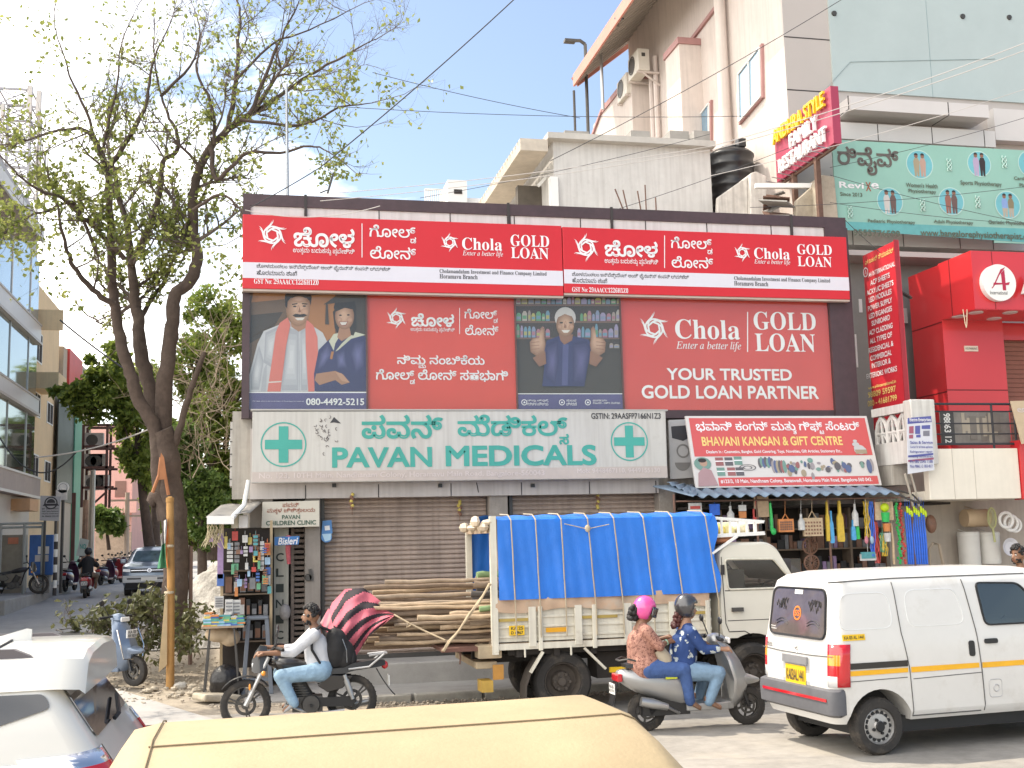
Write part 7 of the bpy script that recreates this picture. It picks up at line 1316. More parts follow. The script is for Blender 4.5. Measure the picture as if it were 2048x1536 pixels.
def figure(nm, lb, Yp, J, fx, skin, cloth, legs, shoe, hairf=None, hands=True, sc=1., sh=.175, hipw=.12, kneew=.2, slv=.9, group=None, fat=1., skirt=0., head_dir=None):
    g = lambda k, dy=0.: P(J[k][0], J[k][1], Y=Yp)+V((0, dy, 0))
    hd, nk, ch, hp = g('head'), g('neck'), g('chest'), g('hip'); r = V((hp.x, Yp, hp.z)); R = T(nm, lb, 'person', r, group=group)
    hdir = V(head_dir or (fx, 0, 0)).normalized(); hs = hdir.cross(V((0, 0, 1))).normalized(); hu = hs.cross(hdir).normalized(); Hm = Matrix((hdir, hs, hu)).transposed()
    def h3(a, b, c): return hd+hdir*a+hs*b+hu*c
    caps = [(nk, hd-hu*.05, .052, .05), (ch, nk, .13*fat, .07), (ch, hp, .13*fat, .14*fat), (h3(.03, 0, -.05), h3(.055, 0, -.085), .055, .035), (h3(.085, 0, .01), h3(.108, 0, -.022), .012, .017), (h3(.08, -.022, -.058), h3(.08, .022, -.058), .012, .012)]
    balls = [(hd+hu*.015-hdir*.01, (.098, .078, .115), Hm), (h3(.0, .08, -.01), (.022, .012, .032), Hm), (h3(.0, -.08, -.01), (.022, .012, .032), Hm), (h3(.055, 0, -.045), (.05, .055, .06), Hm)]
    cl, lg, sh_ = [(ch, nk-V((0, 0, .05)), .152*fat, .085), (ch, hp+V((0, 0, .0)), .152*fat, .172*fat)], [(hp-V((0, .06, 0)), hp+V((0, .06, 0)), .155*fat, .155*fat)], M()
    for s in (-1, 1):
        S0 = g('sho', s*sh); E0 = g('elb' if s < 0 or 'elb2' not in J else 'elb2', s*(sh+.05)); W0 = g('wri' if s < 0 or 'wri2' not in J else 'wri2', s*J.get('hy', .2))
        H0 = g('hip', s*hipw)-V((0, 0, .02)); K0 = g('kne', s*kneew); A0 = g('ank', s*kneew*.85); T0 = g('toe', s*kneew*.9)
        caps += [(nk-V((0, 0, .06)), S0, .06, .062), (S0, E0, .05, .042), (E0, W0, .042, .027), (H0, K0, .085, .06), (K0, A0, .058, .036), (A0, T0, .036, .026)]
        cl += [(nk-V((0, 0, .05)), S0, .075, .078), (S0, E0, .075, .062), (E0, E0.lerp(W0, slv), .06, .05)]
        lg += [(H0, K0, .112*fat, .084), (K0, A0.lerp(K0, .02), .08, .062)]
        sh_.loft([[A0.lerp(T0, t)+V((0, y*w, z)) for y, z in ((-1, -.035), (-1, .0), (-.5, h), (.5, h), (1, 0), (1, -.035))] for t, w, h in ((-.45, .032, .05), (-.2, .042, .06), (.3, .044, .045), (.8, .046, .02), (1.15, .03, .005))])
        d = (W0-E0).normalized(); hand(caps, W0, (d+V((fx*.4, 0, -.1))), (0, 0, 1) if abs(d.z) < .8 else (-fx, 0, 0))
        if skirt: cl.append((hp+V((0, s*.05, 0)), hp.lerp(K0, skirt)+V((0, 0, .01)), .17*fat, .12))
    part(blob(caps, balls, .0095, 3), 'body', skin, R, smooth=180)
    part(blob(cl, [], .014, 5), 'shirt', cloth, R, smooth=180); part(blob(lg, [], .014, 5), 'trousers', legs, R, smooth=180); part(sh_, 'shoes', shoe, R, smooth=60, sub=1)
    m = M()
    for s in (-1, 1): m.ball(h3(.083, s*.032, .012), .013, .014, .010, n=10, T=Hm)
    part(m, 'eyes', eyew, R); m = M()
    for s in (-1, 1): m.ball(h3(.0935, s*.032, .012), .004, .007, .007, n=8, T=Hm); m.tube([h3(.088, s*.015, .036), h3(.092, s*.03, .04), h3(.078, s*.05, .034)], .005, 5)
    part(m, 'brows', hairm, R)
    m = M(); m.tube([h3(.094, -.022, -.058), h3(.102, 0, -.056), h3(.094, .022, -.058)], .006, 6); part(m, 'mouth', lipm, R)
    return R, h3, Hm, g
def curly(m, h3, pts, r, k=1., n=8):
    for a, b, c in pts: m.ball(h3(a, b, c), r*U(.8, 1.2), n=n)
# --- man on the motorcycle
shirtm = mat('rider_shirt', (.56, .56, .58), .8, var=.06, sc=14, bump=1., bsc=9); jeanl = mat('pale_jeans', (.24, .36, .47), .85, var=.28, sc=7, bump=1., bsc=14); shoem = mat('grey_shoes', (.32, .31, .30), .8)
MY = 14.55
R, h3, Hm, g = figure('person', 'man in a white shirt riding the black motorcycle with a backpack', MY, dict(head=(622, 1231), neck=(630, 1258), chest=(632, 1290), hip=(640, 1338), sho=(626, 1268), elb=(584, 1302), wri=(531, 1303), wri2=(540, 1298), elb2=(592, 1300), hy=.24, kne=(560, 1349), ank=(588, 1404), toe=(568, 1417)), -1, skA, shirtm, jeanl, shoem, slv=.35)
m = M(); pts = []
for i in range(130):
    a = U(0, 6.28); e = U(-.25, 1.45); d = V((math.cos(a)*math.cos(e)*.1, math.sin(a)*math.cos(e)*.084, math.sin(e)*.118+.02))
    if d.x < .055 or d.z > .085: pts.append(tuple(d))
curly(m, h3, pts, .022); part(m, 'hair', hairm, R, smooth=180)
m = M(); curly(m, h3, [(.05+U(-.04, .035), U(-.062, .062), -.085+U(-.02, .03)) for i in range(50)], .014); part(m, 'beard', hairm, R, smooth=180)
bpk = mat('backpack_black', (.014, .013, .014), .75, var=.3, sc=12, bump=.3)
BKP = T('backpack', 'black backpack worn by the man on the motorcycle', 'bag', g('hip')+V((.2, 0, 0)))
m = blob([], [(P(672, 1300, Y=MY), (.15, .16, .26), Matrix.Rotation(.12, 3, 'Y')), (P(690, 1312, Y=MY), (.13, .14, .2)), (P(668, 1275, Y=MY), (.1, .13, .12))], .014, 8); part(m, 'bag_body', bpk, BKP, smooth=180)
m = blob([], [(P(704, 1318, Y=MY), (.06, .115, .13))], .012, 4); part(m, 'front_pocket', bpk, BKP, smooth=180)
m = M()
for s in (-1, 1): m.tube([P(662, 1262, Y=MY+s*.1), P(640, 1253, Y=MY+s*.15), P(622, 1268, Y=MY+s*.19), P(624, 1300, Y=MY+s*.185), P(648, 1340, Y=MY+s*.17), P(662, 1352, Y=MY+s*.1)], [.018, .022, .022, .016, .013, .012], 6)
m.tube([P(672, 1262, Y=MY-.04), P(668, 1252, Y=MY), P(676, 1262, Y=MY+.04)], .01, 5); part(m, 'shoulder_strap', bpk, BKP, smooth=60)
m = M(); m.tube([P(685, 1278, Y=MY-.16), P(693, 1300, Y=MY-.165), P(694, 1325, Y=MY-.15)], .005, 4); part(m, 'zip', steel, BKP)
HB = T('spare_helmet', 'dark helmet resting on the motorcycle tank in front of the rider', 'helmet', P(556, 1318, Y=MY+.1)); m = M(); m.ball(P(556, 1318, Y=MY+.1), .14, .12, .11, n=20); part(m, 'shell', mat('helmet_dark', (.03, .028, .028), .4, var=.1), HB, smooth=180); m = M(); m.ball(P(550, 1320, Y=MY+.0), .07, .05, .05, n=12); part(m, 'visor', autoglass, HB, smooth=180)
# --- two women on the scooter
def pat(name, a, b, sc, th):
    m = bpy.data.materials.new(name); m.use_nodes = True; t = m.node_tree; n = t.nodes; p = n['Principled BSDF']; p.inputs['Roughness'].default_value = .85
    tx_ = n.new('ShaderNodeTexCoord'); v = n.new('ShaderNodeTexVoronoi'); v.inputs['Scale'].default_value = sc; nz_ = n.new('ShaderNodeTexNoise'); nz_.inputs['Scale'].default_value = sc*2.2; nz_.inputs['Detail'].default_value = 2
    mx_ = n.new('ShaderNodeMixRGB'); mx_.inputs[0].default_value = .09; t.links.new(tx_.outputs['Object'], nz_.inputs['Vector']); t.links.new(tx_.outputs['Object'], mx_.inputs[1]); t.links.new(nz_.outputs['Color'], mx_.inputs[2]); t.links.new(mx_.outputs[0], v.inputs['Vector'])
    r = n.new('ShaderNodeValToRGB'); r.color_ramp.interpolation = 'CONSTANT'; r.color_ramp.elements[0].color = (*b, 1); r.color_ramp.elements[1].position = th; r.color_ramp.elements[1].color = (*a, 1); t.links.new(v.outputs['Distance'], r.inputs[0]); t.links.new(r.outputs[0], p.inputs['Base Color']); w_ = n.new('ShaderNodeTexNoise'); w_.inputs['Scale'].default_value = 9; b_ = n.new('ShaderNodeBump'); b_.inputs['Distance'].default_value = .025; t.links.new(tx_.outputs['Object'], w_.inputs['Vector']); t.links.new(w_.outputs['Fac'], b_.inputs['Height']); t.links.new(b_.outputs[0], p.inputs['Normal']); return m
blouse = pat('brown_print', (.40, .20, .15), (.13, .05, .04), 34, .40); kurta = pat('blue_print', (.018, .05, .17), (.45, .50, .50), 9.5, .33)
jeand = mat('blue_jeans', (.045, .095, .25), .85, var=.3, sc=7, bump=1., bsc=14); jeanw = mat('washed_jeans', (.17, .27, .38), .85, var=.28, sc=7, bump=1., bsc=14); sand = mat('sandals', (.20, .11, .07), .7)
SY = 13.22
R, h3, Hm, g = figure('person', 'woman in a pink helmet and brown patterned top riding pillion on the scooter', SY, dict(head=(1290, 1222), neck=(1283, 1247), chest=(1281, 1285), hip=(1287, 1332), sho=(1286, 1262), elb=(1308, 1290), wri=(1327, 1283), wri2=(1330, 1278), hy=.1, kne=(1356, 1336), ank=(1370, 1400), toe=(1388, 1411)), 1, skA, blouse, jeand, sand, slv=.02, sh=.15, skirt=.3, fat=1.12, head_dir=(1, -.1, -.3))
m = M(); m.ball(h3(-.015, 0, .035), .135, .118, .14, n=24, T=Hm); k = [i for i, f in enumerate(m.f) if not (lambda c: (c-h3(0, 0, 0)).dot(Hm.col[0]) > .045 and (c-h3(0, 0, 0)).dot(Hm.col[2]) < .06)(sum((V(m.v[j]) for j in f), V())/len(f))]
m.f = [m.f[i] for i in k]; m.m = [0]*len(m.f); part(m, 'helmet', mat('helmet_pink', (.75, .09, .32), .25, var=.04, coat=.8), R, smooth=180, solid=.012)
m = M(); m.grid(lambda u, v: h3(math.cos((u-.5)*2.4)*.14+.01, math.sin((u-.5)*2.4)*.122, .07-.12*v), 12, 4); part(m, 'visor', autoglass, R, smooth=180, solid=.004)
m = M(); curly(m, h3, [(-.12+U(-.05, .05), U(-.05, .05), -.03+U(-.1, .06)) for i in range(60)], .032); part(m, 'hair', hairm, R, smooth=180)
m = M(); m.ball(h3(-.09, 0, .0), .045, .06, .04, n=12); part(m, 'hair_tie', mat('scrunchie', (.5, .35, .33), .8), R, smooth=180)
m = M(); m.lathe(g('wri', -.1), (1, 0, .3), [(.033, -.012), (.036, 0), (.033, .012)], 14); part(m, 'bangle', mat('green_bangle', (.3, .5, .35), .3), R)
m = M(); m.tube([P(1318, 1300, Y=SY-.12), P(1330, 1318, Y=SY-.15), P(1338, 1338, Y=SY-.15)], [.07, .085, .04], 8); S(m, 'cloth_bag', mat('jute', (.42, .36, .27), .9, var=.15, bump=.3), 'beige cloth bag held on the lap between the two women', 'bag', smooth=60)
R, h3, Hm, g = figure('person', 'woman in a dark helmet and blue floral top driving the scooter', SY, dict(head=(1374, 1217), neck=(1372, 1246), chest=(1368, 1287), hip=(1362, 1338), sho=(1373, 1264), elb=(1395, 1296), wri=(1424, 1294), wri2=(1428, 1290), hy=.26, kne=(1425, 1342), ank=(1407, 1400), toe=(1428, 1410)), 1, skB, kurta, jeanw, sand, slv=.8, sh=.16, skirt=.12, fat=1.08, head_dir=(1, -.12, -.08))
m = M(); m.ball(h3(-.01, 0, .03), .14, .122, .145, n=24, T=Hm); k = [i for i, f in enumerate(m.f) if not (lambda c: (c-h3(0, 0, 0)).dot(Hm.col[0]) > .06 and (c-h3(0, 0, 0)).dot(Hm.col[2]) < .07)(sum((V(m.v[j]) for j in f), V())/len(f))]
m.f = [m.f[i] for i in k]; m.m = [0]*len(m.f); part(m, 'helmet', mat('helmet_grey', (.06, .06, .065), .25, .3, var=.05, coat=.8), R, smooth=180, solid=.012)
m = M(); m.grid(lambda u, v: h3(math.cos((u-.5)*2.2)*.148+.01, math.sin((u-.5)*2.2)*.127, .11-.13*v), 12, 4); part(m, 'visor', pane, R, smooth=180, solid=.004)
m = M(); curly(m, h3, [(-.1-.05*t+U(-.03, .03), U(-.04, .04), -.06-.16*t+U(-.02, .02)) for t in [i/60 for i in range(60)]], .028); part(m, 'ponytail', mat('dyed_hair', (.07, .018, .016), .5, var=.4, sc=30), R, smooth=180)
# --- rider on the red scooter, seen from behind
Yr = 41.; q = P(172, 1140, Y=Yr); zr = gz(0, Yr); black = mat('black_shirt', (.013, .013, .015), .85, var=.1)
R = T('person', 'rider in a black shirt and black helmet on the red scooter up the lane', 'person', (q.x, Yr+.35, zr+.75)); c = V((q.x, Yr+.35, zr))
m = blob([(c+V((0, 0, .8)), c+V((0, .1, 1.2)), .15, .16), (c+V((0, .1, 1.25)), c+V((0, .12, 1.45)), .06, .06)]+[x for s in (-1, 1) for x in ((c+V((s*.2, .1, 1.25)), c+V((s*.3, .3, 1.0)), .06, .05), (c+V((s*.3, .3, 1.0)), c+V((s*.3, .55, 1.05)), .045, .04), (c+V((s*.12, 0, .8)), c+V((s*.25, .4, .72)), .09, .07), (c+V((s*.25, .4, .72)), c+V((s*.22, .35, .32)), .06, .045))], [(c+V((0, .13, 1.52)), (.09, .1, .12))], .02, 3); part(m, 'body', skA, R, smooth=180)
m = blob([(c+V((0, 0, .78)), c+V((0, .1, 1.22)), .19, .18)]+[(c+V((s*.12, .1, 1.24)), c+V((s*.27, .22, 1.08)), .1, .085) for s in (-1, 1)], [], .02, 4); part(m, 'shirt', black, R, smooth=180)
m = blob([x for s in (-1, 1) for x in ((c+V((s*.1, 0, .78)), c+V((s*.25, .4, .72)), .11, .08), (c+V((s*.25, .4, .72)), c+V((s*.22, .35, .5)), .08, .06))], [], .02, 3); part(m, 'trousers', mat('khaki', (.2, .15, .11), .9), R, smooth=180)
m = M(); m.ball(c+V((0, .12, 1.55)), .13, .14, .14, n=16); part(m, 'helmet', blkp, R, smooth=180)
# --- man on foot at the right edge, in front of the drums
FYp = 14.2; gq = P(2036, 1110, Y=FYp)
hz_ = lambda y: (P(2036, 1110, Y=FYp).z-gq.z)
def zpx(z): return 1110-(z-gq.z)*pxm(gq)
R, h3, Hm, g = figure('person', 'bearded man in a dark green shirt walking left at the right edge of the photo', FYp, dict(head=(2036, 1110), neck=(2042, 1138), chest=(2046, 1182), hip=(2048, zpx(.95)), sho=(2044, 1152), elb=(2046, zpx(1.12)), wri=(2030, zpx(.92)), hy=.28, kne=(2046, zpx(.52)), ank=(2050, zpx(.1)), toe=(2030, zpx(.04))), -1, skA, mat('bottle_green', (.05, .075, .055), .85, var=.1), mat('dark_trousers', (.03, .03, .04), .85), shoem, slv=.5, kneew=.1, hipw=.09, head_dir=(-1, -.25, -.12))
m = M(); pts = []
for i in range(120):
    a = U(0, 6.28); e = U(-.1, 1.5); d = V((math.cos(a)*math.cos(e)*.1, math.sin(a)*math.cos(e)*.084, math.sin(e)*.118+.025))
    if d.x < .05 or d.z > .09: pts.append(tuple(d))
curly(m, h3, pts, .02); part(m, 'hair', hairm, R, smooth=180); m = M(); curly(m, h3, [(.055+U(-.04, .035), U(-.06, .06), -.085+U(-.02, .04)) for i in range(50)], .013); part(m, 'beard', hairm, R, smooth=180)
# ================================================================ trees and plants
bark = mat('bark', (.085, .060, .048), .95, var=.4, sc=6, bump=1., bsc=14, stain=(2.2, .55, .5, (.15, .115, .09))); twig = mat('twig', (.13, .10, .085), .9, var=.2)
lfA = leafmat('leaf_yellow_green', (.15, .20, .04), (.38, .40, .12), .5); lfB = leafmat('leaf_mid', (.12, .18, .035), (.32, .38, .08), .55); lfC = leafmat('leaf_deep', (.075, .14, .035), (.20, .28, .07), .5); lfD = leafmat('leaf_wilted', (.06, .07, .025), (.15, .15, .06), .3)
def rdir(): 
    while 1:
        v = V((U(-1, 1), U(-1, 1), U(-1, 1)))
        if .1 < v.length < 1: return v.normalized()
def leaf(m, p, d, s, w=.62):
    n = rdir(); a = d.cross(n)
    if a.length < .1: return
    a = a.normalized()*s*w*.5; t = p+d*s; c = p+d*s*.5; u = a.cross(d).normalized()*s*.12
    m.v += [tuple(p), tuple(c+a+u), tuple(t), tuple(c-a+u)]; b = len(m.v)-4; m.f += [[b, b+1, b+2], [b, b+2, b+3]]; m.m += [0, 0]
def twigs(m, lv, p, d, L, r, depth, upb, dens, ls, seg=4):
    pts = [p]; q = p; dd = d
    for i in range(seg): dd = (dd+rdir()*.28+V((0, 0, upb))).normalized(); q = q+dd*(L/seg); pts.append(q)
    m.tube(pts, [r*(1-.75*i/seg) for i in range(seg+1)], 5 if depth > 1 else 3)
    if depth > 0:
        for k in range(3+depth*2 if depth > 1 else 5):
            i = rnd.randint(1, seg); b = pts[i-1].lerp(pts[i], rnd.random()); t = (pts[i]-pts[i-1]).normalized(); nd_ = (t*.75+rdir()*.8+V((0, 0, upb*.8))).normalized()
            twigs(m, lv, b, nd_, L*U(.38, .62), r*.5, depth-1, upb, dens, ls, 3)
    if depth <= 1:
        n = dens(pts[-1]); k = int(n)+(rnd.random() < n-int(n))
        for i in range(k): b = pts[rnd.randint(1, len(pts)-1)]+rdir()*.04; leaf(lv, b, (rdir()+V((0, 0, -.35))).normalized(), ls*U(.6, 1.25))
YT = 21.5
TREE = T('roadside_tree', 'tall sparse tree with a forked dark trunk and thin yellow green leaves', 'tree', P(347, 1275, Y=YT))
limbs = [([(346, 1290), (350, 1200), (352, 1100), (345, 1000), (335, 920), (325, 860)], .30, .25, 0, 0), ([(332, 1040), (318, 960), (312, 864), (280, 805), (264, 757), (247, 708), (234, 643), (228, 594), (224, 561)], .17, .10, -.4, 0),
    ([(224, 561), (222, 480), (220, 420), (214, 345), (202, 306), (182, 270), (153, 257), (110, 262)], .10, .03, -.8, 1), ([(214, 345), (225, 325), (270, 254), (293, 208), (300, 150), (320, 90)], .075, .02, .3, 1), ([(227, 610), (195, 587), (166, 558), (143, 525), (132, 493), (120, 450)], .07, .03, -.9, 1), ([(250, 520), (189, 455), (163, 433), (124, 397), (78, 381), (33, 345)], .06, .02, -1.3, 1), ([(196, 512), (150, 410), (100, 420), (40, 440), (5, 470)], .04, .015, -1.6, 1),
    ([(325, 870), (299, 773), (283, 708), (277, 643), (270, 610), (267, 561), (260, 512), (255, 449), (241, 407), (228, 342)], .18, .05, .5, 1), ([(262, 530), (309, 423), (322, 368), (325, 325), (355, 300), (351, 260), (335, 228), (322, 192), (310, 120)], .08, .02, .9, 1), ([(240, 400), (205, 330), (215, 250), (235, 170), (240, 100)], .05, .015, -.4, 1), ([(200, 300), (170, 220), (140, 150), (110, 60)], .04, .012, -.5, 1), ([(322, 192), (380, 130), (400, 70), (390, 20)], .04, .012, 1, 1),
    ([(328, 880), (329, 773), (338, 708), (345, 643), (348, 594), (381, 561), (394, 512), (387, 472), (387, 390), (400, 335), (423, 293), (456, 260), (500, 228)], .19, .07, .2, 1), ([(500, 228), (560, 190), (620, 150), (690, 110), (750, 80)], .06, .012, .6, 1), ([(456, 255), (472, 163), (475, 98), (480, 30), (470, -20)], .065, .02, .9, 1), ([(423, 295), (433, 358), (472, 325), (500, 306), (560, 305), (620, 292), (650, 300)], .06, .015, -.6, 1), ([(430, 288), (423, 208), (394, 143), (400, 90)], .05, .015, .1, 1), ([(500, 228), (540, 130), (570, 60), (600, 0)], .05, .012, -.2, 1), ([(387, 420), (440, 390), (480, 420), (486, 470), (495, 560)], .04, .012, -1.2, 1), ([(480, 240), (600, 250), (680, 215), (745, 205)], .04, .01, -.9, 1), ([(472, 163), (540, 90), (620, 60), (700, 20)], .035, .01, .2, 1),
    ([(345, 900), (358, 864), (374, 805), (390, 757), (410, 705)], .09, .055, -.6, 0), ([(277, 643), (300, 600), (330, 560), (350, 500), (340, 440)], .06, .02, 1., 1), ([(300, 1010), (312, 990), (330, 1020), (340, 1060)], .12, .15, -.25, 0)]
tw, lv = M(), M()
def dens(p): 
    y = 1085-(p.z-HC)*102; c_ = .35+1.3*clamp(.5+.9*math.sin(p.x*1.7+p.z*1.1)*math.sin(p.z*1.9+p.y*1.3)); return c_*(.45 if y < 90 else 1.0 if y < 220 else 1.8 if y < 420 else 3.0)
m = M()
for pts, r0, r1, dr, br in limbs:
    n = len(pts); w = []
    for i, (x, y) in enumerate(pts): w.append(P(x, y, Y=YT+dr*(i/(n-1))*(1 if br else .5)+(dr*.6 if br else 0)))
    # smooth the polyline
    sm = []
    for i in range(n-1):
        p0, p1, p2, p3 = w[max(i-1, 0)], w[i], w[i+1], w[min(i+2, n-1)]
        for j in range(4): t = j/4; sm.append(.5*((2*p1)+(p2-p0)*t+(2*p0-5*p1+4*p2-p3)*t*t+(3*p1-p0-3*p2+p3)*t**3))
    sm.append(w[-1]); k = len(sm); m.tube([p+rdir()*.018 for p in sm], [(r0+(r1-r0)*i/(k-1))*(.8+U(-.05, .06)) for i in range(k)], 12)
    if br:
        acc = 0
        for i in range(3 if r0 > .12 else 1, k-1):
            seg = (sm[i+1]-sm[i]); acc += seg.length; rr_ = r0+(r1-r0)*i/(k-1)
            if rr_ > .125: continue
            while acc > .42:
                acc -= .42; d = (seg.normalized()*.5+rdir()*.9+V((0, -.1, .25))).normalized(); twigs(tw, lv, sm[i].lerp(sm[i+1], rnd.random()), d, U(.7, 1.5), max(.009, rr_*.35), 2, .10, dens, .105)
        twigs(tw, lv, sm[-1], (sm[-1]-sm[-3]).normalized(), 1.3, r1*.9, 2, .12, dens, .105)
part(m, 'trunk', bark, TREE, smooth=70); part(tw, 'branches', twig, TREE, smooth=70); part(lv, 'crown', lfA, TREE)
m = M(); m.tube([P(322, 915, Y=YT-.35), P(318, 950, Y=YT-.38), P(305, 985, Y=YT-.4)], .03, 6); m.tube([P(322, 915, Y=YT-.35), P(330, 950, Y=YT-.38), P(337, 990, Y=YT-.36)], .03, 6); m.prism(px2([(314, 960), (322, 905), (328, 915), (334, 958)], YT-.4), FY(YT-.4), 0, -.02); part(m, 'torn_bark', mat('raw_wood', (.36, .15, .07), .8, var=.2), TREE)
# dense trees behind
def bush(name, lb, cat, Yq, ells, n, lm, ls, tr=None, group=None, clump=.62, dz=1.):
    x0 = sum(e[0] for e in ells)/len(ells); y1 = max(e[1]+e[3] for e in ells); b = P(x0, y1, Y=Yq); gzz = gz(b.x, Yq); R = T(name, lb, cat, (b.x, Yq, gzz), group=group)
    lv = M(); tot = sum(e[2]*e[3] for e in ells); k = pxm(b); st = M()
    for e in ells:
        c = P(e[0], e[1], Y=Yq+(e[4] if len(e) > 4 else 0)); rx, rz_ = e[2]/k, e[3]/k; cl = []
        ncl = max(9, int(60*e[2]*e[3]/tot*len(ells)**.5))
        for i in range(ncl): d = rdir(); t = rnd.random()**.38*1.08; cl.append((c+V((d.x*rx*t, d.y*min(rx, rz_)*dz*t, d.z*rz_*t)), U(.3, 1.)*clump*min(rx, rz_)*.8))
        for i in range(int(n*e[2]*e[3]/tot)):
            p, r = rnd.choice(cl); q = p+rdir()*r*(rnd.random()**.5); leaf(lv, q, (rdir()+V((0, -.2, -.3))).normalized(), ls*U(.6, 1.3))
        for p, r in cl[::2]:
            st.tube([c+V((0, 0, -rz_*.7)), c.lerp(p, .5)+rdir()*.1, p], [.04, .025, .01], 4)
    part(lv, 'crown', lm, R); 
    for (tx0, ty0, tx1, ty1, r) in (tr or []): st.tube([P(tx0, ty0, Y=Yq), P((tx0+tx1)/2+U(-4, 4), (ty0+ty1)/2, Y=Yq), P(tx1, ty1, Y=Yq)], [r, r*.8, r*.5], 8)
    part(st, 'trunk', bark, R, smooth=60); return R
bush('leafy_tree', 'bright green leafy tree rising behind the left edge of the shop building', 'tree', 31, [(440, 650, 65, 70), (400, 740, 60, 70, 1), (455, 780, 60, 80), (415, 870, 60, 70), (460, 920, 50, 70)], 15000, lfB, .15, [(430, 1120, 430, 800, .22), (440, 1000, 470, 760, .1)])
bush('leafy_tree', 'dark leafy tree low behind the forked trunk and the gravel heap', 'tree', 29, [(400, 980, 50, 55), (445, 1010, 35, 50), (370, 900, 40, 60), (415, 1060, 30, 40)], 9000, lfC, .14, [(405, 1150, 405, 950, .12)])
bush('leafy_tree', 'deep green tree overhanging the side street left of the forked trunk', 'tree', 44, [(215, 745, 42, 52), (250, 800, 55, 55), (185, 800, 55, 40), (270, 870, 45, 55), (150, 775, 40, 25), (235, 720, 25, 40), (290, 930, 35, 40)], 7000, lfB, .24, [(300, 1100, 275, 880, .2)])
bush('leafy_tree', 'pale green tree further back behind the red topped building', 'tree', 60, [(290, 790, 40, 60), (310, 880, 40, 70), (265, 900, 30, 40)], 6000, lfB, .26, [(310, 1090, 305, 900, .25)])
bush('street_tree', 'small round tree with broad leaves beside the pink building', 'tree', 62, [(215, 1040, 28, 22), (200, 1030, 20, 15), (235, 1050, 14, 14)], 2200, lfC, .34, [(218, 1100, 216, 1040, .1)])
bush('street_tree', 'light green hanging foliage at the far right side of the street end', 'tree', 70, [(310, 1035, 18, 35), (325, 1000, 20, 40), (300, 1000, 15, 25)], 3000, lfB, .32, [(318, 1110, 316, 1020, .15)])
bush('leafy_shrub', 'low dense shrubbery filling the gap behind the gravel heap', 'shrub', 33, [(385, 1060, 40, 50), (440, 1070, 40, 45), (480, 1040, 40, 60)], 5000, lfB, .16)
def dry(): 
    m = M()
    for i in range(60): p = P(U(365, 470), U(690, 960), Y=27+U(-1, 2)); twigs(m, M(), p, (rdir()+V((0, 0, .4))).normalized(), U(.8, 1.8), .015, 1, .05, lambda p: 0, .1)
    S(m, 'dry_creeper', mat('dry_stem', (.28, .22, .16), .9), 'tangle of bare dry stems in front of the leafy tree', 'creeper')
dry()
# cut branches heaped by the tree
for i, (cx_, cy_, rx_, ry_, Yq, lb) in enumerate(((292, 1215, 34, 30, 20.2, 'tallest heap of cut leafy branches behind the blue parked scooter'), (245, 1250, 50, 14, 20.4, 'low heap of cut leafy branches spreading left of the trunk'), (165, 1262, 26, 12, 19.8, 'small bunch of cut leaves at the far left of the branch heap'), (378, 1248, 26, 24, 20.5, 'heap of cut leafy branches right of the wooden pole'), (365, 1300, 20, 12, 19.4, 'sparse leafy twigs on the ground right of the wooden pole'), (305, 1280, 28, 22, 19.9, 'dense wilted leaves at the foot of the wooden board'))):
    lv, st = M(), M(); c = P(cx_, cy_, Y=Yq); k = pxm(c)
    for j in range(int(rx_*ry_/(75 if cx_ > 300 else 46))+5):
        p = c+V((U(-1, 1)*rx_/k*.7, U(-.4, .4), -ry_/k*U(.3, .9))); twigs(st, lv, p, (rdir()+V((0, 0, .7))).normalized(), U(.25, .5), .01, 1, .04, lambda p: 2.6, .13, 3)
    R = T('cut_branches', lb, 'branches', (c.x, Yq, gz(c.x, Yq)), group='cut branches by the tree'); part(lv, 'leaves', lfD, R); part(st, 'stems', twig, R)
# ================================================================ wooden pole with flag and board
m = M(); a, b = P(340, 1332, Z=.19), P(340, 998, Y=18.6); Yw = 18.6; a = P(341, 1330, Y=Yw); m.tube([V((a.x, Yw, gz(a.x, Yw)-.05)), a.lerp(b, .5)+V((.01, 0, 0)), b, b+V((0, 0, .04))], [.062, .058, .056, .03], 14); m.tube([b+V((0, 0, -.05)), b+V((0, 0, .02))], .062, 12)
S(m, 'wooden_post', mat('amber_wood', (.40, .21, .065), .7, var=.3, sc=5, bump=.2, stain=(3, .6, .5, (.2, .11, .05))), 'tall amber wooden post standing at the street corner before the tree', 'post', smooth=60)
m = M(); m.prism(px2([(317, 1345), (334, 1330), (335, 1190), (330, 1190)], 18.5), FY(18.5), 0, -.04); S(m, 'wooden_board', mat('pale_plank', (.42, .31, .18), .85, var=.25, sc=5, bump=.2), 'tapering pale wooden board leaning against the amber post', 'board', bevel=.004)
m = M()
for z in (1092, 1185): q = P(338, z, Y=18.55); m.lathe(q, (0, 0, 1), [(.066, -.02), (.075, 0), (.066, .02)], 12)
m.tube([P(330, 1172, Y=18.5), P(338, 1184, Y=18.48), P(328, 1192, Y=18.5)], .006, 4); S(m, 'binding_rope', mat('twine', (.5, .42, .3), .9), 'twine wound round the amber post above the board', 'rope')
fl = [mat('flag_'+n, c, .8, var=.1) for n, c in (('saffron', (.75, .22, .06)), ('white', (.62, .6, .57)), ('green', (.07, .25, .13)))]
m = M(); fd = M
def flagf(u, v): 
    x = 334-u*19*(.3+v*.8)+math.sin(v*6+u*5)*1.5; y = 1035+v*100+u*(8-v*6); return P(x+v*3, y, Y=18.5+.05*math.sin(u*9+v*4))
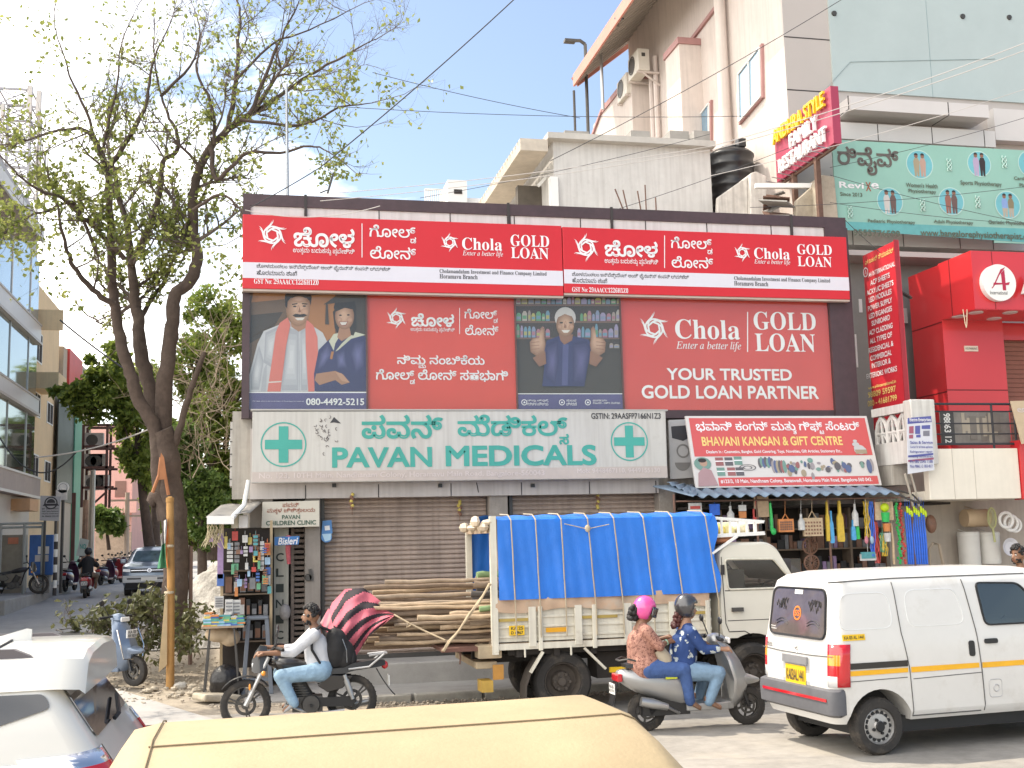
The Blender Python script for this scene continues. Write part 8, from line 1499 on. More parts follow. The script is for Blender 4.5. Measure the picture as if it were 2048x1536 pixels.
m.grid(flagf, 9, 24, lambda i, j: 0 if i < 2 else 1 if j < 9 else 2 if j > 11 else 1); S(m, 'flag', fl, 'limp orange white and green flag hanging on the amber post', 'flag', smooth=60)
# gravel heap, thin post, stones, rubble
m = M(); hp = P(412, 1240, Y=25.5); zg = gz(0, 25.5)
def heap(u, v):
    x, y = (u-.5)*3.2, (v-.5)*5.5; r = math.hypot(x/1.6, y/2.75); h = max(0, 1-r)**.8*1.75; n = (math.sin(x*7+y*3)+math.sin(x*13-y*11)+math.sin(y*17+x*5))*.03*(h > 0)
    return (hp.x+.25+x, 26.8+y, zg-.03+h+n+U(-.02, .02)*(h > .02))
m.grid(heap, 60, 60); S(m, 'gravel_heap', mat('pale_gravel', (.40, .375, .34), .95, var=.45, sc=16, bump=1., bsc=45), 'pale gravel heap beside the thin brown post behind the kiosk', 'heap', kind='stuff')
m = M(); a, b = P(382, 1195, Y=21.5), P(382, 1092, Y=21.5); m.cyl((a.x, 21.5, gz(0, 21.5)), b, .035, n=8); S(m, 'thin_post', mat('brown_post', (.16, .10, .08), .8), 'thin brown post in front of the gravel heap', 'post')
def rock(x, y, Yq, r, lb, c=(.38, .33, .26), grp='stones on the dirt verge', sq=.55):
    q = P(x, y, Y=Yq); m = M(); m.ball((q.x, Yq, gz(q.x, Yq)+r*sq*.6), r, r*.8, r*sq, n=10); m.v = [(p[0]+U(-.15, .15)*r, p[1]+U(-.15, .15)*r, p[2]+U(-.12, .12)*r) for p in m.v]; S(m, 'stone', mat('stone%d' % int(c[0]*100), c, .95, var=.3, sc=9, bump=.5), lb, 'stone', grp)
m = M(); q = P(432, 1372, Y=17.0); T_ = Matrix.Translation((q.x, 17.0, .12)) @ Matrix.Rotation(.5, 4, 'Z') @ Matrix.Rotation(.12, 4, 'Y'); m.box(-.28, .3, -.2, .2, 0, .1, T=T_); S(m, 'stone_slab', mat('slab_stone', (.40, .35, .27), .95, var=.3, sc=7, bump=.5), 'broken flat stone slab in front of the book table', 'stone', bevel=.03)
rock(362, 1322, 18.5, .1, 'white rounded stone at the foot of the amber post', (.5, .47, .42)); rock(395, 1340, 17.9, .09, 'brown stone between the post and the book table')
for i in range(16): rock(U(290, 400), U(1330, 1370), U(17.2, 18.6), U(.03, .07), 'small brown rubble stone scattered at the foot of the amber post')
# ================================================================ kiosk
kw = mat('kiosk_wood', (.20, .15, .11), .8, var=.25); KY = 17.95; zk = .12
KI = T('kiosk', 'cluttered street kiosk with dark shelves and a faded sheet awning', 'kiosk', (P(490, 1200, Y=KY).x, KY, zk))
k0, k1 = P(441, 1150, Y=KY).x, P(545, 1150, Y=KY).x; kz1 = P(490, 1055, Y=KY).z
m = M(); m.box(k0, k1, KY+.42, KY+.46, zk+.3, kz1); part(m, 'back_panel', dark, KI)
m = M()
for z in (.7, 1.05, 1.4, 1.75): m.box(k0+.02, k1-.02, KY+.1, KY+.415, zk+z, zk+z+.02)
part(m, 'shelf', kw, KI)
for x in (k0, k1-.04): m = M(); m.box(x, x+.04, KY, KY+.06, zk, kz1+.1); part(m, 'post', mat('kiosk_post', (.38, .29, .18), .8, var=.2), KI)
m = M(); A1 = P(412, 1028, Y=KY-.3); A2 = P(500, 1010, Y=KY-.3)
m.grid(lambda u, v: V((P(412+v*26, 1034, Y=KY-.3).x+u*(P(500, 1030, Y=KY-.3).x-A1.x-.0), KY-.35+v*.9, P(450, 1034, Y=KY-.35).z+.2*v+.012*math.sin(u*9)+.05*u)), 10, 6); part(m, 'awning', mat('awning_sheet', (.36, .33, .29), .7, var=.25, sc=3, stain=(2, .52, .7, (.10, .10, .11))), KI, smooth=60, solid=.012)
m = M(); m.bar(P(414, 1040, Y=KY-.36), P(468, 1040, Y=KY-.36), .05, .12); m.tube([P(462, 1038, Y=KY-.36), P(488, 1010, Y=KY-.2), P(497, 960, Y=KY-.2)], [.04, .035, .03], 6); part(m, 'awning_pipe', wht, KI)
m = M(); b4 = pb(477, 496, 1030, 1056, KY-.15); m.box(b4[0], b4[1], KY-.15, KY+.1, b4[2], b4[3]); S(m, 'meter_box', lgrey, 'small white meter box under the kiosk awning', 'box', bevel=.01); m = M(); b4 = pb(463, 476, 1026, 1056, KY-.12); m.box(b4[0], b4[1], KY-.12, KY+.1, b4[2], b4[3]); S(m, 'cream_box', mat('cream_box', (.5, .45, .35), .6), 'narrow cream box left of the white meter box', 'box')
m = M()
for i in range(46): q = P(U(414, 445), U(1042, 1070), Y=KY-.3+U(-.05, .05)); m.tube([q, q+V((U(-.05, .05), U(-.03, .03), -.08)), q+V((U(-.09, .09), U(-.03, .03), -.2))], .006, 3)
S(m, 'fibre_bundle', mat('fibre', (.50, .42, .27), .9, var=.3), 'bundle of pale plant fibre hanging under the kiosk awning', 'bundle')
gc = {'red': (.5, .06, .05), 'orange': (.6, .22, .07), 'pale blue': (.3, .45, .6), 'grey': (.2, .2, .21), 'white': (.55, .54, .52), 'purple': (.3, .2, .36), 'green': (.12, .35, .2), 'yellow': (.6, .48, .12), 'brown': (.22, .11, .07), 'blue': (.06, .14, .4), 'teal': (.08, .3, .32), 'black': (.02, .02, .022)}
def gm(c): return mat('goods_'+c.replace(' ', '_'), gc[c], .45, var=.3, sc=16)
KG = 'goods in the street kiosk'
def packet(c, x, y, w, h_, Yq, lb, n=1, nm='packet'):
    b = pb(x-w/2, x+w/2, y-h_/2, y+h_/2, Yq); m = M(); dz = (b[3]-b[2])/n
    for i in range(n): m.box(b[0], b[1], Yq-.02, Yq+.025, b[2]+dz*i+.008, b[2]+dz*(i+1)-.006)
    m.bar(((b[0]+b[1])/2, Yq, b[3]), ((b[0]+b[1])/2, Yq, b[3]+.06), .006); S(m, nm, gm(c), lb, nm.replace('_', ' '), KG, bevel=.006)
for c, x, y, w, h_, n, lb in (('purple', 441, 1112, 12, 92, 1, 'tall lilac plastic sheet hanging at the left kiosk post'), ('blue', 441, 1160, 14, 26, 1, 'blue packet hanging low at the left kiosk post'), ('white', 460, 1105, 12, 40, 5, 'left strip of pale sachets hanging in the kiosk'), ('grey', 474, 1105, 10, 42, 5, 'grey strip of sachets beside the pale one in the kiosk'), ('red', 470, 1072, 12, 20, 1, 'small red card hanging at the kiosk top'), ('yellow', 500, 1082, 8, 16, 1, 'small yellow packet hanging at the kiosk top'), ('brown', 512, 1092, 14, 48, 6, 'strip of brown red sachets hanging in the kiosk'), ('white', 524, 1112, 8, 60, 6, 'long strip of clear sachets in the kiosk'), ('orange', 535, 1098, 12, 26, 1, 'orange packet on the right side of the kiosk'), ('pale blue', 535, 1122, 11, 16, 1, 'pale blue packet on the right side of the kiosk'), ('blue', 536, 1142, 10, 16, 1, 'blue packet under the pale blue one in the kiosk'), ('white', 536, 1160, 10, 20, 1, 'white packet lowest on the right side of the kiosk'), ('green', 472, 1134, 10, 15, 1, 'small green card hanging in the kiosk middle'), ('yellow', 452, 1085, 6, 26, 1, 'slim yellow packet beside the lilac sheet'), ('purple', 421, 1076, 12, 18, 1, 'purple packet hanging left under the awning'), ('grey', 505, 1167, 12, 24, 1, 'shiny grey phone cover hanging in the kiosk')):
    packet(c, x, y, w, h_, KY-.05, lb, n)
for i in range(30): c = rnd.choice(('red', 'orange', 'pale blue', 'white', 'purple', 'green', 'yellow', 'brown', 'blue', 'teal')); x = U(452, 540); packet(c, x, U(1075, 1185), U(5, 11), U(9, 22), KY-.09-.01*(i % 5), f'small {c} packet among the goods dangling in the kiosk front', rnd.choice((1, 1, 3)))
for r_, z in enumerate((.72, 1.07, 1.42)):
    x = k0+.07
    while x < k1-.1:
        w = U(.05, .10); h_ = U(.14, .28); c = rnd.choice(('grey', 'black', 'black', 'brown', 'grey')); m = M(); m.box(x, x+w, KY+.15, KY+.33, zk+z+.021, zk+z+.02+h_); m.box(x+.008, x+w-.008, KY+.145, KY+.15, zk+z+.04, zk+z+h_*.7, 1)
        S(m, 'boxed_goods', [gm(c), gm(rnd.choice(('grey', 'white', 'brown')))], f'{c} box of goods on the {("lower", "middle", "upper")[r_]} kiosk shelf', 'box', KG, bevel=.004); x += w+.02
# book table, stool, sacks
BT = T('book_table', 'low folding table covered with magazines beside the kiosk', 'table', (P(448, 1250, Y=17.4).x, 17.4, zk)); t0, t1 = P(402, 1252, Y=17.2).x, P(488, 1252, Y=17.2).x; tzz = P(445, 1252, Y=17.2).z
m = M(); m.box(t0, t1, 17.2, 17.85, tzz-.03, tzz); part(m, 'table_top', wood, BT)
for x, s in ((t0+.06, 1), (t1-.08, -1)): m = M(); m.bar((x+s*.06, 17.25, tzz-.03), (x-s*.02, 17.22, zk), .025); m.bar((x+s*.06, 17.8, tzz-.03), (x-s*.02, 17.83, zk), .025); m.bar((x-s*.01, 17.22, zk+.05), (x-s*.01, 17.83, zk+.05), .02); part(m, 'leg', dsteel, BT)
for k in range(6):
    for r_ in range(2):
        x = t0+.03+k*(t1-t0-.05)/6; m = M(); z = tzz; n = rnd.randint(4, 8); cs_ = [rnd.choice(('teal', 'blue', 'green', 'yellow', 'white', 'orange', 'teal', 'pale blue')) for _ in range(n)]
        for j in range(n): T_ = Matrix.Translation((x+.06+U(-.008, .008), 17.3+r_*.27, z)) @ Matrix.Rotation(U(-.15, .15), 4, 'Z'); m.box(-.055, .055, -.1, .1, .001, .021, j, T=T_); z += .022
        S(m, 'magazine_stack', [gm(c) for c in cs_], f'{("front", "back")[r_]} row stack of colourful magazines on the low table', 'magazines', 'magazine stacks on the table')
for i, (x, y, w, h_) in enumerate(((458, 1216, 16, 34), (473, 1216, 16, 32), (438, 1205, 18, 24))):
    b = pb(x-w/2, x+w/2, y-h_/2, y+h_/2, 17.45); m = M(); m.prism(rect(b), FY(17.45+.02*i), 0, -.01, 0)
    for j in range(4): z = b[2]+(b[3]-b[2])*(.15+.2*j); m.box(b[0]+.012, b[1]-.012, 17.437+.02*i, 17.4395+.02*i, z, z+.02, 1)
    S(m, 'newspaper', [gm('white'), gm('grey')], ('left upright newspaper on the magazine table', 'right upright newspaper on the magazine table', 'greyish magazine standing behind the newspapers')[i], 'newspaper')
ST = T('plastic_stool', 'slate grey plastic stool standing right of the magazine table', 'stool', (P(515, 1280, Y=17.7).x, 17.7, zk)); sx_, sz_ = P(515, 1280, Y=17.7).x, P(515, 1232, Y=17.7).z; sm_ = mat('stool_slate', (.15, .17, .20), .5, var=.1)
m = M(); m.box(sx_-.16, sx_+.16, 17.54, 17.86, sz_-.05, sz_); part(m, 'seat', sm_, ST, bevel=.02)
for dx in (-1, 1):
    for dy in (-1, 1): m = M(); m.bar((sx_+dx*.13, 17.7+dy*.13, sz_-.04), (sx_+dx*.2, 17.7+dy*.2, zk), .06, .04); part(m, 'leg', sm_, ST, bevel=.008)
m = M(); m.box(sx_-.17, sx_+.17, 17.52, 17.54, zk+.18, zk+.23); part(m, 'stretcher', sm_, ST)
m = blob([], [(V((P(452, 1320, Y=17.5).x, 17.5, .34)), (.23, .2, .23)), (V((P(455, 1320, Y=17.5).x, 17.55, .24)), (.26, .22, .15))], .02, 3); S(m, 'black_bag', mat('bin_bag', (.016, .015, .016), .4, var=.2, bump=.9, bsc=14), 'bulging black bag under the magazine table', 'bag', smooth=180)
m = blob([], [(P(440, 1268, Y=17.55), (.22, .18, .12)), (P(460, 1275, Y=17.55), (.15, .15, .13))], .02, 3); S(m, 'sack', mat('gunny', (.45, .35, .24), .9, var=.2, bump=.4), 'tan gunny sack squeezed under the table top', 'sack', smooth=180)
m = blob([], [(P(570, 1224, Y=18.4), (.09, .09, .13))], .015, 3); S(m, 'plastic_bag', mat('clear_bag', (.35, .33, .32), .3, var=.3, bump=.6), 'greyish filled plastic bag on the clinic step', 'bag', smooth=180)
m = M(); m.tube([P(578, 1078, Y=18.3), P(576, 1100, Y=18.3), P(578, 1128, Y=18.3)], [.05, .04, .03], 8); m.ball(P(577, 1078, Y=18.3), .06); S(m, 'hanging_garland', mat('garland_pink', (.5, .1, .12), .7, var=.5, sc=30), 'red and pink bundle hanging before the blue water sign', 'garland')
for x, y, Yq, lb in ((919, 1010, 18.7, 'dried garland with a yellow lemon hanging before the left shutter'), (1196, 998, 18.7, 'dried garland hanging before the right shutter'), (704, 996, 18.4, 'withered flower tuft hanging under the grey fascia')):
    q = P(x, y-12, Y=Yq); m = M(); m.tube([q, q-V((0, 0, .36))], .005, 4)
    for j in range(7): m.ball(q-V((U(-.02, .02), 0, .04+j*.035)), .03, n=8, mi=rnd.choice((0, 1)))
    S(m, 'door_charm', [gm('brown'), gm('yellow')], lb, 'garland')
# ================================================================ awning and hanging goods of the gift shop
AW = T('corrugated_awning', 'blue corrugated metal awning over the gift shop front', 'awning', (P(1560, 985, Y=17.3).x, 17.3, 2.3)); aw = mat('awning_blue', (.20, .27, .35), .5, .3, var=.2, sc=3, stain=(1.5, .6, .5, (.25, .2, .16)))
ax0, ax1 = P(1386, 990, Y=17.2).x, P(1800, 986, Y=17.2).x; azf = P(1600, 990, Y=17.2).z; azb = P(1600, 968, Y=17.9).z
m = M(); nw = 150; m.grid(lambda u, v: (ax0+(ax1-ax0)*u-(.35*v if u < .01 else 0)*1.0, 17.2+.9*v, azf+(azb-azf)*v+.026*math.sin(u*2*math.pi*17)), nw, 3); part(m, 'sheet', aw, AW, smooth=60, solid=.006)
m = M(); c0 = P(1388, 993, Y=17.25); m.grid(lambda u, v: V(P(1334+u*54, 965+u*27, Y=18.0-u*.8)).lerp(V(P(1350+u*60, 965+u*10, Y=18.3-.3*u)), v)+V((0, 0, .02*math.sin(u*25))), 24, 2); part(m, 'side_sheet', aw, AW, smooth=60, solid=.006)
m = M(); ry = 17.45; ra, rb = P(1352, 1003, Y=ry), P(1822, 1003, Y=ry); m.cyl(ra, (rb.x, ry, ra.z), .014, n=8); part(m, 'hanging_rod', rust, AW); rz_ = ra.z
for x in (1348, 1512, 1655, 1822): q = P(x, 1000, Y=17.5).x; m = M(); m.cyl((q, 17.5, .12), (q, 17.5, azf+.05), .02, n=8); part(m, 'support_post', rust, AW)
m = M(); m.tube([P(1798, 990, Y=17.2), P(1820, 1000, Y=17.2), P(1838, 1006, Y=17.2)], .02, 5); m.tube([P(1795, 980, Y=17.5), P(1826, 990, Y=17.4), P(1842, 1006, Y=17.2)], .015, 5); part(m, 'bracket', dsteel, AW)
SF = T('shop_shelf', 'dark back shelves of the gift shop stuffed with small wares', 'shelf', (P(1540, 1100, Y=18.6).x, 18.6, .43)); s0, s1 = P(1352, 1100, Y=18.7).x, P(1862, 1100, Y=18.7).x
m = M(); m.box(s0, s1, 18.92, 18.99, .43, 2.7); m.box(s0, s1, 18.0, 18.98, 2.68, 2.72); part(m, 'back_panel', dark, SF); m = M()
for z in (1.15, 1.55, 1.95, 2.3): m.box(s0, s1, 18.62, 18.915, z, z+.025)
for i in range(7): x = s0+i*(s1-s0)/6; m.box(x-.02, x+.02, 18.6, 18.915, .44, 2.67)
part(m, 'shelf_board', kw, SF); m = M(); 
for z in (1.18, 1.58, 1.98, 2.33):
    x = s0+.05
    while x < s1-.1: w = U(.05, .14); h_ = U(.1, .26); m.box(x, x+w, 18.68, 18.85, z-.004, z+h_, rnd.randint(0, 5)); x += w+.015
w_ = part(m, 'small_wares', [gm(c) for c in ('brown', 'grey', 'black', 'black', 'brown', 'purple')], SF); w_['kind'] = 'stuff'
HG = 'goods hanging in the gift shop'; HY = 17.5
def hang(nm, lb, parts_, cat=None):
    m = M(); cs_ = []; top = 9e9; cx_ = None
    for j, (kind, c, x0, x1, y0, y1) in enumerate(parts_):
        b = pb(x0, x1, y0, y1, HY); cs_.append(gm(c)); mx = (b[0]+b[1])/2; r = (b[1]-b[0])/2; cx_ = cx_ or mx
        if kind == 'bat': m.loft([[(mx+sx*r*k, HY+sy*.02, z) for sx, sy in ((-1, -1), (1, -1), (1, 1), (-1, 1))] for z, k in ((b[2], .8), (b[2]+.03, 1), (b[2]+(b[3]-b[2])*.6, .8), (b[2]+(b[3]-b[2])*.7, .35), (b[3], .3))], mi=j)
        elif kind == 'tube': m.tube([(mx-r*.2, HY, b[3]), (mx, HY-.01, (b[2]+b[3])/2), (mx+r*.1, HY, b[2])], [r*.8, r, r], 8, j)
        elif kind == 'ball': m.ball((mx, HY-.03, (b[2]+b[3])/2), r, r*.7, (b[3]-b[2])/2, mi=j)
        elif kind == 'cup': m.cyl((mx, HY-.03, b[2]), (mx, HY-.03, b[3]), r*.8, r, 14, j)
        elif kind == 'flat': m.box(b[0], b[1], HY-.012-.004*j, HY+.012, b[2], b[3], j)
        elif kind == 'strand':
            n = 6
            for q in range(n): xx = b[0]+(b[1]-b[0])*(q+.5)/n; m.tube([(xx+U(-.01, .01), HY+U(-.03, .03), b[3]-(b[3]-b[2])*t/6) for t in range(7)], .009, 4, j)
        elif kind == 'beads':
            for q in range(26): m.ball((mx+U(-1, 1)*r*.7, HY+U(-.03, .03), b[3]-(b[3]-b[2])*q/25), .028, n=6, mi=j)
        elif kind == 'bottle': m.lathe((mx, HY, b[2]), (0, 0, 1), [(0, 0), (r, 0), (r, (b[3]-b[2])*.55), (r*.35, (b[3]-b[2])*.75), (r*.35, b[3]-b[2]), (0, b[3]-b[2])], 12, j)
        elif kind == 'bag':
            m.box(b[0], b[1], HY-.03, HY+.03, b[2], b[2]+(b[3]-b[2])*.72, j); z = b[2]+(b[3]-b[2])*.72; m.tube([(b[0]+r*.6, HY, z), (mx, HY, b[3]), (b[1]-r*.6, HY, z)], .012, 5, j)
            for q in range(24): m.box(*(lambda xx, zz: (xx, xx+.03, HY-.034, HY-.029, zz, zz+.03))(b[0]+.02+(q % 6)*(b[1]-b[0]-.06)/5.5, b[2]+.03+(q//6)*(z-b[2]-.06)/4), len(parts_))
        top = min(top, b[3]) if top < 9e8 else b[3]
    zt5 = max(p[2] for p in m.v); 
    if zt5 < rz_: m.tube([(cx_, HY, zt5-.01), (cx_, HY-.03, rz_)], .004, 4, 0)
    S(m, nm, cs_+[gm('brown')], lb, cat or nm.replace('_', ' '), HG, smooth=40)
gc.update({'tan': (.52, .38, .24), 'lime': (.55, .72, .02), 'vivid green': (.02, .45, .1), 'sky': (.08, .36, .65), 'royal': (.02, .13, .62), 'gold': (.62, .42, .05), 'pink': (.55, .2, .25), 'cane': (.38, .26, .16)})
hang('toy_bat', 'beige and yellow toy bat beside a blue one under the awning', [('bat', 'gold', 1651, 1659, 1004, 1082), ('bat', 'sky', 1658, 1667, 1022, 1086)]); hang('toy_bat', 'yellow toy bat hanging alone right of the bats pair', [('bat', 'gold', 1673, 1687, 1002, 1083)])
hang('toy_set', 'toy set with white bottle and blue and green bats', [('bottle', 'white', 1704, 1716, 1008, 1052), ('bat', 'sky', 1702, 1711, 1040, 1080), ('bat', 'vivid green', 1711, 1718, 1040, 1078)]); hang('skipping_rope', 'yellow and blue skipping ropes with pale handles', [('strand', 'gold', 1728, 1738, 1003, 1075), ('strand', 'royal', 1740, 1748, 1003, 1112), ('ball', 'pink', 1727, 1735, 1072, 1088), ('ball', 'pale blue', 1738, 1746, 1072, 1088)])
hang('toy_set', 'tan card with a lime ball and green and orange cups', [('flat', 'tan', 1749, 1786, 1004, 1040), ('ball', 'lime', 1759, 1776, 1006, 1024), ('cup', 'vivid green', 1761, 1777, 1025, 1044), ('cup', 'orange', 1764, 1779, 1047, 1063), ('cup', 'white', 1766, 1780, 1066, 1083)]); hang('rope_bundle', 'dark red rope bundle beside the lime ball card', [('strand', 'red', 1748, 1758, 1044, 1126)]); hang('rope_bundle', 'green and yellow rope coil below the cups', [('strand', 'green', 1760, 1772, 1066, 1104), ('strand', 'gold', 1763, 1774, 1070, 1112)])
hang('wooden_stick', 'pale wooden stick standing between ropes and garlands', [('tube', 'tan', 1783, 1788, 1048, 1128)]); hang('bead_garland', 'green bead garland under the awning right end', [('beads', 'vivid green', 1793, 1800, 1008, 1125)]); hang('bead_garland', 'dull red bead garland beside the green one', [('beads', 'red', 1801, 1808, 1008, 1125)])
for i in range(9): x = 1812+i*4.6; hang('blue_stick', 'shiny blue plastic stick with a neon yellow cap', [('tube', 'royal', x, x+4, 1024+(i % 3)*3, 1128), ('tube', 'lime', x, x+4.4, 1013+(i % 3)*4, 1025+(i % 3)*4)])
hang('green_bat', 'bright green plastic hockey stick hanging alone', [('tube', 'vivid green', 1539, 1545, 1006, 1062), ('ball', 'vivid green', 1540, 1551, 1056, 1070)]); hang('shopping_bag', 'orange patterned shopping bag hanging left of the white bottle', [('bag', 'orange', 1556, 1586, 1028, 1064)]); hang('shopping_bag', 'tan block printed shopping bag right of the white bottle', [('bag', 'tan', 1606, 1644, 1022, 1072)]); hang('spray_bottle', 'white spray bottle hanging between the two bags', [('bottle', 'white', 1596, 1609, 1028, 1060)])
hang('cane_basket', 'brown cane basket hanging behind the green stick', [('flat', 'cane', 1508, 1537, 992, 1034)]); hang('spray_bottle', 'white spray bottle hanging left over the cab rack', [('bottle', 'white', 1454, 1468, 1012, 1046)]); hang('toy_pack', 'blue toy pack hanging left over the truck', [('flat', 'royal', 1419, 1439, 1008, 1030)]); hang('toy_pack', 'white and red toy pack at the left end of the rod', [('flat', 'white', 1377, 1403, 1006, 1022), ('flat', 'red', 1380, 1400, 1012, 1018)]); hang('toy_pack', 'peach toy pack hanging right of the spray bottle', [('flat', 'white', 1477, 1492, 1010, 1022), ('flat', 'orange', 1478, 1492, 1023, 1036)]); hang('toy_pack', 'long red toy pack beside the cane basket', [('flat', 'red', 1506, 1516, 1018, 1050)]); hang('tray', 'white tray of teal clips below the skipping ropes', [('flat', 'white', 1720, 1752, 1108, 1121), ('flat', 'teal', 1722, 1750, 1104, 1117)])
for i, (x, y, r_) in enumerate(((1619, 1092, 17), (1622, 1126, 17))):
    q = P(x, y, Y=17.9); k = r_/pxm(q); m = M(); m.lathe(q, (0, -1, 0), [(k, 0), (k, .03), (k*.85, .035), (k*.8, .01)], 24)
    for j in range(16): a = j*math.pi/8; m.bar(q+V((math.cos(a)*k*.15, -.03, math.sin(a)*k*.15)), q+V((math.cos(a)*k*.85, -.02, math.sin(a)*k*.85)), .03, .01)
    S(m, 'woven_fan', gm('brown'), ('upper round brown woven tray behind the bags', 'lower round brown woven tray above the van roof')[i], 'tray', HG)
# ================================================================ drums and white wares on the right wall
dm = mat('drum_white', (.60, .58, .54), .45, var=.06); FYd = 18.2
def drum(x0, x1, y0, y1, lb, mt, hor=False):
    b = pb(x0, x1, y0, y1, FYd); m = M()
    if hor: c = (b[2]+b[3])/2; r = (b[3]-b[2])/2; m.lathe((b[0], FYd, c), (1, 0, 0), [(0, 0), (r*.95, 0), (r, .03), (r, .2), (r*.97, .22), (r*.97, b[1]-b[0]-.05), (r, b[1]-b[0]-.03), (r*.9, b[1]-b[0]), (0, b[1]-b[0])], 28)
    else: c = (b[0]+b[1])/2; r = (b[1]-b[0])/2; h_ = b[3]-b[2]; m.lathe((c, FYd, b[2]), (0, 0, 1), [(0, 0), (r*.9, 0), (r*.95, .03), (r*.97, h_*.88), (r, h_*.89), (r, h_*.96), (r*.9, h_), (0, h_)], 28)
    m.cyl(((b[0]+b[1])/2, FYd, b[3]-.02), ((b[0]+b[1])/2, FYd+.3, b[3]+.05), .008, n=5); S(m, 'plastic_drum', mt, lb, 'drum', smooth=40)
drum(1928, 1975, 1018, 1054, 'tan plastic drum hung sideways on the right wall', mat('drum_tan', (.50, .37, .24), .5, var=.08), True); drum(1919, 1958, 1064, 1135, 'taller white drum standing on end under the tan drum', dm); drum(1960, 1998, 1064, 1127, 'shorter white drum right of the taller one', dm)
q = P(1984, 1036, Y=17.9); m = M(); k = 1/pxm(q); m.tube([q+V((math.cos(a)*9*k, 0, math.sin(a)*20*k)) for a in np.linspace(0, 6.283, 25)[:-1]], .016, 6, close=True); m.tube([q-V((0, 0, 20*k)), q+V((.02, 0, -48*k))], .02, 6)
for j in range(5): m.tube([q+V(((-6+j*3)*k, 0, -17*k)), q+V(((-6+j*3)*k, 0, 17*k))], .006, 4)
S(m, 'fly_swatter', mat('olive_plastic', (.42, .42, .20), .5), 'olive oval swatter with a white handle hanging before the drums', 'swatter')
for j, (x, y, r_) in enumerate(((2012, 1040, 15), (2022, 1046, 15), (2030, 1050, 13))):
    q = P(x, y, Y=17.9+.03*j); k = r_/pxm(q); m = M(); m.tube([q+V((math.cos(a)*k, 0, math.sin(a)*k)) for a in np.linspace(0, 6.283, 25)[:-1]], k*.22, 8, close=True); S(m, 'plastic_ring', wht, ('leftmost white plastic ring in the clear bag', 'middle white plastic ring in the clear bag', 'rightmost white plastic ring in the clear bag')[j], 'ring', 'white rings on the right wall', smooth=60)
q = P(2018, 1094, Y=17.9); m = M(); k = 18/pxm(q); m.lathe(q, (0, -1, 0), [(0, .02), (k*.6, .02), (k*.7, .04), (k, .06), (k, .05), (k*.7, .02), (0, 0)], 28); S(m, 'white_tray', mat('plate_lilac', (.58, .57, .60), .4), 'round white plate hanging under the plastic rings', 'plate', smooth=40)
CH = T('plastic_chair', 'dusty beige plastic chair standing under the blue sticks', 'chair', (P(1872, 1140, Y=17.9).x, 17.9, .12)); cx_ = CH.location.x; cm = mat('chair_beige', (.34, .27, .20), .6, var=.15); zb = P(1872, 1086, Y=17.9).z
m = M(); m.box(cx_-.22, cx_+.2, 17.7, 18.1, .5, .54); part(m, 'seat', cm, CH, bevel=.01)
m = M(); m.tube([(cx_-.22, 17.75, .52), (cx_-.2, 17.75, zb-.1), (cx_-.12, 17.75, zb), (cx_+.0, 17.75, zb-.02), (cx_+.2, 17.75, .53)], .03, 6); m.bar((cx_-.2, 17.75, .9), (cx_+.06, 17.75, .88), .05, .02); m.bar((cx_-.2, 17.75, .7), (cx_+.12, 17.75, .7), .04, .02); part(m, 'backrest', cm, CH)
for dx in (-.2, .18):
    for yy in (17.72, 18.08): m = M(); m.cyl((cx_+dx, yy, .5), (cx_+dx*1.1, yy, .12), .022, n=8); part(m, 'leg', cm, CH)
m = M(); m.ball(P(1862, 1048, Y=17.9), .1, .08, .16); S(m, 'leather_ball', gm('brown'), 'brown round bundle hanging beside the blue sticks', 'bundle', smooth=180)
# ================================================================ side street furniture
def sbox(nm, lb, cat, x0, x1, y0, y1, Yq, dep, mt, **k):
    b = pb(x0, x1, y0, y1, Yq); m = M(); m.box(b[0], b[1], Yq, Yq+dep, b[2], b[3]); return S(m, nm, mt, lb, cat, **k), b
KB = T('feeder_box', 'bright blue electrical feeder box with white notices on the left pavement', 'feeder box', (P(82, 1150, Y=40).x, 40, .9)); b = pb(58, 106, 1070, 1150, 40); m = M(); m.box(b[0], b[1], 40, 40.6, b[2], b[3]); part(m, 'cabinet', mat('feeder_blue', (.04, .14, .42), .5, var=.2), KB, bevel=.02)
m = M(); b2 = pb(76, 98, 1093, 1108, 39.99); m.box(b2[0], b2[1], 39.98, 39.999, b2[2], b2[3]); part(m, 'notice', wht, KB); m = M(); b2 = pb(70, 97, 1110, 1123, 39.99); m.box(b2[0], b2[1], 39.98, 39.999, b2[2], b2[3]); part(m, 'notice', lgrey, KB); m = M(); m.box(b[0]+.1, b[1]-.1, 40.1, 40.5, .9, b[2]-.002); part(m, 'plinth', conc, KB)
GCB = T('grey_cabinet', 'grey metal cabinet with an orange notice behind a pipe frame', 'cabinet', (P(24, 1150, Y=40).x, 40.2, .9)); b = pb(3, 46, 1070, 1152, 40.2); m = M(); m.box(b[0], b[1], 40.2, 40.9, .9, b[3]); part(m, 'cabinet', mat('cab_grey', (.36, .32, .25), .7, var=.2), GCB); m = M(); b2 = pb(16, 37, 1075, 1088, 40.19); m.box(b2[0], b2[1], 40.18, 40.199, b2[2], b2[3]); part(m, 'notice', mat('notice_orange', (.7, .25, .14), .6), GCB)
m = M(); zt_ = P(48, 1047, Y=39.4).z
for x in (0, 48, 85): q = P(x, 1100, Y=39.4).x; m.cyl((q, 39.4, .9), (q, 39.4, zt_), .05, n=6)
for z in (zt_, zt_-.12): m.cyl((P(-5, 1100, Y=39.4).x, 39.4, z), (P(86, 1100, Y=39.4).x, 39.4, z), .045, n=6)
S(m, 'pipe_frame', mat('frame_pale', (.38, .4, .38), .6), 'pale pipe frame fence round the grey cabinet', 'fence')
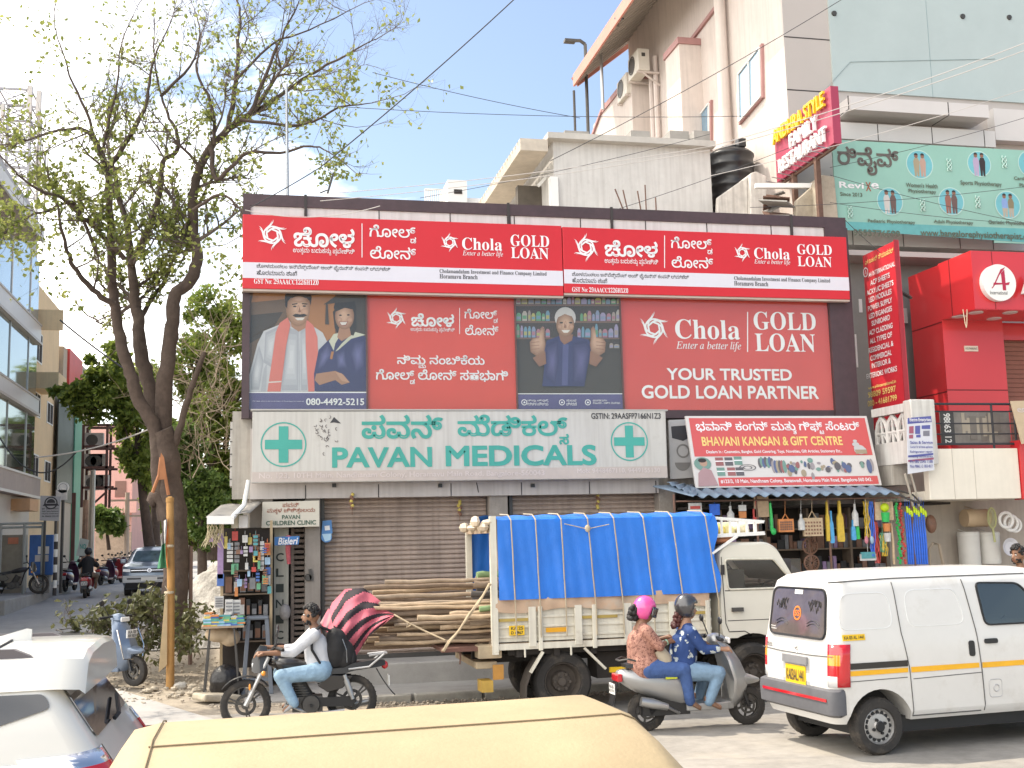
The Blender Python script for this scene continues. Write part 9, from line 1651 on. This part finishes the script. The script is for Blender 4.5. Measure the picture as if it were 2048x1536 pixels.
Y = 39.2; s = Sign('shop_hoarding', 'grey square board with a round black emblem on the side street', 'sign', Y, loc=(P(102, 1040, Y=Y).x, Y, .9)); s.bk(px2([(79, 1041), (117, 1042), (122, 993), (81, 991)], Y), mat('hoarding_grey', (.42, .42, .44), .6, var=.08), .06); q = P(102, 1006, Y=Y); ring(s.t.setdefault('k', M()), s.fr, (q.x, q.z), .2, .04); s.t['k'].flat(circ((q.x, q.z), .13, 20, 0, 180), s.fr, .006); s.t['k'].flat([(q.x-.25, q.z-.09), (q.x+.25, q.z-.09), (q.x+.2, q.z-.02), (q.x-.2, q.z-.02)], s.fr, .007)
for i, t_ in enumerate(('BEST  BAKERY  SWEETS', 'Multi Cuisine Restaurant', 'Home Delivery', 'Ph 98450 22110')): s.txt('k', t_, (84, 117, 1016+i*5, 1019+i*5), 'b')
s.done(); m = M()
for x in (90, 112): q = P(x, 1042, Y=Y+.08); m.cyl((q.x, Y+.08, .9), (q.x, Y+.08, q.z+.7), .04, n=6)
part(m, 'post', dsteel, s.root)
Y = 39.8; s = Sign('round_sign', 'white round topped signboard above the grey square board', 'sign', Y, loc=(P(122, 980, Y=Y).x, Y, .9)); c = P(126, 975, Y=Y); k = 1/pxm(c); s.bk(circ((c.x, c.z), 11*k, 24), wht, .08, 'disc'); s.bk(px2([(112, 1000), (134, 1000), (134, 980), (112, 980)], Y+.02), lgrey, .06, 'panel'); ring(s.t.setdefault('k', M()), s.fr, (c.x, c.z), 8*k, .6*k); s.done(); m = M(); m.cyl((c.x, Y+.1, .9), (c.x, Y+.1, c.z), .05, n=6); part(m, 'post', dsteel, s.root)
m = M(); q = P(110, 1150, Y=39); zt_ = P(110, 1068, Y=39).z
for i in range(8): m.cyl((q.x, 39, .85+(zt_-.85)*i/8), (q.x, 39, .85+(zt_-.85)*(i+1)/8), .06, n=8, mi=i % 2)
S(m, 'striped_post', [seam, wht], 'black and white striped post beside the blue feeder box', 'post')
Y = 43; s = Sign('flex_banner', 'small white and green leaning banner behind the parked scooters', 'banner', Y, loc=(P(165, 1090, Y=Y).x, Y, .8)); s.bk(px2([(152, 1112), (170, 1112), (178, 1080), (160, 1076)], Y), mat('pale_flex', (.5, .56, .52), .6), .02); s.txt('g', 'NO', (160, 172, 1088, 1098), 'b'); s.done()
AR = T('ac_rack', 'rusty steel rack stacked with air conditioner units on the side street', 'rack', (P(190, 1000, Y=50).x, 50, 3)); m = M(); x0, x1 = P(166, 900, Y=50).x, P(214, 900, Y=50).x
for x in (x0, x1):
    for y in (50, 51.2): m.bar((x, y, P(190, 985, Y=50).z-.6), (x, y, P(190, 850, Y=50).z), .1)
for yy in (850, 893, 935, 975):
    z = P(190, yy, Y=50).z; m.bar((x0, 50, z), (x1+.3, 50, z), .1); m.bar((x0, 51.2, z), (x1+.3, 51.2, z), .1); m.bar((x1, 50, z), (x1, 51.2, z), .08)
m.bar((x0-.3, 50, 1), (x0-.3, 50, P(190, 985, Y=50).z), .14); m.bar((x1, 50, P(190, 985, Y=50).z), (x0+.4, 50, P(190, 1010, Y=50).z), .08); part(m, 'frame', mat('rack_rust', (.10, .05, .045), .8), AR)
for i, (x, y) in enumerate(((188, 880), (196, 922), (186, 922), (198, 964), (188, 965))):
    q = P(x, y, Y=50.2); A = T('air_conditioner', ('single top air conditioner on the rusty rack', 'right middle air conditioner on the rusty rack', 'left middle air conditioner on the rusty rack', 'right lower air conditioner on the rusty rack', 'left lower air conditioner on the rusty rack')[i], 'air conditioner', (q.x, 50.4, q.z-.3), group='air conditioners on the rusty rack'); m = M(); m.box(q.x-.36, q.x+.36, 50.2, 50.6, q.z-.3, q.z+.3); part(m, 'casing', mat('ac_grey', (.42, .4, .38), .6, var=.2), A); m = M(); m.lathe((q.x-.08, 50.2, q.z), (0, -1, 0), [(0, 0.0070), (.22, 0.0070), (.24, 0)], 14); part(m, 'grille', dsteel, A)
for x, yt, yb, Yq, r_, lb in ((255, 985, 1090, 62, .11, 'pale concrete utility pole with crossarms far up the side street'), (186, 940, 1120, 47, .10, 'grey utility pole among the scooters on the left'), (172, 1000, 1130, 46, .1, 'slim brown pole plastered with paper beside the green column')):
    a = P(x, yt, Y=Yq); m = M(); m.cyl((a.x, Yq, gz(0, Yq)), a, r_*1.3, r_, 8)
    if x == 255:
        for dz in (.4, 1.2): m.bar((a.x-.9, Yq, a.z-dz), (a.x+.9, Yq, a.z-dz), .1)
    S(m, 'utility_pole', {255: mat('pole_pale', (.5, .4, .33), .8), 186: steel, 172: mat('pole_paper', (.38, .24, .17), .9, var=.5, sc=5)}[x], lb, 'pole')
# ================================================================ overhead wires
wm = mat('wire_dark', (.05, .05, .055), .6, var=0); wl = mat('wire_pale', (.52, .48, .45), .6, var=0)
WR = [(1032, -5, 640, 335, 14, wm, 'thick dark cable running from the top edge down to the tree crown', 0.0084), (640, 335, 500, 415, 14, wm, 'dark cable end dropping through the crown to the parapet', 0.0070), (745, 145, 1160, 236, 16, wm, 'thin dark wire from the tree crown to the far eave', 0.0049), (600, 208, 1500, 232, 16, wm, 'thin level dark wire crossing the sky above the parapet', 0.0049), (648, 388, 1425, 292, 15.5, wl, 'pale wire rising from the left over the white shed', 0.0056), (1425, 292, 2060, 82, 15.5, wl, 'pale wire rising steeply to the upper right edge', 0.0077), (1425, 300, 2060, 97, 15.6, wl, 'second pale wire just under the steep upper one', 0.0077), (640, 402, 1420, 300, 15.7, wl, 'pale wire grazing the parapet left of the white shed', 0.0056), (840, 396, 1420, 268, 16, wm, 'dark wire crossing the white shed front', 0.0042), (1100, 322, 1690, -5, 15, wm, 'dark wire climbing across the beige side wall', 0.0056), (1230, 420, 1660, 262, 15.5, wm, 'dark wire above the rusty rods to the restaurant sign', 0.0042), (1420, 352, 2060, 175, 15.4, wl, 'pale wire crossing above the mint banner', 0.0056), (1660, 335, 2060, 232, 15.2, wm, 'thin wire rising across the top of the mint banner', 0.0042), (1660, 350, 2060, 448, 15.3, wm, 'thin wire falling across the mint banner', 0.0042), (1500, 415, 2060, 372, 15.1, wm, 'nearly level wire across the lower mint banner', 0.0042), (1660, 405, 2060, 448, 15.5, wm, 'thin wire falling from the parapet to the right edge', 0.0042), (1690, 440, 1760, 505, 17, wm, 'short wire dropping behind the red vertical sign', 0.0056), (490, 420, 760, 412, 17.8, wl, 'loose pale cable drooping along the parapet edge', 0.0070)]
for x0, y0, x1, y1, Yq, mt, lb, r_ in WR:
    a, b = P(x0, y0, Y=Yq), P(x1, y1, Y=Yq); m = M(); sag = (b-a).length*(.012 if x0 != 490 else .07); m.tube([a.lerp(b, t/14)-V((0, 0, sag*4*(t/14)*(1-t/14))) for t in range(15)], r_, 5); S(m, 'overhead_wire', mt, lb, 'wire', 'overhead wires')
for x0, y0, x1, y1, Yq, sg, lb in ((-10, 858, 152, 905, 36, 2.6, 'sagging black cable across the left glass building'), (70, 915, 300, 858, 34, .4, 'pale cable bundle crossing the side street'), (120, 640, 300, 770, 30, .2, 'thin slanting wire behind the left limb of the tree')):
    a, b = P(x0, y0, Y=Yq), P(x1, y1, Y=Yq); m = M(); m.tube([a.lerp(b, t/14)-V((0, 0, sg*(t/14)*(1-t/14)*1.4)) for t in range(15)], .022, 5); S(m, 'overhead_wire', wl if 'pale' in lb else wm, lb, 'wire', 'overhead wires')
